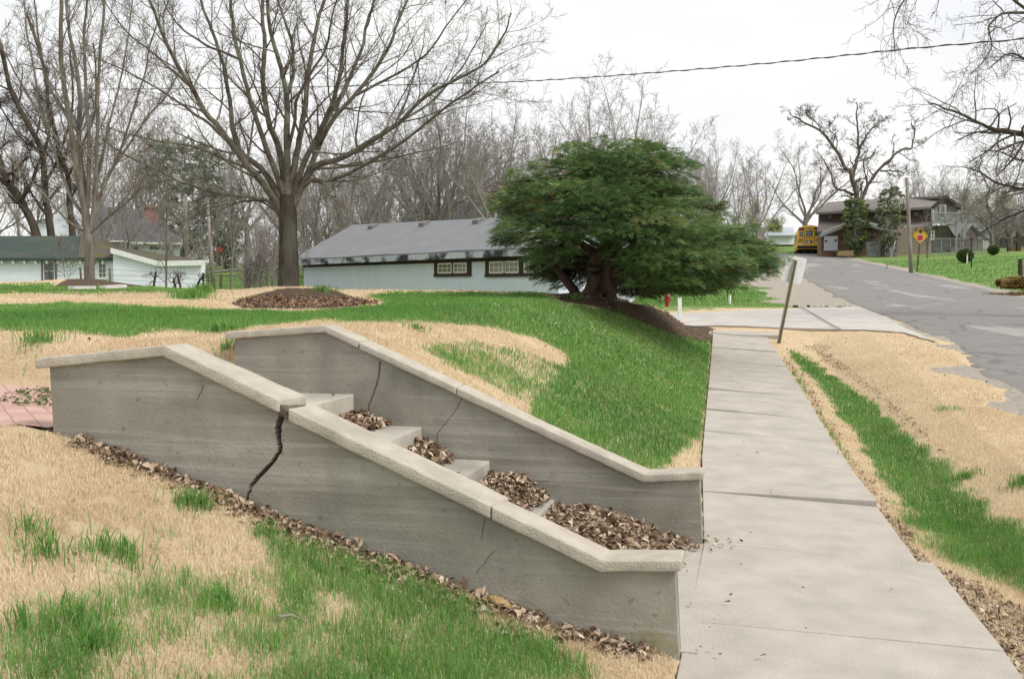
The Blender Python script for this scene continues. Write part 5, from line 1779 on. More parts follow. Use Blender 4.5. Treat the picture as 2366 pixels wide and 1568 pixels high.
RNG = random.Random(6)
rts = []
for a0, ln in ((3.3, 1.0), (3.0, .8), (3.7, .9), (2.6, .6), (4.3, .7), (5.2, .5)):
    pts = []
    x, y = JUN_XY[0] - .05, JUN_XY[1] - .05
    a = a0
    for i in range(9):
        pts.append((x, y, float(H(np.array([x]), np.array([y]))[0]) + .07 * (1 - i / 9) - .01))
        a += RNG.gauss(0, .25); x += math.cos(a) * ln / 8; y += math.sin(a) * ln / 8
    rts.append((pts, [.075 * (1 - i / 9.5) + .008 for i in range(9)], 8))
V, F = tubes(rts); mesh_obj('root', V, F, M_JBARK, jn, smooth=True)
limbs = []
tip = []
tr0 = np.array(tw[0][0])
for c, r in zip(padC, padR):
    k = int(np.clip(np.interp(c[2], [1.6, 3.4], [9, 21]) - 3, 4, 18))
    a = tr0[k]
    mid = (a + c) / 2 + np.array([0, 0, .18 + .1 * RNG.random()])
    pts = spline([a, mid, c + np.array([0, 0, -.04])], 10)
    limbs.append(([tuple(q + np.array([RNG.gauss(0, .015) for _ in range(3)])) for q in pts], list(np.linspace(.055, .012, 10)), 6))
    for _ in range(16):
        e = c + np.array([RNG.uniform(-1, 1) * r[0] * .9, RNG.uniform(-1, 1) * r[1] * .9, RNG.uniform(-.7, .5) * r[2]])
        b = pts[RNG.randint(4, 9)]
        m_ = (b + e) / 2 + np.array([0, 0, RNG.uniform(-.03, .08)])
        tip.append(([tuple(q) for q in spline([b, m_, e], 5)], list(np.linspace(.012, .004, 5)), 4))
# dead grey twigs on the thin left side and under the skirt
for _ in range(110):
    c = P(RNG.uniform(1150, 1290), RNG.uniform(425, 480), JD + RNG.uniform(-.2, .8))
    d = norm3((-1 + RNG.gauss(0, .6), RNG.gauss(0, .5), RNG.gauss(.1, .45)))
    L = RNG.uniform(.15, .5)
    tip.append(([tuple(c + np.array(d) * L * t + np.array([0, 0, .05 * math.sin(t * 5)])) for t in (0, .35, .7, 1)], [.007, .006, .004, .002], 3))
for _ in range(150):
    c = P(RNG.uniform(1440, 1700), RNG.uniform(640, 672), JD + RNG.uniform(-.9, .9))
    d = norm3((RNG.gauss(.4, .5), RNG.gauss(0, .5), -.45 + RNG.gauss(0, .3)))
    L = RNG.uniform(.12, .38)
    tip.append(([tuple(c + np.array(d) * L * t) for t in (0, .35, .7, 1)], [.007, .006, .004, .002], 3))
V, F = tubes(limbs + tip); mesh_obj('branches', V, F, M_JBARK, jn, smooth=True)

# a spray of foliage: side shoots fanning from a drooping twig
g = np.random.default_rng(4)


def spray_proto(seed):
    g = np.random.default_rng(seed)
    Q = []
    n = 9
    for i in range(n):
        s = i / (n - 1)
        base = np.array([s * .9, .05 * math.sin(s * 4 + seed), -.28 * s * s])
        for sg in (-1, 1):
            L = (.34 * (1 - s) ** .6 + .07) * g.uniform(.7, 1.25)
            a = g.uniform(.45, .95) * sg
            d = np.array([math.cos(a), math.sin(a), g.uniform(-.15, .3)])
            w_ = np.array([-math.sin(a), math.cos(a), g.uniform(-.6, .6)]) * .026
            t_ = base + d * L + np.array([0, 0, -.12 * L])
            m_ = base + d * L * .5 + np.array([0, 0, .02])
            Q.append([base, m_ - w_, t_, m_ + w_])
            for e in (.35, .65):      # second order shoots
                b2 = base + (t_ - base) * e
                a2 = a + g.uniform(.4, .9) * (1 if g.random() < .5 else -1)
                d2 = np.array([math.cos(a2), math.sin(a2), g.uniform(-.3, .35)])
                L2 = L * g.uniform(.35, .6)
                w2 = np.array([-math.sin(a2), math.cos(a2), g.uniform(-.6, .6)]) * .021
                Q.append([b2, b2 + d2 * L2 * .5 - w2, b2 + d2 * L2, b2 + d2 * L2 * .5 + w2])
    return np.array(Q)     # (m,4,3)


SPRAYS = [spray_proto(k) for k in range(5)]
trunk_c = np.array([P(1420, 560, JD)[0], JD])
subC, subR, subK = [], [], []
for k, (c, r) in enumerate(zip(padC, padR)):
    m_ = int(6 + 14 * r[0] * r[2] / .25)
    for _ in range(m_):
        a_ = g.uniform(0, 2 * np.pi); cz_ = g.uniform(-.25, 1); sn_ = math.sqrt(1 - cz_ * cz_)
        q_ = c + np.array((sn_ * math.cos(a_), sn_ * math.sin(a_), cz_)) * r * g.uniform(.7, 1.12)
        q_[2] -= .25 * r[2] * sn_ ** 2
        subC.append(q_); f_ = g.uniform(.24, .46); subR.append(np.array((r[0] * f_, r[1] * f_, max(r[2] * f_ * .6, .045)))); subK.append(k)
subC = np.array(subC); subR = np.array(subR); subK = np.array(subK)
areas = subR[:, 0] * (subR[:, 1] + subR[:, 2])
NS = 25000
ps = g.choice(len(subC), NS, p=areas / areas.sum()); pk = subK[ps]
th = g.uniform(0, 2 * np.pi, NS); cz = g.uniform(-.25, 1, NS)
sn = np.sqrt(1 - np.clip(cz, -1, 1) ** 2)
u = np.stack([sn * np.cos(th), sn * np.sin(th), cz], -1)
shell = g.uniform(.78, 1.04, NS)
ar2 = padR[:, 0] * padR[:, 2]
NI = 11000
shell = np.concatenate([shell, g.uniform(.3, .85, NI)])
ps2 = g.choice(len(padC), NI, p=ar2 / ar2.sum())
th = g.uniform(0, 2 * np.pi, NI); cz = g.uniform(-.55, 1, NI); sn = np.sqrt(1 - cz ** 2)
u = np.concatenate([u, np.stack([sn * np.cos(th), sn * np.sin(th), cz], -1)])
subC = np.concatenate([subC, padC]); subR = np.concatenate([subR, padR])
ps = np.concatenate([ps, ps2 + len(subK)]); pk = np.concatenate([pk, ps2]); NS = NS + NI
pos = subC[ps] + u * subR[ps] * shell[:, None]
pos[:, 2] -= .35 * subR[ps, 2] * (u[:, 0] ** 2 + u[:, 1] ** 2)
subtint = g.normal(0, .15, len(subC))
out_xy = pos[:, :2] - trunk_c
out_xy = out_xy / (np.linalg.norm(out_xy, axis=1, keepdims=True) + 1e-6)
az = np.arctan2(out_xy[:, 1] * .5 + u[:, 1] * .8 + g.normal(0, .35, NS), out_xy[:, 0] * .8 + u[:, 0] * .8 + g.normal(0, .35, NS))
el = np.clip(.15 + .45 * (u[:, 2] - .3) + g.normal(0, .22, NS), -.7, .9)
roll = g.normal(0, .45, NS)
size = g.uniform(.085, .175, NS)
kind = g.integers(0, 5, NS)
Vs, Ts = [], []
padtint = g.uniform(-.16, .16, len(padC))
for k in range(5):
    s = np.where(kind == k)[0]
    if not len(s): continue
    Q = SPRAYS[k].reshape(-1, 3)
    x, y, z = [Q[:, i][None, :] * size[s][:, None] for i in range(3)]
    cr_, sr_ = np.cos(roll[s])[:, None], np.sin(roll[s])[:, None]
    y, z = y * cr_ - z * sr_, y * sr_ + z * cr_
    ce, se = np.cos(el[s])[:, None], np.sin(el[s])[:, None]
    x, z = x * ce - z * se, x * se + z * ce
    ca, sa = np.cos(az[s])[:, None], np.sin(az[s])[:, None]
    x, y = x * ca - y * sa, x * sa + y * ca
    V = np.stack([x, y, z], -1) + pos[s][:, None, :]
    Vs.append(V.reshape(-1, 3))
    base = .45 + subtint[ps[s]] + padtint[pk[s]] * .6 + .20 * (u[s, 2] - .3) + g.normal(0, .13, len(s))  # upward-facing sprays get a lighter tint: toplight on the tiers put into the colour
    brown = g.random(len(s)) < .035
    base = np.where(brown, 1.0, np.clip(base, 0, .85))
    Ts.append(np.repeat(base, Q.shape[0]))
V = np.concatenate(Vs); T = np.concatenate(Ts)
F = np.arange(len(V)).reshape(-1, 4)
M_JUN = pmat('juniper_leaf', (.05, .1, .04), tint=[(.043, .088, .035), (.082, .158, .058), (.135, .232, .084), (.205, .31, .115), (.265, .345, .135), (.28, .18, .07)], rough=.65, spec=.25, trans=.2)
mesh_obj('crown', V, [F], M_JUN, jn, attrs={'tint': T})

# ------------------------------------------------------------------ other evergreens, bushes, saplings
M_PINE = pmat('pine_needle', (.06, .1, .05), tint=[(.15, .175, .135), (.21, .245, .185), (.28, .31, .24)], rough=.75, trans=.15)
M_CED = pmat('cedar_leaf', (.06, .1, .03), tint=[(.10, .14, .06), (.165, .22, .085), (.25, .30, .13)], rough=.75, trans=.15)
M_CEDP = pmat('pale_cedar_leaf', (.1, .13, .07), tint=[(.16, .175, .11), (.24, .26, .16), (.32, .34, .21)], rough=.8, trans=.15)


def evergreen(name, label, X, ybase, ytop, d_, halfw, mat, seed, n, shape='cone', bare=.25, size=.16, group=None):
    b_ = P(X, ybase, d_); top = P(X, ytop, d_)
    h_ = top[2] - b_[2]; wm = halfw / FPX * d_
    rt = thing(name, label, 'tree', b_, group=group)
    RNG = random.Random(seed)
    tr = [([tuple(b_ + np.array([RNG.gauss(0, .03), 0, h_ * t - .3 * (t == 0)])) for t in np.linspace(0, .97, 8)], list(np.linspace(.16, .03, 8)), 7)]
    V, F = tubes(tr); mesh_obj('trunk', V, F, M_FARB, rt, smooth=True)
    cs, rs_, br = [], [], []
    for i in range(170):
        t = RNG.uniform(bare, 1)
        rad = wm * ((1 - t) / (1 - bare)) ** .75 if shape == 'cone' else wm * math.sin(math.pi * min(1, (1.08 - t) / (1.08 - bare)) ** .8) ** .6
        a = RNG.uniform(0, 6.28); q = RNG.uniform(.35, 1) * rad
        c = b_ + np.array([math.cos(a) * q, math.sin(a) * q, t * h_ - .12 * q])
        cs.append(c); rs_.append(max(wm * .17 * RNG.uniform(.6, 1.3), .15))
        br.append(([tuple(b_ + np.array([0, 0, t * h_ + .1])), tuple((b_ + np.array([0, 0, t * h_]) + c) / 2), tuple(c)], [.03, .022, .01], 4))
    for i in range(40):
        t = RNG.uniform(.08, bare + .3); a = RNG.uniform(0, 6.28); q = wm * RNG.uniform(.5, 1)
        br.append(([tuple(b_ + np.array([0, 0, t * h_])), tuple(b_ + np.array([math.cos(a) * q * .6, math.sin(a) * q * .6, t * h_ + .1])), tuple(b_ + np.array([math.cos(a) * q, math.sin(a) * q, t * h_ - .2]))], [.03, .02, .01], 4))
    V, F = tubes(br); mesh_obj('branches', V, F, M_FART, rt, smooth=True)
    foliage('crown', cs, rs_, n, size, mat, rt, seed, .6)
    return rt


evergreen('cedar_tree', 'dark green cedar in front of the brown house, beside the bus', 1975, 594, 460, 92, 34, M_CED, 1, 8500, 'dome', .06, .15, 'two cedars before the brown house')
evergreen('cedar_tree', 'thin pale cedar standing before the roof of the brown house near the pole', 2056, 590, 432, 90, 32, M_CEDP, 2, 5200, 'dome', .14, .15, 'two cedars before the brown house')
evergreen('pine_tree', 'tall hazy dark green pine between the two bare trees, behind the brick chimney', 430, 640, 318, 88, 105, M_PINE, 3, 6500, 'dome', .18, .22)
evergreen('pine_tree', 'smaller dark pine at the right of the tall hazy pine', 520, 640, 430, 92, 60, M_PINE, 4, 4200, 'dome', .12, .2)

M_BOX = pmat('boxwood_leaf', (.06, .11, .03), tint=[(.02, .045, .012), (.05, .09, .02), (.11, .16, .04)], rough=.7, trans=.15)
for X, Y, r_, d_, lab in ((2230, 607, 19, 72, 'round clipped green bush with a black post before it'), (2295, 589, 13, 82, 'smaller round green bush at the foot of the leaning tree trunk')):
    b_ = P(X, Y, d_); rm = r_ / FPX * d_
    rt = thing('bush', lab, 'bush', b_, group='clipped bushes on the far lawn')
    foliage('foliage', [b_ + np.array([0, 0, rm * .85])], [rm], 4200, .07, M_BOX, rt, int(X), .85)
    tr = [([tuple(b_ - [0, 0, .1]), tuple(b_ + [.05, 0, rm])], [.05, .02], 6)]
    V, F = tubes(tr); mesh_obj('stem', V, F, M_FARB, rt)

# bare shrub beyond the crest, saplings, vines
RNG = random.Random(9)
S_SH = dict(lv=4, seg=[6, 5, 4, 3], gnarl=[.1, .15, .2, .2], up=[.03, .05, .04, .03], taper=[.4, .35, .3, .4], n=[7, 6, 4, 3], t0=[.2, .2, .15, .1], ang=[(.3, .8), (.4, .9), (.4, 1), (.5, 1)],
            lr=[.55, .5, .5, .5], rr=[.5, .5, .6, .6], tipshort=.4, minl=.2)
b_ = P(590, 667, 36)
rt = thing('bare_shrub', 'leafless brown shrub of many stems just left of the big tree trunk', 'shrub', b_)
out = []
for i in range(13):
    x0 = b_[0] + RNG.uniform(-.55, .6)
    grow(out, (x0, b_[1] + RNG.uniform(-.4, .4), b_[2] - .5), norm3((RNG.gauss(0, .18), RNG.gauss(0, .18), 1)), RNG.uniform(1.4, 2.6), .03, 0, S_SH, RNG)
emit(out, rt, M_FARB, M_FART, far=True, trunkname='stems', crownname='twigs', rmin=.006)
for X, yb, yt, d_, r_, lab in ((383, 660, 440, 39, .05, 'slim bare sapling standing among the vines before the garage annexe'), (2144, 606, 500, 84, .09, 'thin bare sapling right of the yellow diamond sign'),
                              (150, 655, 560, 38, .012, 'whippy bare sapling before the garage window')):
    b_ = P(X, yb, d_); h_ = P(X, yt, d_)[2] - b_[2]
    rt = thing('sapling', lab, 'tree', b_)
    out = []; S_SP = dict(S_SH); S_SP.update(lr=[.42, .5, .5, .5], n=[14, 6, 4, 3], gnarl=[.05, .15, .2, .2]); grow(out, tuple(b_ - [0, 0, .4]), (0, 0, 1), h_ + .4, r_, 0, S_SP, RNG)
    emit(out, rt, M_GREYB, M_GREYT, far=True, rmin=.005)

# fence and vines before the garage ------------------------------------
fd = 38.5
M_POST = pmat('weathered_post', (.16, .125, .09), (.07, .055, .04), scale=9, stretch=(1, 1, .3), bump=.4)
M_WIRE = flat('wire', (.16, .15, .14), .6, .6)
fn = thing('wire_fence', 'old wire fence on leaning posts in front of the white garage', 'fence', P(118, 655, fd))
posts = [(123, 660, 113, 626, .055), (189, 660, 185, 617, .045), (255, 660, 254, 619, .03), (470, 672, 470, 630, .05), (482, 672, 481, 632, .025), (510, 672, 511, 633, .06), (570, 676, 568, 634, .05)]
tops = []
for x0, y0, x1, y1, r_ in posts:
    a, b = P(x0, y0, fd), P(x1, y1, fd)
    MB().tube([a - [0, 0, .5], (a + b) / 2, b], [r_, r_ * .95, r_ * .9], 8).build('post', M_POST, fn, smooth=False)
    tops.append((a, b))
for t in (.35, .62, .9):
    pts = [a + (b - a) * t for a, b in tops]
    MB().tube(pts, .006, 4).build('wire', M_WIRE, fn)
S_VN = dict(lv=3, seg=[5, 6, 4], gnarl=[.15, .35, .4], up=[.02, -.06, -.05], taper=[.7, .4, .4], n=[9, 5, 3], t0=[.6, .2, .1], ang=[(.7, 1.5), (.4, 1), (.5, 1)], lr=[.75, .5, .5], rr=[.35, .5, .6], tipshort=.2, minl=.2)
for X, yb, yt, lab in ((354, 664, 627, 'gnarled stump of a grape vine left of the sapling'), (424, 666, 626, 'bushiest grape vine stump, right of the sapling'), (450, 667, 630, 'grape vine stump near the corner of the garage annexe'), (408, 666, 640, 'smallest crooked grape vine between sapling and bushiest stump')):
    b_ = P(X, yb, fd - .5); h_ = P(X, yt, fd)[2] - b_[2]
    rt = thing('grape_vine', lab, 'vine', b_, group='pruned grape vines along the fence')
    out = []; grow(out, tuple(b_ - [0, 0, .4]), (0, 0, 1), h_ + .4, .06, 0, S_VN, RNG)
    emit(out, rt, M_DARKB, M_DARKB, far=True, crownname='canes', rmin=.006)
# white boards lying on the grass
M_WHITEP = pmat('white_paint', (.78, .78, .76), (.66, .66, .64), scale=6, rough=.7)
for x0, y0, x1, y1, lab in ((165, 671, 214, 667.5, 'weathered white board lying in the grass, left one of two'), (238, 670.5, 285, 664, 'white board lying tilted in the grass, right one of two')):
    a, b = gnd(x0, y0), gnd(x1, y1 + 4)
    b = P(x1, y1, a[1] + .4)
    tag(MB().bar(a + [0, 0, .06], b + [0, 0, .03], .28, .07).build('board', M_WHITEP, bevel=.005), lab, 'board', 'white boards on the lawn')
# thin pole
M_POLEG = pmat('pole_wood', (.30, .27, .235), (.19, .165, .14), scale=8, stretch=(1, 1, .15))
pl_ = thing('utility_pole', 'pale utility pole with a crossarm far behind, right of the brick chimney', 'utility pole', P(431, 600, 72))
MB().tube([P(432, 620, 72), P(430, 520, 72), P(429, 449, 72)], [.19, .16, .13], 8).build('pole', M_POLEG, pl_, smooth=True)
MB().bar(P(408, 475, 72), P(455, 474, 72), .11).build('crossarm', M_POLEG, pl_)
pl_ = thing('utility_pole', 'slender grey leaning pole between the garage annexe and the bare shrub', 'utility pole', P(492, 665, 48))
MB().tube([P(494, 672, 48), P(487, 580, 48), P(479, 458, 48)], [.12, .1, .06], 8).build('pole', M_POLEG, pl_, smooth=True)
# ------------------------------------------------------------------ buildings


def shingle(name, c1, c2, scale=1.0, c3=None):
    return pmat(name, c1, c2, scale=7 * scale, detail=9, rough=.95, bump=.5, bscale=22, stretch=(1, 1, 3.0), lo=.3, hi=.7, c3=c3, scale3=.7, lo3=.5, hi3=.72)


M_RGREY = shingle('grey_shingle', (.22, .226, .236), (.175, .18, .19), c3=(.225, .23, .238))
M_RGREEN = shingle('green_shingle', (.062, .085, .075), (.036, .052, .047), c3=(.08, .085, .06))
M_RDARK = shingle('dark_shingle', (.115, .12, .125), (.078, .082, .088))
M_RMOSS = shingle('mossy_shingle', (.12, .11, .085), (.065, .06, .045), c3=(.12, .10, .03))
M_RBROWN = shingle('brown_shingle', (.25, .225, .21), (.18, .16, .15))
M_BLUE = pmat('blue_siding', (.60, .665, .72), (.555, .62, .675), scale=3, stretch=(6, 6, .3), rough=.7, c3=(.62, .675, .71), scale3=.8)
M_TRIMB = pmat('dark_brown_trim', (.045, .028, .022), (.03, .018, .014), scale=8, rough=.7)
M_FASC = pmat('stained_fascia', (.50, .53, .55), (.40, .43, .45), scale=3, rough=.8, c3=(.04, .04, .042), scale3=1.3, lo3=.48, hi3=.58)
M_CREAM = pmat('cream_sash', (.70, .66, .52), (.62, .58, .45), scale=8, rough=.6)
M_SIDW = pmat('white_siding', (.80, .82, .91), (.72, .74, .82), scale=4, stretch=(.3, .3, 5), rough=.75, c3=(.62, .64, .66), scale3=.6)
M_CURT = pmat('net_curtain', (.24, .25, .20), (.13, .14, .115), scale=6, stretch=(2, 2, .5), rough=.9)


def glass(name, c=(.05, .055, .06)):
    return pmat(name, c, tuple(x * .7 for x in c), scale=2, rough=.08, spec=.6)


M_GLASS = glass('window_glass')
M_GLASSG = glass('curtained_glass', (.16, .17, .14))


class Frame:
    """local frame on a facade: s along it, z up, n out of the back"""
    def __init__(self, o, e):
        self.o = np.array(o, float)[:2]; self.e = np.array(e, float)[:2]; self.e /= np.linalg.norm(self.e)
        self.n = np.array([-self.e[1], self.e[0]])
        if self.n[1] < 0: self.n = -self.n

    def __call__(self, s, n, z):
        p = self.o + self.e * s + self.n * n
        return np.array((p[0], p[1], z))

    def box(self, mb, s0, s1, n0, n1, z0, z1):
        f = self
        return mb.hexa([f(s0, n0, z0), f(s1, n0, z0), f(s1, n1, z0), f(s0, n1, z0), f(s0, n0, z1), f(s1, n0, z1), f(s1, n1, z1), f(s0, n1, z1)])

    def at(self, px, py, n=0.0):
        """(s, z) of a sight line on the facade plane"""
        X, Y = (px - CX) / FPX, (CY - py) / FPX
        ry, rz = CP + Y * SP, -SP + Y * CP
        k = (self.o @ self.n + n) / (X * self.n[0] + ry * self.n[1])
        p = np.array([X * k, ry * k])
        return float((p - self.o) @ self.e), CAMZ + rz * k


def window(fr, s0, s1, z0, z1, parent, msash, mgl, cols=3, rows=2, fw=.05, n=0.0, bars=True):
    """glazed sash: frame with glazing bars, and the pane as its sub-part"""
    mb = MB()
    fr.box(mb, s0, s1, n - .05, n + .01, z0, z0 + fw); fr.box(mb, s0, s1, n - .05, n + .01, z1 - fw, z1)
    fr.box(mb, s0, s0 + fw, n - .048, n + .01, z0 + fw, z1 - fw); fr.box(mb, s1 - fw, s1, n - .048, n + .01, z0 + fw, z1 - fw)
    if bars:
        for i in range(1, cols):
            c = s0 + (s1 - s0) * i / cols; fr.box(mb, c - .012, c + .012, n - .036, n + .01, z0 + fw, z1 - fw)
        for j in range(1, rows):
            c = z0 + (z1 - z0) * j / rows; fr.box(mb, s0 + fw, s1 - fw, n - .033, n + .01, c - .012, c + .012)
    o = mb.build('window', msash, parent)
    fr.box(q := MB(), s0 + fw * .5, s1 - fw * .5, n - .022, n + .005, z0 + fw * .5, z1 - fw * .5)
    q.build('pane', mgl, o)
    return o


# the pale blue house ---------------------------------------------------
A0 = np.array((-.21 * 42, 42.0))
fb = Frame(A0, (.67, -.742))
bh = thing('house', 'low pale blue house with a long grey shingle roof and brown window trim', 'house', (A0[0], A0[1], .2))
LEN = 15.3
zE = lambda s: 2.89 + .003 * s
zR = lambda s: 4.47 - .021 * (s + .9)
m_ = MB(); fb.box(m_, .12, LEN, 0, .16, -.9, 2.70); m_.build('wall', M_BLUE, bh)
m_ = MB(); fb.box(m_, .12, .28, .161, 3.6, -.9, 2.70); m_.build('wall', M_BLUE, bh)
m_ = MB(); fb.box(m_, LEN - .16, LEN, .161, 3.6, -.9, 2.70)
m_.build('wall', M_BLUE, bh); m_ = MB()
m_.prism([fb(LEN - .16, .16, 2.70), fb(LEN - .16, 3.6, 2.70), fb(LEN - .16, 2.58, 4.0)], np.array((*fb.e, 0)) * .16)
m_.build('gable', M_BLUE, bh); m_ = MB()
m_.prism([fb(.12, .16, 2.70), fb(.12, 3.6, 2.70), fb(.12, 2.58, 4.0)], np.array((*fb.e, 0)) * .16); m_.build('gable', M_BLUE, bh)
m_ = MB()
NSEG = 14
for (n0, n1, zf) in ((-.42, 2.58, 1), (4.2, 2.58, 1)):
    for i in range(NSEG):
        s0, s1 = [(-.15 + (LEN + .3) * (i + k) / NSEG) for k in (0, 1)]
        sag = lambda s, n: .015 * math.sin(s * 1.3) + .01 * math.sin(s * 2.9)
        e0, e1, r0, r1 = zE(s0) + sag(s0, 0), zE(s1) + sag(s1, 0), zR(s0), zR(s1)
        a = [fb(s0, n0, e0 - .07), fb(s1, n0, e1 - .07), fb(s1, n1, r1 - .07), fb(s0, n1, r0 - .07)]
        m_.hexa(a + [p + [0, 0, .07] for p in a])
roof = m_.build('roof', M_RGREY, bh)
m_ = MB()
m_.hexa([fb(-.13, -.44, zE(0) - .26), fb(LEN + .1, -.44, zE(LEN) - .26), fb(LEN + .1, -.40, zE(LEN) - .26), fb(-.13, -.40, zE(0) - .26),
         fb(-.13, -.44, zE(0) - .055), fb(LEN + .1, -.44, zE(LEN) - .055), fb(LEN + .1, -.40, zE(LEN) - .075), fb(-.13, -.40, zE(0) - .075)])
m_.build('fascia', M_FASC, bh)
m_ = MB(); fb.box(m_, -.1, LEN, -.40, .0, 2.665, 2.685); m_.build('soffit', M_FASC, bh)
m_ = MB(); fb.box(m_, .1, LEN, -.045, -.002, 2.55, 2.665); m_.build('frieze_board', M_TRIMB, bh)
for px, py in ((862, 521), (980, 515), (1105, 508)):
    s, z = fb.at(px, py + 6, 2.2)
    zz_ = np.interp(2.2, [-.42, 2.58], [zE(s), zR(s)])
    m_ = MB(); m_.hexa([fb(s - .17, 2.05, zz_ - .12), fb(s + .17, 2.05, zz_ - .12), fb(s + .17, 2.4, zz_ + .05), fb(s - .17, 2.4, zz_ + .05),
                        fb(s - .16, 2.03, zz_ + .07), fb(s + .16, 2.03, zz_ + .07), fb(s + .15, 2.35, zz_ + .19), fb(s - .15, 2.35, zz_ + .19)])
    m_.build('roof_vent', flat('vent_metal', (.17, .16, .16)), roof)
for pxs in (((1013, 1046), (1049, 1081)), ((1132, 1166), (1168, 1201), (1212, 1246), (1249, 1282))):
    sl = [(fb.at(a, 620)[0], fb.at(b, 620)[0]) for a, b in pxs]
    zt, zb_ = 2.55, fb.at(1046 if len(pxs) == 2 else 1166, 631)[1]
    m_ = MB()
    sA, sB = sl[0][0] - .2, sl[-1][1] + .2
    fb.box(m_, sA, sB, -.075, -.001, zb_ - .12, zb_ - .02)
    edges = [sA] + [v for ab in sl for v in ab] + [sB]
    for i in range(0, len(edges), 2):
        fb.box(m_, edges[i], edges[i + 1], -.042, -.001, zb_ - .02, zt)
    m_.build('window_trim', M_TRIMB, bh)
    for a, b in sl:
        window(fb, a + .01, b - .01, zb_, zt - .02, bh, M_CREAM, M_GLASSG, 3, 2, .045, 0.0)
# house with dark roof behind it
bd = 70
dh = thing('house', 'dark roofed house half hidden by trunks behind the blue house', 'house', P(1040, 520, bd))
m_ = MB()
for a, b, c, d_, t_ in (((928, 512), (942, 472), (1012, 469), (1012, 512), 0), ((1012, 512), (1060, 466), (1230, 458), (1240, 512), .6)):
    f4 = [P(*a, bd + t_), P(*b, bd + 4 + t_), P(*c, bd + 4 + t_), P(*d_, bd + t_)]
    m_.hexa([p - [0, 0, .2] for p in f4] + f4)
m_.build('roof', M_RDARK, dh)
m_ = MB(); m_.hexa([P(935, 560, bd + .5), P(1235, 560, bd + 1), P(1235, 560, bd + 6), P(935, 560, bd + 6), P(935, 513, bd + .5), P(1235, 513, bd + 1), P(1235, 514, bd + 6), P(935, 514, bd + 6)])
m_.build('wall', M_SIDW, dh)
m_ = MB(); m_.tube([P(1024, 503, bd + .5), P(1024, 496, bd + .6)], .12, 8); m_.build('roof_vent', M_SIDW, dh)

# white garage ---------------------------------------------------------
gd_ = 52.0
fg = Frame((-32.0, gd_), (1, .0))
ga = thing('garage', 'long white garage with a mossy green roof and a low annexe', 'garage', P(120, 655, gd_))
sC = fg.at(268, 600)[0]; sW = fg.at(470, 620)[0]; sR = fg.at(372, 607)[0]
zEv = fg.at(100, 594)[1]
m_ = MB(); fg.box(m_, -2, sC, 0, 7, -.2, zEv); m_.build('wall', M_SIDW, ga)
m_ = MB()
rz_ = P(150, 545, gd_ + 3.5)[2]
sRe = fg.at(208, 545, 3.5)[0]; sHe = fg.at(279, 588, -.3)[0]
ev = zEv - .06
m_.add([fg(-3, -.35, ev), fg(sHe, -.35, ev), fg(sRe, 3.5, rz_), fg(-3, 3.5, rz_), fg(sHe, 7.35, ev), fg(-3, 7.35, ev),
        fg(-3, -.35, ev - .12), fg(sHe, -.35, ev - .12), fg(sHe, 7.35, ev - .12), fg(-3, 7.35, ev - .12)],
       [(0, 1, 2, 3), (5, 3, 2, 4), (0, 6, 7, 1), (1, 7, 8, 4), (4, 8, 9, 5), (6, 9, 8, 7)])
gro = m_.build('roof', M_RGREEN, ga)
m_ = MB()
d_ = .02
m_.add([fg(sHe + d_, -.3, ev + .02), fg(sHe + d_, 7.35, ev + .02), fg(sRe + d_, 3.5, rz_ + .02), fg(sRe - .5, 3.45, rz_ + .03), fg(sHe - 2.2, -.34, ev + .03)], [(0, 1, 2), (0, 2, 3, 4)])
m_.build('hip_roof', M_RMOSS, ga)
for (x0, y0, x1, y1) in ((100, 603, 128, 649), (227, 598.5, 247, 642)):
    s0, z1_ = fg.at(x0, y0); s1, z0_ = fg.at(x1, y1)
    m_ = MB()
    fr_ = .09
    fg.box(m_, s0 - fr_, s1 + fr_, -.05, -.001, z1_, z1_ + fr_); fg.box(m_, s0 - fr_, s1 + fr_, -.07, -.001, z0_ - fr_, z0_)
    fg.box(m_, s0 - fr_, s0, -.049, -.001, z0_, z1_); fg.box(m_, s1, s1 + fr_, -.049, -.001, z0_, z1_)
    m_.build('window_trim', M_WHITEP if x0 > 200 else flat('dark_frame', (.12, .10, .10)), ga)
    wo_ = window(fg, s0 + .005, s1 - .005, z0_ + .005, z1_ - .005, ga, M_WHITEP, glass('garage_glass', (.10, .11, .115)), 2 if x0 > 200 else 1, 4 if x0 > 200 else 2, .04)
for k in range(20):
    s = .3 + k * .58
    if s < sC - .3: fg.box(m_ := MB(), s, s + .08, -.30, -.002, ev - .28, ev - .14).build('rafter_end', M_WHITEP, ga)
zA0 = fg.at(268, 576)[1]; zA1 = fg.at(372, 606)[1]; zA2 = fg.at(470, 604)[1]
m_ = MB()
m_.prism([fg(sC + .01, -.4, -.2), fg(sR, -.4, -.2), fg(sR, -.4, zA1 - .1), fg(sC + .01, -.4, zA0 - .1)], (0, .7, 0))
m_.prism([fg(sR + .005, -.39, -.2), fg(sW, -.39, -.2), fg(sW, -.39, zA2 - .1), fg(sR + .005, -.39, zA1 - .1)], (0, .7, 0))
m_.build('annexe', M_SIDW, ga)
pA, pB, pC = fg(fg.at(256, 575, -.6)[0], -.6, fg.at(256, 574, -.6)[1]), fg(sR + .05, -.6, zA1 + .02), fg(sW + .25, -.6, zA2 + .02)
qA, qC = P(292, 572, gd_ + 5.5), P(462, 599, gd_ + 5.5)
qB = P(385, 588, gd_ + 5.5)
m_ = MB(); m_.hexa([pA - [0, 0, .06], pB - [0, 0, .06], qB - [0, 0, .06], qA - [0, 0, .06], pA, pB, qB, qA]); m_.hexa([pB - [0, 0, .06], pC - [0, 0, .06], qC - [0, 0, .06], qB - [0, 0, .06], pB, pC, qC, qB])
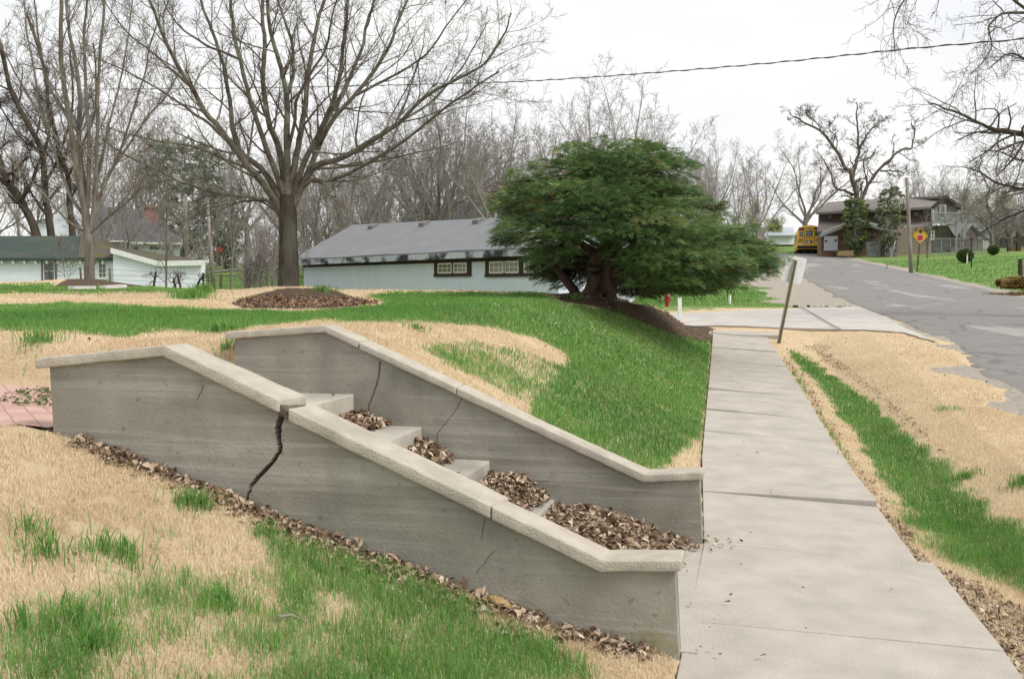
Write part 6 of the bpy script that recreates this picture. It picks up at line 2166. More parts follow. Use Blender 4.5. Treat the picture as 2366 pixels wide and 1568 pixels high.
m_.build('annexe_roof', M_RMOSS, ga)
m_ = MB()
for a, b in ((pA, pB), (pB, pC)):
    m_.hexa([a + [0, -.04, -.24], b + [0, -.04, -.24], b + [0, -.003, -.24], a + [0, -.003, -.24], a + [0, -.04, .03], b + [0, -.04, .03], b + [0, -.003, .03], a + [0, -.003, .03]])
m_.build('annexe_fascia', M_WHITEP, ga)

# white gabled house and the dark roofed house behind the garage --------
wd_ = 78
wh = thing('house', 'white gabled house showing behind the dark trunks at the left', 'house', P(130, 540, wd_))
m_ = MB(); m_.prism([P(88, 600, wd_), P(180, 600, wd_), P(180, 530, wd_), P(150, 470, wd_), P(118, 510, wd_), P(88, 512, wd_)], (0, 8, 0)); m_.build('wall', M_SIDW, wh)
m_ = MB(); m_.hexa([P(84, 514, wd_ - .4), P(120, 506, wd_ - .4), P(120, 506, wd_ + 8), P(84, 514, wd_ + 8), P(84, 510, wd_ - .4), P(120, 501, wd_ - .4), P(120, 501, wd_ + 8), P(84, 510, wd_ + 8)])
m_.hexa([P(149, 470, wd_ - .4), P(186, 534, wd_ - .4), P(186, 534, wd_ + 8), P(149, 470, wd_ + 8), P(150, 463, wd_ - .4), P(190, 530, wd_ - .4), P(190, 530, wd_ + 8), P(150, 463, wd_ + 8)])
m_.build('roof', M_RDARK, wh)
fw_ = Frame((P(130, 500, wd_)[0], wd_), (1, 0))
s0, z1_ = fw_.at(153, 500); s1, z0_ = fw_.at(163, 518)
window(fw_, s0, s1, z0_, z1_, wh, M_WHITEP, M_GLASS, 1, 2, .06)

dd_ = 74
kh = thing('house', 'dark grey roofed house with a brick chimney behind the garage annexe', 'house', P(300, 560, dd_))
m_ = MB()
ridge0, ridge1 = P(230, 478, dd_ + 5), P(292, 478, dd_ + 5)
for tri in ([P(205, 556, dd_), P(425, 560, dd_), ridge1, ridge0], [P(425, 560, dd_), P(440, 560, dd_ + 10), ridge1 + [0, .01, 0]], [P(205, 556, dd_), ridge0, P(190, 556, dd_ + 10)]):
    top_ = [np.array(p) for p in tri]
    m_.add(top_ + [p - [0, 0, .15] for p in top_], [tuple(range(len(tri))), tuple(reversed(range(len(tri), 2 * len(tri))))] + [(i, i + len(tri), (i + 1) % len(tri) + len(tri), (i + 1) % len(tri)) for i in range(len(tri))])
m_.build('roof', M_RDARK, kh)
m_ = MB(); m_.hexa([P(215, 600, dd_ + .6), P(415, 600, dd_ + .6), P(415, 600, dd_ + 9), P(215, 600, dd_ + 9), P(215, 559, dd_ + .6), P(415, 562, dd_ + .6), P(415, 562, dd_ + 9), P(215, 559, dd_ + 9)])
m_.build('wall', M_SIDW, kh)
m_ = MB(); m_.bar(P(250, 557, dd_ - .15), P(296, 558, dd_ - .15), .3, .12); m_.bar(P(300, 561, dd_ - .6), P(428, 563, dd_ - .6), .3, .14); m_.build('gutter', M_WHITEP, kh)
fk = Frame((P(300, 560, dd_ + .6)[0], dd_ + .6), (1, 0))
for a, b in ((304, 322), (345, 370), (374, 386)):
    s0, z1_ = fk.at(a, 568); s1, z0_ = fk.at(b, 578)
    window(fk, s0, s1, z0_, z1_, kh, M_WHITEP, M_GLASS, 1, 1, .05)
M_BRICK = pmat('red_brick', (.33, .17, .135), (.23, .115, .09), scale=12, bump=.3, c3=(.36, .22, .18), scale3=3)
m_ = MB(); m_.hexa([P(331, 540, dd_ + 3.2), P(365, 540, dd_ + 3.2), P(365, 540, dd_ + 4.4), P(331, 540, dd_ + 4.4), P(331, 477, dd_ + 3.2), P(365, 477, dd_ + 3.2), P(365, 477, dd_ + 4.4), P(331, 477, dd_ + 4.4)])
m_.hexa([P(329, 480, dd_ + 3.1), P(367, 480, dd_ + 3.1), P(367, 480, dd_ + 4.5), P(329, 480, dd_ + 4.5), P(329, 475, dd_ + 3.1), P(367, 475, dd_ + 3.1), P(367, 475, dd_ + 4.5), P(329, 475, dd_ + 4.5)])
m_.build('chimney', M_BRICK, kh)
# far left stop sign and pale curb
M_RED = pmat('faded_red', (.34, .07, .06), (.27, .055, .05), scale=6, rough=.5)
M_STEEL = pmat('galvanised', (.36, .37, .36), (.27, .28, .275), scale=12, rough=.6, metal=.3)
sgd = 86
sg = thing('stop_sign', 'small faded red octagonal sign far off between the garage and the big tree', 'road sign', P(512, 625, sgd))
MB().bar(P(513, 632, sgd + .03), P(512, 590, sgd + .03), .07).build('post', M_STEEL, sg)
c_ = P(508, 577, sgd); r_ = 7 / FPX * sgd
MB().prism([(c_[0] + r_ * math.cos(math.pi / 8 + k * math.pi / 4), c_[1] - .04, c_[2] + r_ * math.sin(math.pi / 8 + k * math.pi / 4)) for k in range(8)], (0, .03, 0)).build('sign_plate', M_RED, sg)
a, b = P(485, 629, 84), P(560, 622, 84)
tag(MB().bar(a, b, 1.6, .15).build('kerb', M_DRIVE), 'pale concrete kerb far off below the red octagonal sign', kind='structure')
# white shed left of the bus
sh = 122
sd_ = thing('shed', 'small white shed with a pale metal roof left of the school bus', 'shed', P(1805, 558, sh))
m_ = MB(); m_.hexa([P(1776, 564, sh), P(1836, 564, sh), P(1836, 564, sh + 6), P(1776, 564, sh + 6), P(1776, 541, sh), P(1836, 541, sh), P(1836, 541, sh + 6), P(1776, 541, sh + 6)]); m_.build('wall', M_SIDW, sd_)
m_ = MB(); f4 = [P(1773, 543, sh - .5), P(1838, 543, sh - .5), P(1832, 525, sh + 4), P(1786, 525, sh + 4)]; m_.hexa([p - [0, 0, .1] for p in f4] + f4)
m_.build('roof', flat('pale_metal_roof', (.42, .46, .50), .5), sd_)
# ------------------------------------------------------------------ brown house on the hilltop


def q5(x, y): return (1798.2 + x * .2414, 378.6 + y * .2414)


M_SHK = pmat('brown_shake', (.15, .11, .088), (.068, .048, .038), scale=5, stretch=(2, 2, 6), bump=.5, c3=(.18, .14, .11), scale3=1.2)
M_SHG = pmat('grey_shake', (.27, .26, .25), (.14, .13, .125), scale=4, stretch=(1, 1, 7), bump=.5, c3=(.34, .33, .32), scale3=1.0)
M_ORW = pmat('raw_wood', (.31, .215, .13), (.16, .10, .06), scale=6, stretch=(1, 1, 2), c3=(.10, .06, .035), scale3=1.3)
M_GRW = pmat('grey_timber', (.32, .335, .325), (.19, .20, .195), scale=9, stretch=(3, 3, .6), bump=.3)
M_FENCEB = pmat('grey_boards', (.27, .275, .28), (.13, .13, .135), scale=5, stretch=(5, 5, .5), bump=.3, c3=(.09, .085, .08), scale3=1.6)
bhd = 95.0
br = thing('house', 'weathered brown two storey house with an outside stair and a gabled porch', 'house', P(2110, 592, bhd))


def Q(x, y, d): return P(*q5(x, y), d)


dL, dC, dR = 101.0, 95.0, 97.0


def dlong(x): return dL + (dC - dL) * (x - 385) / (1478 - 385)


def wallquad(mb, pts, thick=.2):
    """pts: (x5,y5,d) polygon"""
    return mb.prism([Q(*p) for p in pts], (0, thick, 0))


m_ = MB(); wallquad(m_, [(390, 900, dlong(390)), (1478, 900, dC), (1478, 405, dC), (390, 462, dlong(390))]); m_.build('upper_wall', M_SHK, br)
m_ = MB(); wallquad(m_, [(1478, 590, dC - .02), (1652, 590, dC + .9), (1652, 900, dC + .9), (1478, 900, dC - .02)]); m_.build('lower_wall', M_SHG, br)
m_ = MB(); wallquad(m_, [(1652, 570, dC + 1.0), (1900, 570, dR + 1), (1900, 900, dR + 1), (1652, 900, dC + 1.0)]); m_.build('porch_wall', M_SHK, br)
m_ = MB(); wallquad(m_, [(1480, 570, dC), (1480, 408, dC), (1605, 328, dC + .9), (1740, 420, dR), (1740, 570, dR)]); m_.build('gable', M_SHG, br)
m_ = MB()
for pts in ([(362, 464, dL - 1), (1490, 410, dC - 1), (1600, 305, dC + 3), (470, 366, dL + 4)], [(1748, 420, dR - .5), (1602, 305, dC + .2), (560, 358, dL + 9), (640, 470, dL + 14)]):
    f4 = [Q(*p) for p in pts]
    m_.hexa([p - [0, 0, .22] for p in f4] + f4)
rf = m_.build('roof', M_RBROWN, br)
m_ = MB()
m_.bar(Q(1478, 418, dC - 1.0), Q(1602, 312, dC - .2), .12, .3); m_.bar(Q(1602, 312, dC - .2), Q(1750, 424, dR - .6), .12, .3); m_.build('bargeboard', M_TRIMB, rf)
# lower pent roof
m_ = MB()
for pts in ([(372, 640, dL - 3), (1478, 600, dC - 1.6), (1470, 552, dC + .1), (385, 556, dlong(390) - .3)],):
    f4 = [Q(*p) for p in pts]; m_.hexa([p - [0, 0, .2] for p in f4] + f4)
m_.build('pent_roof', M_RBROWN, br)
m_ = MB()
wallquad(m_, [(1010, 890, dC - .9), (1470, 890, dC - .9), (1470, 605, dC - .9), (1010, 615, dC - .9)], .3); m_.build('lower_wall', pmat('tan_shake', (.30, .255, .20), (.17, .135, .105), scale=4, stretch=(2, 2, 4)), br)
# garage bay with gabled front
m_ = MB(); wallquad(m_, [(405, 890, 94), (1010, 890, 93), (1010, 622, 93), (745, 535, 93.4), (405, 680, 94)], 1.0); m_.build('garage_front', M_ORW, br)
m_ = MB()
for pts in ([(400, 690, 93), (745, 548, 92.6), (760, 520, 97), (420, 640, 98)], [(745, 548, 92.6), (1030, 630, 92.5), (1030, 600, 97), (760, 520, 97)]):
    f4 = [Q(*p) for p in pts]; m_.hexa([p - [0, 0, .2] for p in f4] + f4)
m_.build('porch_roof', M_RBROWN, br)
m_ = MB(); m_.bar(Q(402, 688, 92.8), Q(745, 546, 92.4), .1, .25); m_.bar(Q(745, 546, 92.4), Q(1030, 629, 92.3), .1, .25); m_.build('bargeboard', M_GRW, br)
gdoor = MB(); wallquad(gdoor, [(440, 830, 92.9), (570, 830, 92.8), (570, 690, 92.8), (440, 692, 92.9)], .1); gd2 = gdoor.build('garage_door', pmat('grey_door', (.46, .46, .48), (.36, .36, .38), scale=5, stretch=(4, 4, .6), rough=.8), br)
for x_, y_ in ((457, 738), (548, 732)):
    m_ = MB(); m_.bar(Q(x_ - 9, y_, 92.8), Q(x_ + 9, y_, 92.8), .1, .14); m_.build('handle', M_TRIMB, gd2)
fbh = Frame((Q(1478, 500, dC - .0)[0], dC - .0), (1, .12))


def wq(x0, y0, x1, y1, d, par, sash, gl, cols, rows, fw=.07):
    fr = Frame((Q(x0, y0, d)[0], d), (1, 0.0))
    s0, z1_ = fr.at(*q5(x0, y0)); s1, z0_ = fr.at(*q5(x1, y1))
    return window(fr, s0, s1, z0_, z1_, par, sash, gl, cols, rows, fw)


wq(1460, 637, 1491, 727, dC - 1.05, br, M_WHITEP, M_GLASS, 1, 2)
wq(470, 478, 548, 522, dlong(500) - .15, br, M_SHK, M_GLASSG, 2, 1)
wq(1290, 455, 1345, 505, dlong(1300) - .25, br, M_SHK, M_GLASS, 2, 1)
wq(875, 640, 940, 735, 92.9, br, M_ORW, M_GLASS, 2, 3)
wq(1005, 645, 1045, 700, dC - 1.0, br, M_ORW, M_GLASS, 2, 2)
wq(1545, 392, 1602, 520, dC + .3, br, M_WHITEP, M_GLASS, 4, 1, .06)
wq(1700, 640, 1745, 720, dC + 1.1, br, M_WHITEP, M_GLASS, 3, 1)
wq(1775, 630, 1790, 720, dC + 1.6, br, M_WHITEP, M_GLASS, 1, 2)
m_ = MB(); wallquad(m_, [(1468, 545, dC - .3), (1490, 545, dC - .3), (1490, 400, dC - .3), (1468, 405, dC - .3)], .12); m_.build('corner_board', M_WHITEP, br)
# sign painted on a board: illegible pale lettering in rows
m_ = MB(); wallquad(m_, [(1530, 655, dC + .2), (1625, 655, dC + .4), (1620, 590, dC + .4), (1535, 592, dC + .2)], .05); m_.build('patched_shingles', pmat('pinkish_patch', (.42, .33, .29), (.28, .25, .23), scale=6, stretch=(1, 1, 5)), br)
# balcony
m_ = MB()
dk = [Q(1470, 556, dC - 1.6), Q(1845, 556, dC - .9), Q(1845, 548, dC + 1.3), Q(1470, 548, dC + .4)]
m_.hexa([p - [0, 0, .18] for p in dk] + dk); m_.build('balcony_floor', M_GRW, br)
m_ = MB()
ra, rb = Q(1470, 470, dC - 1.6), Q(1842, 470, dC - .9)
da, db = dk[0], dk[1]
m_.bar(ra, rb, .12, .1); m_.bar(da + [0, 0, .15], db + [0, 0, .15], .08, .06)
for i in range(34):
    t = i / 33
    m_.bar(da + (db - da) * t, ra + (rb - ra) * t, .12 if i % 11 == 0 else .04)
for x_ in (1700, 1762, 1842):
    t = (x_ - 1470) / 372
    m_.bar(da + (db - da) * t, ra + (rb - ra) * t + [0, 0, .05], .14)
m_.build('balcony_railing', M_GRW, br)
for x_ in (1702, 1768):
    m_ = MB(); t = (x_ - 1470) / 372; tp = da + (db - da) * t
    bt_ = Q(x_ - 4, 880, dC - .9)
    m_.bar(bt_, tp, .16)
    m_.add([tp + [-.9, 0, -.18], tp + [.9, 0, -.18], tp + [.12, 0, -1.3], tp + [-.12, 0, -1.3], tp + [-.9, .1, -.18], tp + [.9, .1, -.18], tp + [.12, .1, -1.3], tp + [-.12, .1, -1.3]],
           [(0, 1, 2, 3), (7, 6, 5, 4), (0, 4, 5, 1), (1, 5, 6, 2), (2, 6, 7, 3), (3, 7, 4, 0)])
    m_.build('balcony_post', M_GRW, br)
m_ = MB()
a0, a1 = Q(1845, 556, dC - .8), Q(2040, 735, dC - .4)
for off in (0, 1.0):
    m_.bar(a0 + [0, off, 0], a1 + [0, off, 0], .08, .28)
for i in range(14):
    t = (i + .5) / 14; p = a0 + (a1 - a0) * t
    m_.box((p[0], p[1] + .5, p[2] + .05), (.28, 1.0, .05))
for off in (-.02, 1.02):
    m_.bar(a0 + [0, off, 1.0], a1 + [0, off, 1.0], .08, .1)
    for i in range(12):
        t = i / 11; p = a0 + (a1 - a0) * t + [0, off, 0]
        m_.bar(p, p + [0, 0, 1.0], .06)
m_.build('outside_stair', M_GRW, br)
# porch clutter: skirt, deck, lattice
m_ = MB(); m_.hexa([Q(1660, 885, dC - .5), Q(2010, 885, dC), Q(2010, 870, dC + 2), Q(1660, 870, dC + 2), Q(1660, 800, dC - .5), Q(2010, 800, dC), Q(2010, 795, dC + 2), Q(1660, 795, dC + 2)]); m_.build('porch_deck', M_SHG, br)
m_ = MB()
for i in range(9):
    x_ = 1790 + i * 25; m_.bar(Q(x_, 800, dC - .6), Q(x_, 700, dC - .6), .05)
m_.bar(Q(1790, 700, dC - .6), Q(2000, 700, dC - .6), .09); m_.build('porch_railing', M_GRW, br)
lt = MB()
for i in range(4):
    lt.bar(Q(1966 + i * 15, 820, dC - 2), Q(1966 + i * 15, 738, dC - 2), .09, .03); lt.bar(Q(1960, 748 + i * 20, dC - 2.04), Q(2022, 748 + i * 20, dC - 2.04), .09, .03)
tag(lt.build('trellis', M_WHITEP), 'small white lattice panel standing before the porch of the brown house', 'trellis')

# board fence panels in front of the brown house
for xa, xb, ya, yb, lab in ((842, 996, 744, 740, 'grey weathered board fence panel left of the dark post'), (1004, 1145, 740, 738, 'grey weathered board fence panel right of the dark post, behind the bent pipe')):
    rt = thing('board_fence', lab, 'fence', Q(xa, 900, 90.5), group='grey board fence before the brown house')
    m_ = MB(); n = 11; rj = random.Random(xa)
    for i in range(n):
        u0 = xa + (xb - xa) * i / n; u1 = xa + (xb - xa) * (i + .93) / n
        lean_ = 10 * (1 - i / n) if xa < 900 else -4 * i / n
        m_.prism([Q(u0 + lean_, 905, 90.5), Q(u1 + lean_, 905, 90.5), Q(u1, ya + rj.uniform(-3, 4), 90.5), Q(u0, ya + rj.uniform(-3, 4), 90.5)], (0, .05, 0))
    m_.build('boards', M_FENCEB, rt)
    m_ = MB()
    for yy in (762, 822, 880): m_.bar(Q(xa, yy, 90.45), Q(xb, yy, 90.45), .05, .12)
    m_.build('rail', M_FENCEB, rt)
tag(MB().bar(Q(1000, 905, 90.3), Q(996, 732, 90.3), .22).build('fence_post', M_DARKB), 'dark post between the two grey board fence panels', 'post')
# low stone coloured wall by the bus
m_ = MB(); wallquad(m_, [(575, 880, 91), (722, 880, 90.6), (720, 828, 90.6), (580, 834, 91)], .4)
tag(m_.build('low_wall', pmat('ochre_block', (.34, .25, .12), (.24, .17, .08), scale=6)), 'low ochre block wall beside the cedar in front of the brown house', 'wall')
# chain link fence: galvanised posts, rails and diagonal mesh
ck = thing('chain_link_fence', 'chain link fence in front of the porch of the brown house', 'fence', Q(1700, 880, 88))
m_ = MB()
for i, x_ in enumerate((1450, 1560, 1650, 1745, 1850, 1950, 2040)):
    MB().tube([Q(x_, 888, 88) - [0, 0, .2], Q(x_, 712, 88)], .035, 6).build('fence_post', M_STEEL, ck)
MB().tube([Q(1450, 714, 88), Q(2040, 714, 88)], .022, 5).build('top_rail', M_STEEL, ck)
m_ = MB()
a, b = Q(1450, 885, 88), Q(2040, 715, 88)
W_, Hh = b[0] - a[0], b[2] - a[2]
nn = 64
for i in range(nn):
    x0 = a[0] + W_ * i / nn
    for sg in (1, -1):
        x1 = x0 + sg * Hh
        x1c = min(max(x1, a[0]), b[0]); f_ = abs(x1c - x0) / Hh
        if f_ > .05: m_.bar((x0, 88, a[2]), (x1c, 88, a[2] + Hh * f_), .006)
m_.build('wire_mesh', M_STEEL, ck)
# far right: paler fence, posts and wall behind the branches
wlr = thing('board_fence', 'ochre and grey board fence at the right edge behind the branches', 'fence', Q(2260, 870, 92))
m_ = MB(); wallquad(m_, [(2205, 872, 92), (2420, 872, 92), (2420, 795, 92), (2205, 800, 92)], .08); m_.build('boards', pmat('ochre_board', (.40, .28, .10), (.26, .18, .07), scale=5, stretch=(5, 5, .5)), wlr)
for x_ in (2208, 2300):
    MB().bar(Q(x_, 880, 91.8), Q(x_ - 4, 650, 91.8), .3).build('post', M_DARKB, wlr)
hp = thing('house', 'pale wall of another house glimpsed through branches at the right edge', 'house', Q(2300, 800, 112))
m_ = MB(); wallquad(m_, [(2150, 900, 112), (2480, 900, 112), (2480, 690, 112), (2150, 700, 112)], 6); m_.build('wall', M_FENCEB, hp)
m_ = MB(); m_.hexa([Q(2120, 702, 111), Q(2500, 690, 111), Q(2500, 650, 116), Q(2160, 655, 116), Q(2120, 695, 111), Q(2500, 683, 111), Q(2500, 640, 116), Q(2160, 645, 116)]); m_.build('roof', M_RBROWN, hp)
for x_ in (2230, 2270):
    wq(x_, 690, x_ + 22, 735, 111.9, hp, M_WHITEP, M_GLASS, 1, 1)

# ------------------------------------------------------------------ school bus
bsd = 105.0
bl, brt = P(1843, 587, bsd), P(1895, 587, bsd)
bw = brt[0] - bl[0]
bz = bl[2]
hd = np.array((.237, .97)); hd /= np.linalg.norm(hd)
rgt = np.array((hd[1], -hd[0]))
bc = np.array(((bl[0] + brt[0]) / 2, bsd))
bus = thing('school_bus', 'yellow school bus seen from behind at the top of the road', 'bus', (bc[0], bc[1], bz))
M_YEL = pmat('bus_yellow', (.95, .56, .075), (.90, .52, .065), scale=3, rough=.4, spec=.5)
M_BLK = flat('bus_black', (.02, .02, .02), .6)
M_TAIL = flat('tail_red', (.36, .03, .025), .3)
M_AMB = flat('amber_lens', (.55, .2, .05), .3)
M_TYRE = flat('tyre_rubber', (.02, .02, .02), .9)


def B(a, f, z):   # across (right +), forward, up
    p = bc + rgt * a + hd * f
    return np.array((p[0], p[1], bz + z))


hw = bw / 2
prof = [(-hw, .55), (-hw, 2.25), (-hw * .97, 2.5), (-hw * .85, 2.74), (-hw * .6, 2.92), (-hw * .3, 3.0), (0, 3.03), (hw * .3, 3.0), (hw * .6, 2.92), (hw * .85, 2.74), (hw * .97, 2.5), (hw, 2.25), (hw, .55)]
m_ = MB(); m_.prism([B(a, 0, z) for a, z in prof], B(0, 9.0, 0) - B(0, 0, 0))
m_.prism([B(a, 9.0, z) for a, z in ((-hw * .85, .6), (-hw * .85, 1.5), (hw * .85, 1.5), (hw * .85, .6))], B(0, 1.6, 0) - B(0, 0, 0))
m_.build('body', M_YEL, bus)
roofp = [(a * 1.004, z + .012) for a, z in prof if z > 2.6]
m_ = MB(); m_.prism([B(a, .25, z) for a, z in roofp], B(0, 8.5, 0) - B(0, 0, 0)); m_.build('roof', flat('bus_roof_white', (.75, .72, .62)), bus)


def rear(mb, a0, a1, z0, z1, t=.03, f0=0.0):
    return mb.hexa([B(a0, f0 - t, z0), B(a1, f0 - t, z0), B(a1, f0 + .01, z0), B(a0, f0 + .01, z0), B(a0, f0 - t, z1), B(a1, f0 - t, z1), B(a1, f0 + .01, z1), B(a0, f0 + .01, z1)])


sx = bw / 430.0      # scale of the surveyed rear face


def rx(x): return (x - 585) * sx


def rzz(y): return (1335 - y) * sx


m_ = MB()
for x0, x1, y0, y1 in ((405, 478, 905, 1003), (523, 648, 898, 1000), (693, 770, 898, 1000)):
    o_ = rear(MB(), rx(x0), rx(x1), rzz(y1), rzz(y0), .012).build('rear_window', M_TRIMB, bus)
    rear(MB(), rx(x0) + .03, rx(x1) - .03, rzz(y1) + .03, rzz(y0) - .03, .02).build('pane', M_GLASSG, o_)
o_ = rear(MB(), rx(525), rx(648), rzz(1130), rzz(1068), .012).build('rear_window', M_TRIMB, bus)
rear(MB(), rx(528), rx(645), rzz(1127), rzz(1071), .02).build('pane', M_GLASSG, o_)
m_ = MB(); rear(m_, rx(492), rx(500), rzz(1165), rzz(890), .01); rear(m_, rx(678), rx(686), rzz(1165), rzz(890), .01); rear(m_, rx(500), rx(678), rzz(892), rzz(884), .01); m_.build('emergency_door_seam', M_BLK, bus)
rear(MB(), rx(368), rx(800), rzz(1222), rzz(1178), .16).build('bumper', M_BLK, bus)
m_ = MB(); rear(m_, rx(375), rx(478), rzz(1100), rzz(1088), .015); rear(m_, rx(690), rx(795), rzz(1094), rzz(1082), .015); m_.build('rub_rail', M_BLK, bus)
for x0, x1, y0, y1, mt in ((388, 485, 828, 884, M_BLK), (685, 782, 822, 878, M_BLK)):
    o_ = rear(MB(), rx(x0), rx(x1), rzz(y1), rzz(y0), .02).build('warning_light', mt, bus)
    for k in (.28, .7):
        cx_, cz_ = rx(x0 + (x1 - x0) * k), (rzz(y0) + rzz(y1)) / 2
        MB().prism([B(cx_ + .1 * math.cos(i * math.pi / 5), -.03, cz_ + .1 * math.sin(i * math.pi / 5)) for i in range(10)], B(0, .02, 0) - B(0, 0, 0)).build('lens', M_TAIL, o_)
for x0, y0 in ((415, 1058), (448, 1056), (726, 1052), (758, 1050)):
    MB().prism([B(rx(x0) + .09 * math.cos(i * math.pi / 5), -.03, rzz(y0) + .09 * math.sin(i * math.pi / 5)) for i in range(10)], B(0, .035, 0) - B(0, 0, 0)).build('tail_light', M_TAIL, bus)
rear(MB(), rx(412), rx(465), rzz(1158), rzz(1132), .014).build('number_plate', M_WHITEP, bus)
rear(MB(), rx(556), rx(600), rzz(1126), rzz(1088), .026).build('number_plate', M_WHITEP, bus)
m_ = MB()
for i in range(10):
    f0 = .5 + i * .84
    p = [B(-hw - .012, f0, 1.62), B(-hw - .012, f0 + .72, 1.62), B(-hw - .012, f0 + .72, 2.2), B(-hw - .012, f0, 2.2)]
    o_ = MB().prism(p, np.array((*rgt, 0)) * .03).build('side_window', M_GLASS, bus)
m_ = MB()
for z in (.75, 1.2, 1.5):
    m_.prism([B(-hw - .02, .0, z), B(-hw - .02, 9, z), B(-hw - .02, 9, z + .06), B(-hw - .02, 0, z + .06)], np.array((*rgt, 0)) * .03)
m_.build('side_rail', M_BLK, bus)
for a, f in ((-hw + .18, 2.0), (-hw + .46, 2.0), (hw - .18, 2.0), (hw - .46, 2.0), (-hw + .2, 8.6), (hw - .2, 8.6)):
    c_ = B(a, f, .48)
    pts = [c_ - np.array((*rgt, 0)) * .13, c_ + np.array((*rgt, 0)) * .13]
    o_ = MB().tube(pts, .48, 18).build('wheel', M_TYRE, bus)
m_ = MB(); rear(m_, -hw * .8, hw * .8, .32, .62, .0, 1.0); m_.hexa([B(-.12, .8, .3), B(.12, .8, .3), B(.12, 8.5, .3), B(-.12, 8.5, .3), B(-.12, .8, .5), B(.12, .8, .5), B(.12, 8.5, .5), B(-.12, 8.5, .5)])
m_.hexa([B(-hw * .8, 1.95, .42), B(hw * .8, 1.95, .42), B(hw * .8, 2.1, .42), B(-hw * .8, 2.1, .42), B(-hw * .8, 1.95, .56), B(hw * .8, 1.95, .56), B(hw * .8, 2.1, .56), B(-hw * .8, 2.1, .56)])
m_.build('chassis', M_BLK, bus)


def lettering(name, txt, c, right, up, size, mat, parent, wscale=1.0):
    cu = bpy.data.curves.new(name, 'FONT'); cu.body = txt; cu.size = 1; cu.align_x = 'CENTER'; cu.align_y = 'CENTER'; cu.extrude = .01; cu.offset = .012
    to = bpy.data.objects.new(name, cu); COL.objects.link(to)
    bpy.context.view_layer.update()
    dg = bpy.context.evaluated_depsgraph_get()
    me = bpy.data.meshes.new_from_object(to.evaluated_get(dg))
    bpy.data.objects.remove(to)
    r = np.array(right) / np.linalg.norm(right); u_ = np.array(up, float)
    n_ = np.cross(r, u_)
    for v in me.vertices:
        q_ = np.array(c) + r * v.co.x * size * wscale + u_ * v.co.y * size + n_ * v.co.z * size
        v.co = q_
    me.materials.clear(); me.materials.append(mat)
    o = bpy.data.objects.new(name, me); COL.objects.link(o)
    o.parent = parent; o.location = -Vector(parent.location)
    return o


lettering('lettering', 'SCHOOL BUS', B(rx(588), -.02, rzz(845)), (*rgt, 0), (0, 0, 1), .27, M_BLK, bus, .78)
lettering('lettering', 'EMERGENCY DOOR', B(rx(588), -.02, rzz(1030)), (*rgt, 0), (0, 0, 1), .13, M_TAIL, bus, .85)

# ------------------------------------------------------------------ signs, posts, hydrant, bale, cables
sd2 = 61.0
sa = thing('stop_ahead_sign', 'yellow diamond sign with a red octagon and a black arrow', 'road sign', P(2118, 634, sd2))
cS = P(2126, 544.5, sd2)
rv = np.array((1, .05, 0)); rv /= np.linalg.norm(rv)
tlt = .045
ux, uz = rv * math.cos(tlt) + np.array((0, 0, 1)) * math.sin(tlt) * 0, np.array((0, 0, 1.))
hs = .545


def S(a, b, n=0.0):
    a, b = a * math.cos(tlt) - b * math.sin(tlt) * -1, b * math.cos(tlt) - a * math.sin(tlt)
    return cS + rv * a + np.array((0, 0, 1)) * b + np.array((.05, -1, 0)) * n


def dia(h, n0, n1, mb):
    pts = []
    for k in range(4):
        a = math.pi / 2 * k; c, s_ = math.cos(a), math.sin(a)
        for e in (-.07, .07):
            pts.append((h * (math.cos(a) * (1 - abs(e))) - h * e * math.sin(a), h * (math.sin(a) * (1 - abs(e))) + h * e * math.cos(a)))
    return mb.prism([S(a, b, n1) for a, b in pts], S(0, 0, n0) - S(0, 0, n1))


M_SYEL = pmat('sign_yellow', (.48, .30, .01), (.44, .27, .01), scale=5, rough=.5)
M_SBLK = flat('sign_black', (.02, .02, .018), .5)
dia(hs, 0, .012, MB()).build('sign_plate', M_SYEL, sa)
m_ = MB()
kk_ = []
for h0 in (hs * .965, hs * .915):
    kk_.append([(h0 * math.cos(math.pi / 2 * k), h0 * math.sin(math.pi / 2 * k)) for k in range(4)])
for i in range(4):
    j = (i + 1) % 4
    m_.prism([S(*kk_[0][i], .018), S(*kk_[0][j], .018), S(*kk_[1][j], .018), S(*kk_[1][i], .018)], S(0, 0, .0) - S(0, 0, .005))
m_.build('border', M_SBLK, sa)


def octo(r, n0, n1): return MB().prism([S(r * math.cos(math.pi / 8 + k * math.pi / 4), -.13 + r * math.sin(math.pi / 8 + k * math.pi / 4), n1) for k in range(8)], S(0, 0, n0) - S(0, 0, n1))


octo(.235, .0, .016).build('octagon_border', M_WHITEP, sa)
octo(.21, .0, .021).build('octagon', flat('sign_red', (.42, .025, .02), .5), sa)
m_ = MB(); m_.prism([S(a, b, .018) for a, b in ((-.055, .13), (.055, .13), (.055, .22), (.19, .22), (0, .43), (-.19, .22), (-.055, .22))], S(0, 0, 0) - S(0, 0, .01)); m_.build('arrow', M_SBLK, sa)
MB().bar(P(2118, 636, sd2 + .06), P(2126.5, 540, sd2 + .06), .10, .05).build('post', M_POST, sa)

ws = thing('road_sign', 'blank grey back of a leaning rectangular sign beside the sidewalk', 'road sign', P(1797.5, 797, 21.6))
wd2 = 21.6
pb, pt = P(1797.5, 800, wd2), P(1838.5, 601, wd2 + .02)
M_ALU = pmat('sign_back', (.70, .72, .725), (.62, .64, .645), scale=4, rough=.55, metal=.05, c3=(.55, .56, .56), scale3=6, lo3=.58, hi3=.75)
cr4 = [P(1819, 588.5, wd2 + .07), P(1865, 597.5, wd2 + .10), P(1851, 657.5, wd2 + .10), P(1805, 648.5, wd2 + .07)]


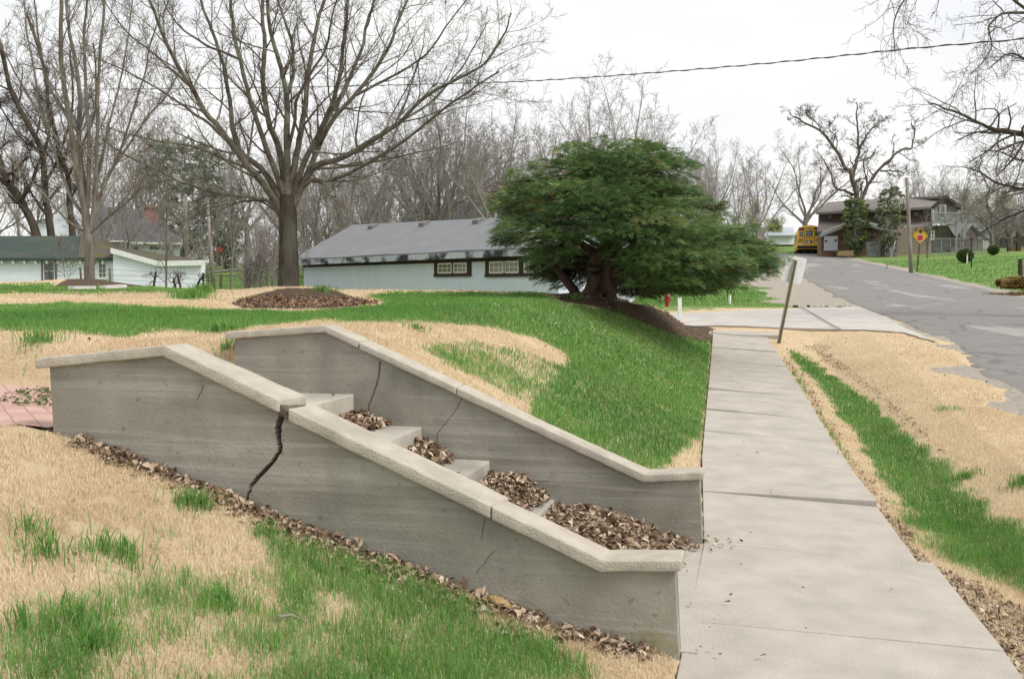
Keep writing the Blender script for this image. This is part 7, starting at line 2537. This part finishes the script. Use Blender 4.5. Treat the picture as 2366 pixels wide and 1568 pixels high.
def rounded(c4, r=.12, n=4):
    out = []
    for i in range(4):
        p, a, b = c4[i], c4[i - 1], c4[(i + 1) % 4]
        s, e = p + (a - p) * r, p + (b - p) * r * np.linalg.norm(a - p) / np.linalg.norm(b - p)
        for k in range(n + 1):
            t = k / n
            out.append((1 - t) ** 2 * s + 2 * t * (1 - t) * p + t * t * e)
    return out


MB().prism(rounded(cr4), (0, .006, 0)).build('sign_plate', M_ALU, ws)
M_PAGED = pmat('lichened_post', (.34, .33, .24), (.20, .19, .12), scale=7, stretch=(1, 1, .4), rough=.85, bump=.4, c3=(.17, .15, .06), scale3=3)
ax = (pt - pb) / np.linalg.norm(pt - pb); sdv = np.cross(ax, (0, 1, 0)); sdv /= np.linalg.norm(sdv); fdv = np.cross(sdv, ax)
sec = [(-.042, .0), (-.026, .0), (-.02, .035), (.02, .035), (.026, .0), (.042, .0), (.042, -.006), (.022, -.006), (.014, .03), (-.014, .03), (-.022, -.006), (-.042, -.006)]
sec = [(a, -b) for a, b in sec]
m_ = MB(); m_.prism([pb - ax * .25 + sdv * a - fdv * b for a, b in sec], (pt - pb) + ax * .25)
# flat web facing the road user: perforated strip
m_.build('post', M_PAGED, ws)
m_ = MB()
for k in range(24):
    c_ = pb + (pt - pb) * (k + .5) / 24 + np.array((0, -.036, 0))
    m_.prism([c_ + sdv * .006 * math.cos(i) + ax * .006 * math.sin(i) for i in np.arange(6) * math.pi / 3], (0, .002, 0))
m_.build('bolt_hole', M_SBLK, ws)['kind'] = 'stuff'

# wooden service pole by the road
up = thing('utility_pole', 'tall grey wooden pole leaning slightly beside the yellow diamond sign', 'utility pole', P(2105, 629, 60))
MB().tube([P(2105.5, 634, 60), P(2102, 560, 60), P(2098.5, 480, 60), P(2095, 410, 60)], [.125, .115, .10, .085], 12).build('pole', M_POLEG, up, smooth=True)
m_ = MB(); m_.bar(P(2092, 424, 60), P(2103, 426, 60), .07); m_.bar(P(2096, 437, 59.8), P(2096, 430, 59.8), .09); m_.build('bracket', M_STEEL, up)
pp = thing('bent_pipe', 'pale grey bent pipe guarding a guy wire beside the wooden pole', 'pipe', P(2047, 622, 66))
MB().tube([P(*q5(1030, 1008), 66), P(*q5(1048, 960), 66), P(*q5(1075, 900), 66), P(*q5(1100, 820), 66), P(*q5(1120, 738), 66)], .035, 8).build('pipe', M_STEEL, pp, smooth=True)
MB().tube([P(*q5(1120, 738), 66), P(2096, 425, 60)], .012, 4).build('guy_wire', M_WIRE, pp)
bp_ = thing('lamp_post', 'thin black post standing in front of the round clipped bush', 'post', P(*q5(1848, 992), 64))
MB().tube([P(*q5(1848, 995), 64), P(*q5(1848, 735), 64)], .045, 8).build('post', M_BLK, bp_)
MB().lathe(tuple(P(*q5(1848, 738), 64)), [(.05, 0), (.09, .05), (.09, .16), (.03, .24)], 8).build('cap', M_BLK, bp_)
mk = thing('marker_post', 'slim white marker with a yellow tip beside the round bush', 'post', P(*q5(1808, 945), 65))
MB().tube([P(*q5(1808, 950), 65), P(*q5(1808, 875), 65)], .045, 8).build('post', M_WHITEP, mk)
MB().tube([P(*q5(1808, 876), 65), P(*q5(1808, 858), 65)], .05, 8).build('tip', M_SYEL, mk)
wp = thing('wooden_post', 'stout brown wooden post behind the straw bale at the right edge', 'post', P(2358, 650, 45))
MB().tube([P(2359, 655, 45), P(2357.5, 620, 45), P(2357.5, 598, 45)], [.1, .097, .093], 12).build('post', M_DARKB, wp)
# straw bale
bd2 = 41.0
M_STRAW = pmat('straw', (.36, .25, .10), (.17, .11, .04), scale=14, stretch=(1, 1, 2), rough=1.0, bump=1.0, bscale=40)
M_STRAWB = pmat('straw_stalk', (.4, .3, .12), tint=[(.14, .09, .03), (.30, .21, .08), (.46, .34, .15)], rough=.9)
cb = P(2352, 656, bd2)
bm = bmesh.new(); bmesh.ops.create_cube(bm, size=1)
bmesh.ops.subdivide_edges(bm, edges=bm.edges[:], cuts=9, use_grid_fill=True)
for v in bm.verts:
    q_ = v.co
    rr2 = Vector((q_.x * 1.6, q_.y * .56, q_.z * .38))
    sl_ = 1 - .55 * max(abs(q_.x) * 2 - .55, 0) ** 2 * 1.2 - .25 * max(abs(q_.z) * 2 - .6, 0)
    rr2.z *= sl_; rr2.y *= sl_
    n_ = float(fbm(np.array([q_.x * 14 + q_.z * 9]), np.array([q_.y * 14 + q_.z * 11]), 3, 3)[0]) - .5
    v.co = rr2 + q_.normalized() * n_ * .10 + Vector(cb) + Vector((0, 0, .06))
me = bpy.data.meshes.new('bale'); bm.to_mesh(me); bm.free(); me.materials.append(M_STRAW)
bale = bpy.data.objects.new('straw_bale', me); COL.objects.link(bale)
tag(bale, 'loose straw bale lying at the roadside at the right edge', 'bale')
g = np.random.default_rng(3)
n = 5200
u = g.normal(0, 1, (n, 3)); u /= np.linalg.norm(u, axis=1, keepdims=True)
p = cb + np.array([0, 0, .05]) + u * np.array([.84, .32, .22]) * g.uniform(.85, 1.1, (n, 1))
k2 = n // 5
p[:k2] = np.column_stack([cb[0] + g.normal(-.35, .75, k2), cb[1] + g.normal(-.35, .3, k2), np.zeros(k2)])
p[:k2, 2] = np.maximum(H(p[:k2, 0], p[:k2, 1]), zs(p[:k2, 1])) + .04
a_ = g.normal(0, 1, (n, 3)); a_[:, 2] *= .35; a_ /= np.linalg.norm(a_, axis=1, keepdims=True)
b2 = np.cross(a_, np.array([0, 0, 1.])); L_ = g.uniform(.06, .19, (n, 1))
V = np.stack([p - a_ * L_ - b2 * .011, p + a_ * L_ - b2 * .011, p + a_ * L_ + b2 * .011, p - a_ * L_ + b2 * .011], 1)
so_ = mesh_obj('loose_stalks', V.reshape(-1, 3), [(np.arange(n) * 4)[:, None] + np.array([[0, 1, 2, 3]])], M_STRAWB, None, attrs={'tint': np.repeat(g.uniform(0, 1, n), 4)})
so_.parent = bale; so_['kind'] = 'stuff'

# fire hydrant
hb = gnd(1541.5, 709, 30); hyd = hb[1]
hs_ = 31 / FPX * hyd / .76
hy = thing('fire_hydrant', 'red fire hydrant standing beyond the driveway under the evergreen skirt', 'fire hydrant', hb)
M_HYD = pmat('hydrant_red', (.40, .045, .05), (.31, .035, .04), scale=6, rough=.5)
M_HYDP = pmat('hydrant_cap', (.50, .12, .13), (.42, .09, .10), scale=6, rough=.5)
MB().lathe(hb - [0, 0, .06], [(r * hs_, z * hs_) for r, z in ((.11, .0), (.11, .3), (.16, .31), (.16, .35), (.115, .36), (.12, .62), (.17, .64), (.17, .68))], 16).build('barrel', M_HYD, hy, smooth=False)
MB().lathe(hb + np.array([0, 0, .68 * hs_ - .06]), [(r * hs_, z * hs_) for r, z in ((.155, .0), (.15, .06), (.12, .14), (.06, .2), (.05, .22), (.05, .27), (.02, .275))], 16).build('bonnet', M_HYDP, hy, smooth=False)
for sg in (-1, 1):
    c_ = hb + np.array([0, 0, .52 * hs_ - .06])
    MB().tube([c_ + [sg * .09 * hs_, 0, 0], c_ + [sg * .2 * hs_, 0, 0]], .06 * hs_, 12).build('nozzle', M_HYD, hy)
c_ = hb + np.array([0, 0, .49 * hs_ - .06]); MB().tube([c_ + [0, -.08 * hs_, 0], c_ + [0, -.2 * hs_, 0]], .08 * hs_, 14).build('nozzle', M_HYD, hy)
# white post by the driveway
wp2 = thing('marker_post', 'short white post at the edge of the driveway below the evergreen', 'post', P(1571, 742, 25.6))
MB().bar(P(1571, 747, 25.6), P(1570.5, 686, 25.6), .09, .09).build('post', M_WHITEP, wp2, bevel=.006)
wp3 = thing('marker_post', 'small pale post farther back across the driveway in the grass', 'post', gnd(1686, 703, 30))
MB().tube([Vector(wp3.location) - Vector((0, 0, .2)), Vector(wp3.location) + Vector((0, 0, .32))], .05, 8).build('post', M_WHITEP, wp3)
# broken pavement edge beyond the driveway
g = np.random.default_rng(31)
for i in range(12):
    px = 1835 + i * 12 + g.uniform(-4, 4); c_ = on_zs(px, 710 - i * .25 + g.uniform(-2.5, 2))
    o = stone('rubble', c_ + [0, 0, .01], (g.uniform(.05, .13), g.uniform(.05, .1), g.uniform(.02, .045)), 'broken lump of pavement along the far edge of the driveway', 40 + i, M_STEP if i % 3 else M_DARKB)
    o['group'] = 'broken pavement lumps by the driveway'; o['category'] = 'rubble'
# overhead cable
pts_ = [(2480, 76, 27), (2366, 90, 28.5), (2100, 113, 32), (1800, 144, 36.5), (1500, 169, 41), (1250, 186, 45), (1130, 191, 48), (900, 197, 53), (600, 203, 60), (300, 206, 66), (0, 208, 72), (-120, 208, 75)]
ctl = [P(*p) for p in pts_]
sp = np.array(spline(ctl, 420))
m_ = MB(); m_.tube(sp, .016, 6)
cab = m_.build('overhead_cable', flat('cable_sheath', (.085, .06, .055), .7), None, smooth=True)
tag(cab, 'dark twisted overhead cable crossing the white sky', 'cable')
tt = np.arange(len(sp)) / len(sp)
seg = np.concatenate([[0], np.cumsum(np.linalg.norm(np.diff(sp, axis=0), axis=1))])
fine = np.array([np.interp(np.linspace(0, seg[-1], 1500), seg, sp[:, i]) for i in range(3)]).T
fs = np.linspace(0, seg[-1], 1500)
fine[:, 2] += .028 * np.sin(fs * 6.28 / 1.3); fine[:, 1] += .028 * np.cos(fs * 6.28 / 1.3)
MB().tube(fine, .012, 5).build('twisted_strand', flat('strand', (.10, .07, .06), .7), cab, smooth=True)
sv = [P(2098, 424, 60), P(2150, 452, 66), P(2190, 462, 80), P(2183, 458, 95)]
tag(MB().tube(spline([P(2183, 457, 94), P(2260, 462, 84), P(2330, 452, 74), P(2420, 430, 64)], 24), .02, 5).build('service_wire', M_WIRE), 'thin pale service wire running right from the gable of the brown house', 'wire')
for o, h0 in PROTO:      # prototypes that were never placed
    pass
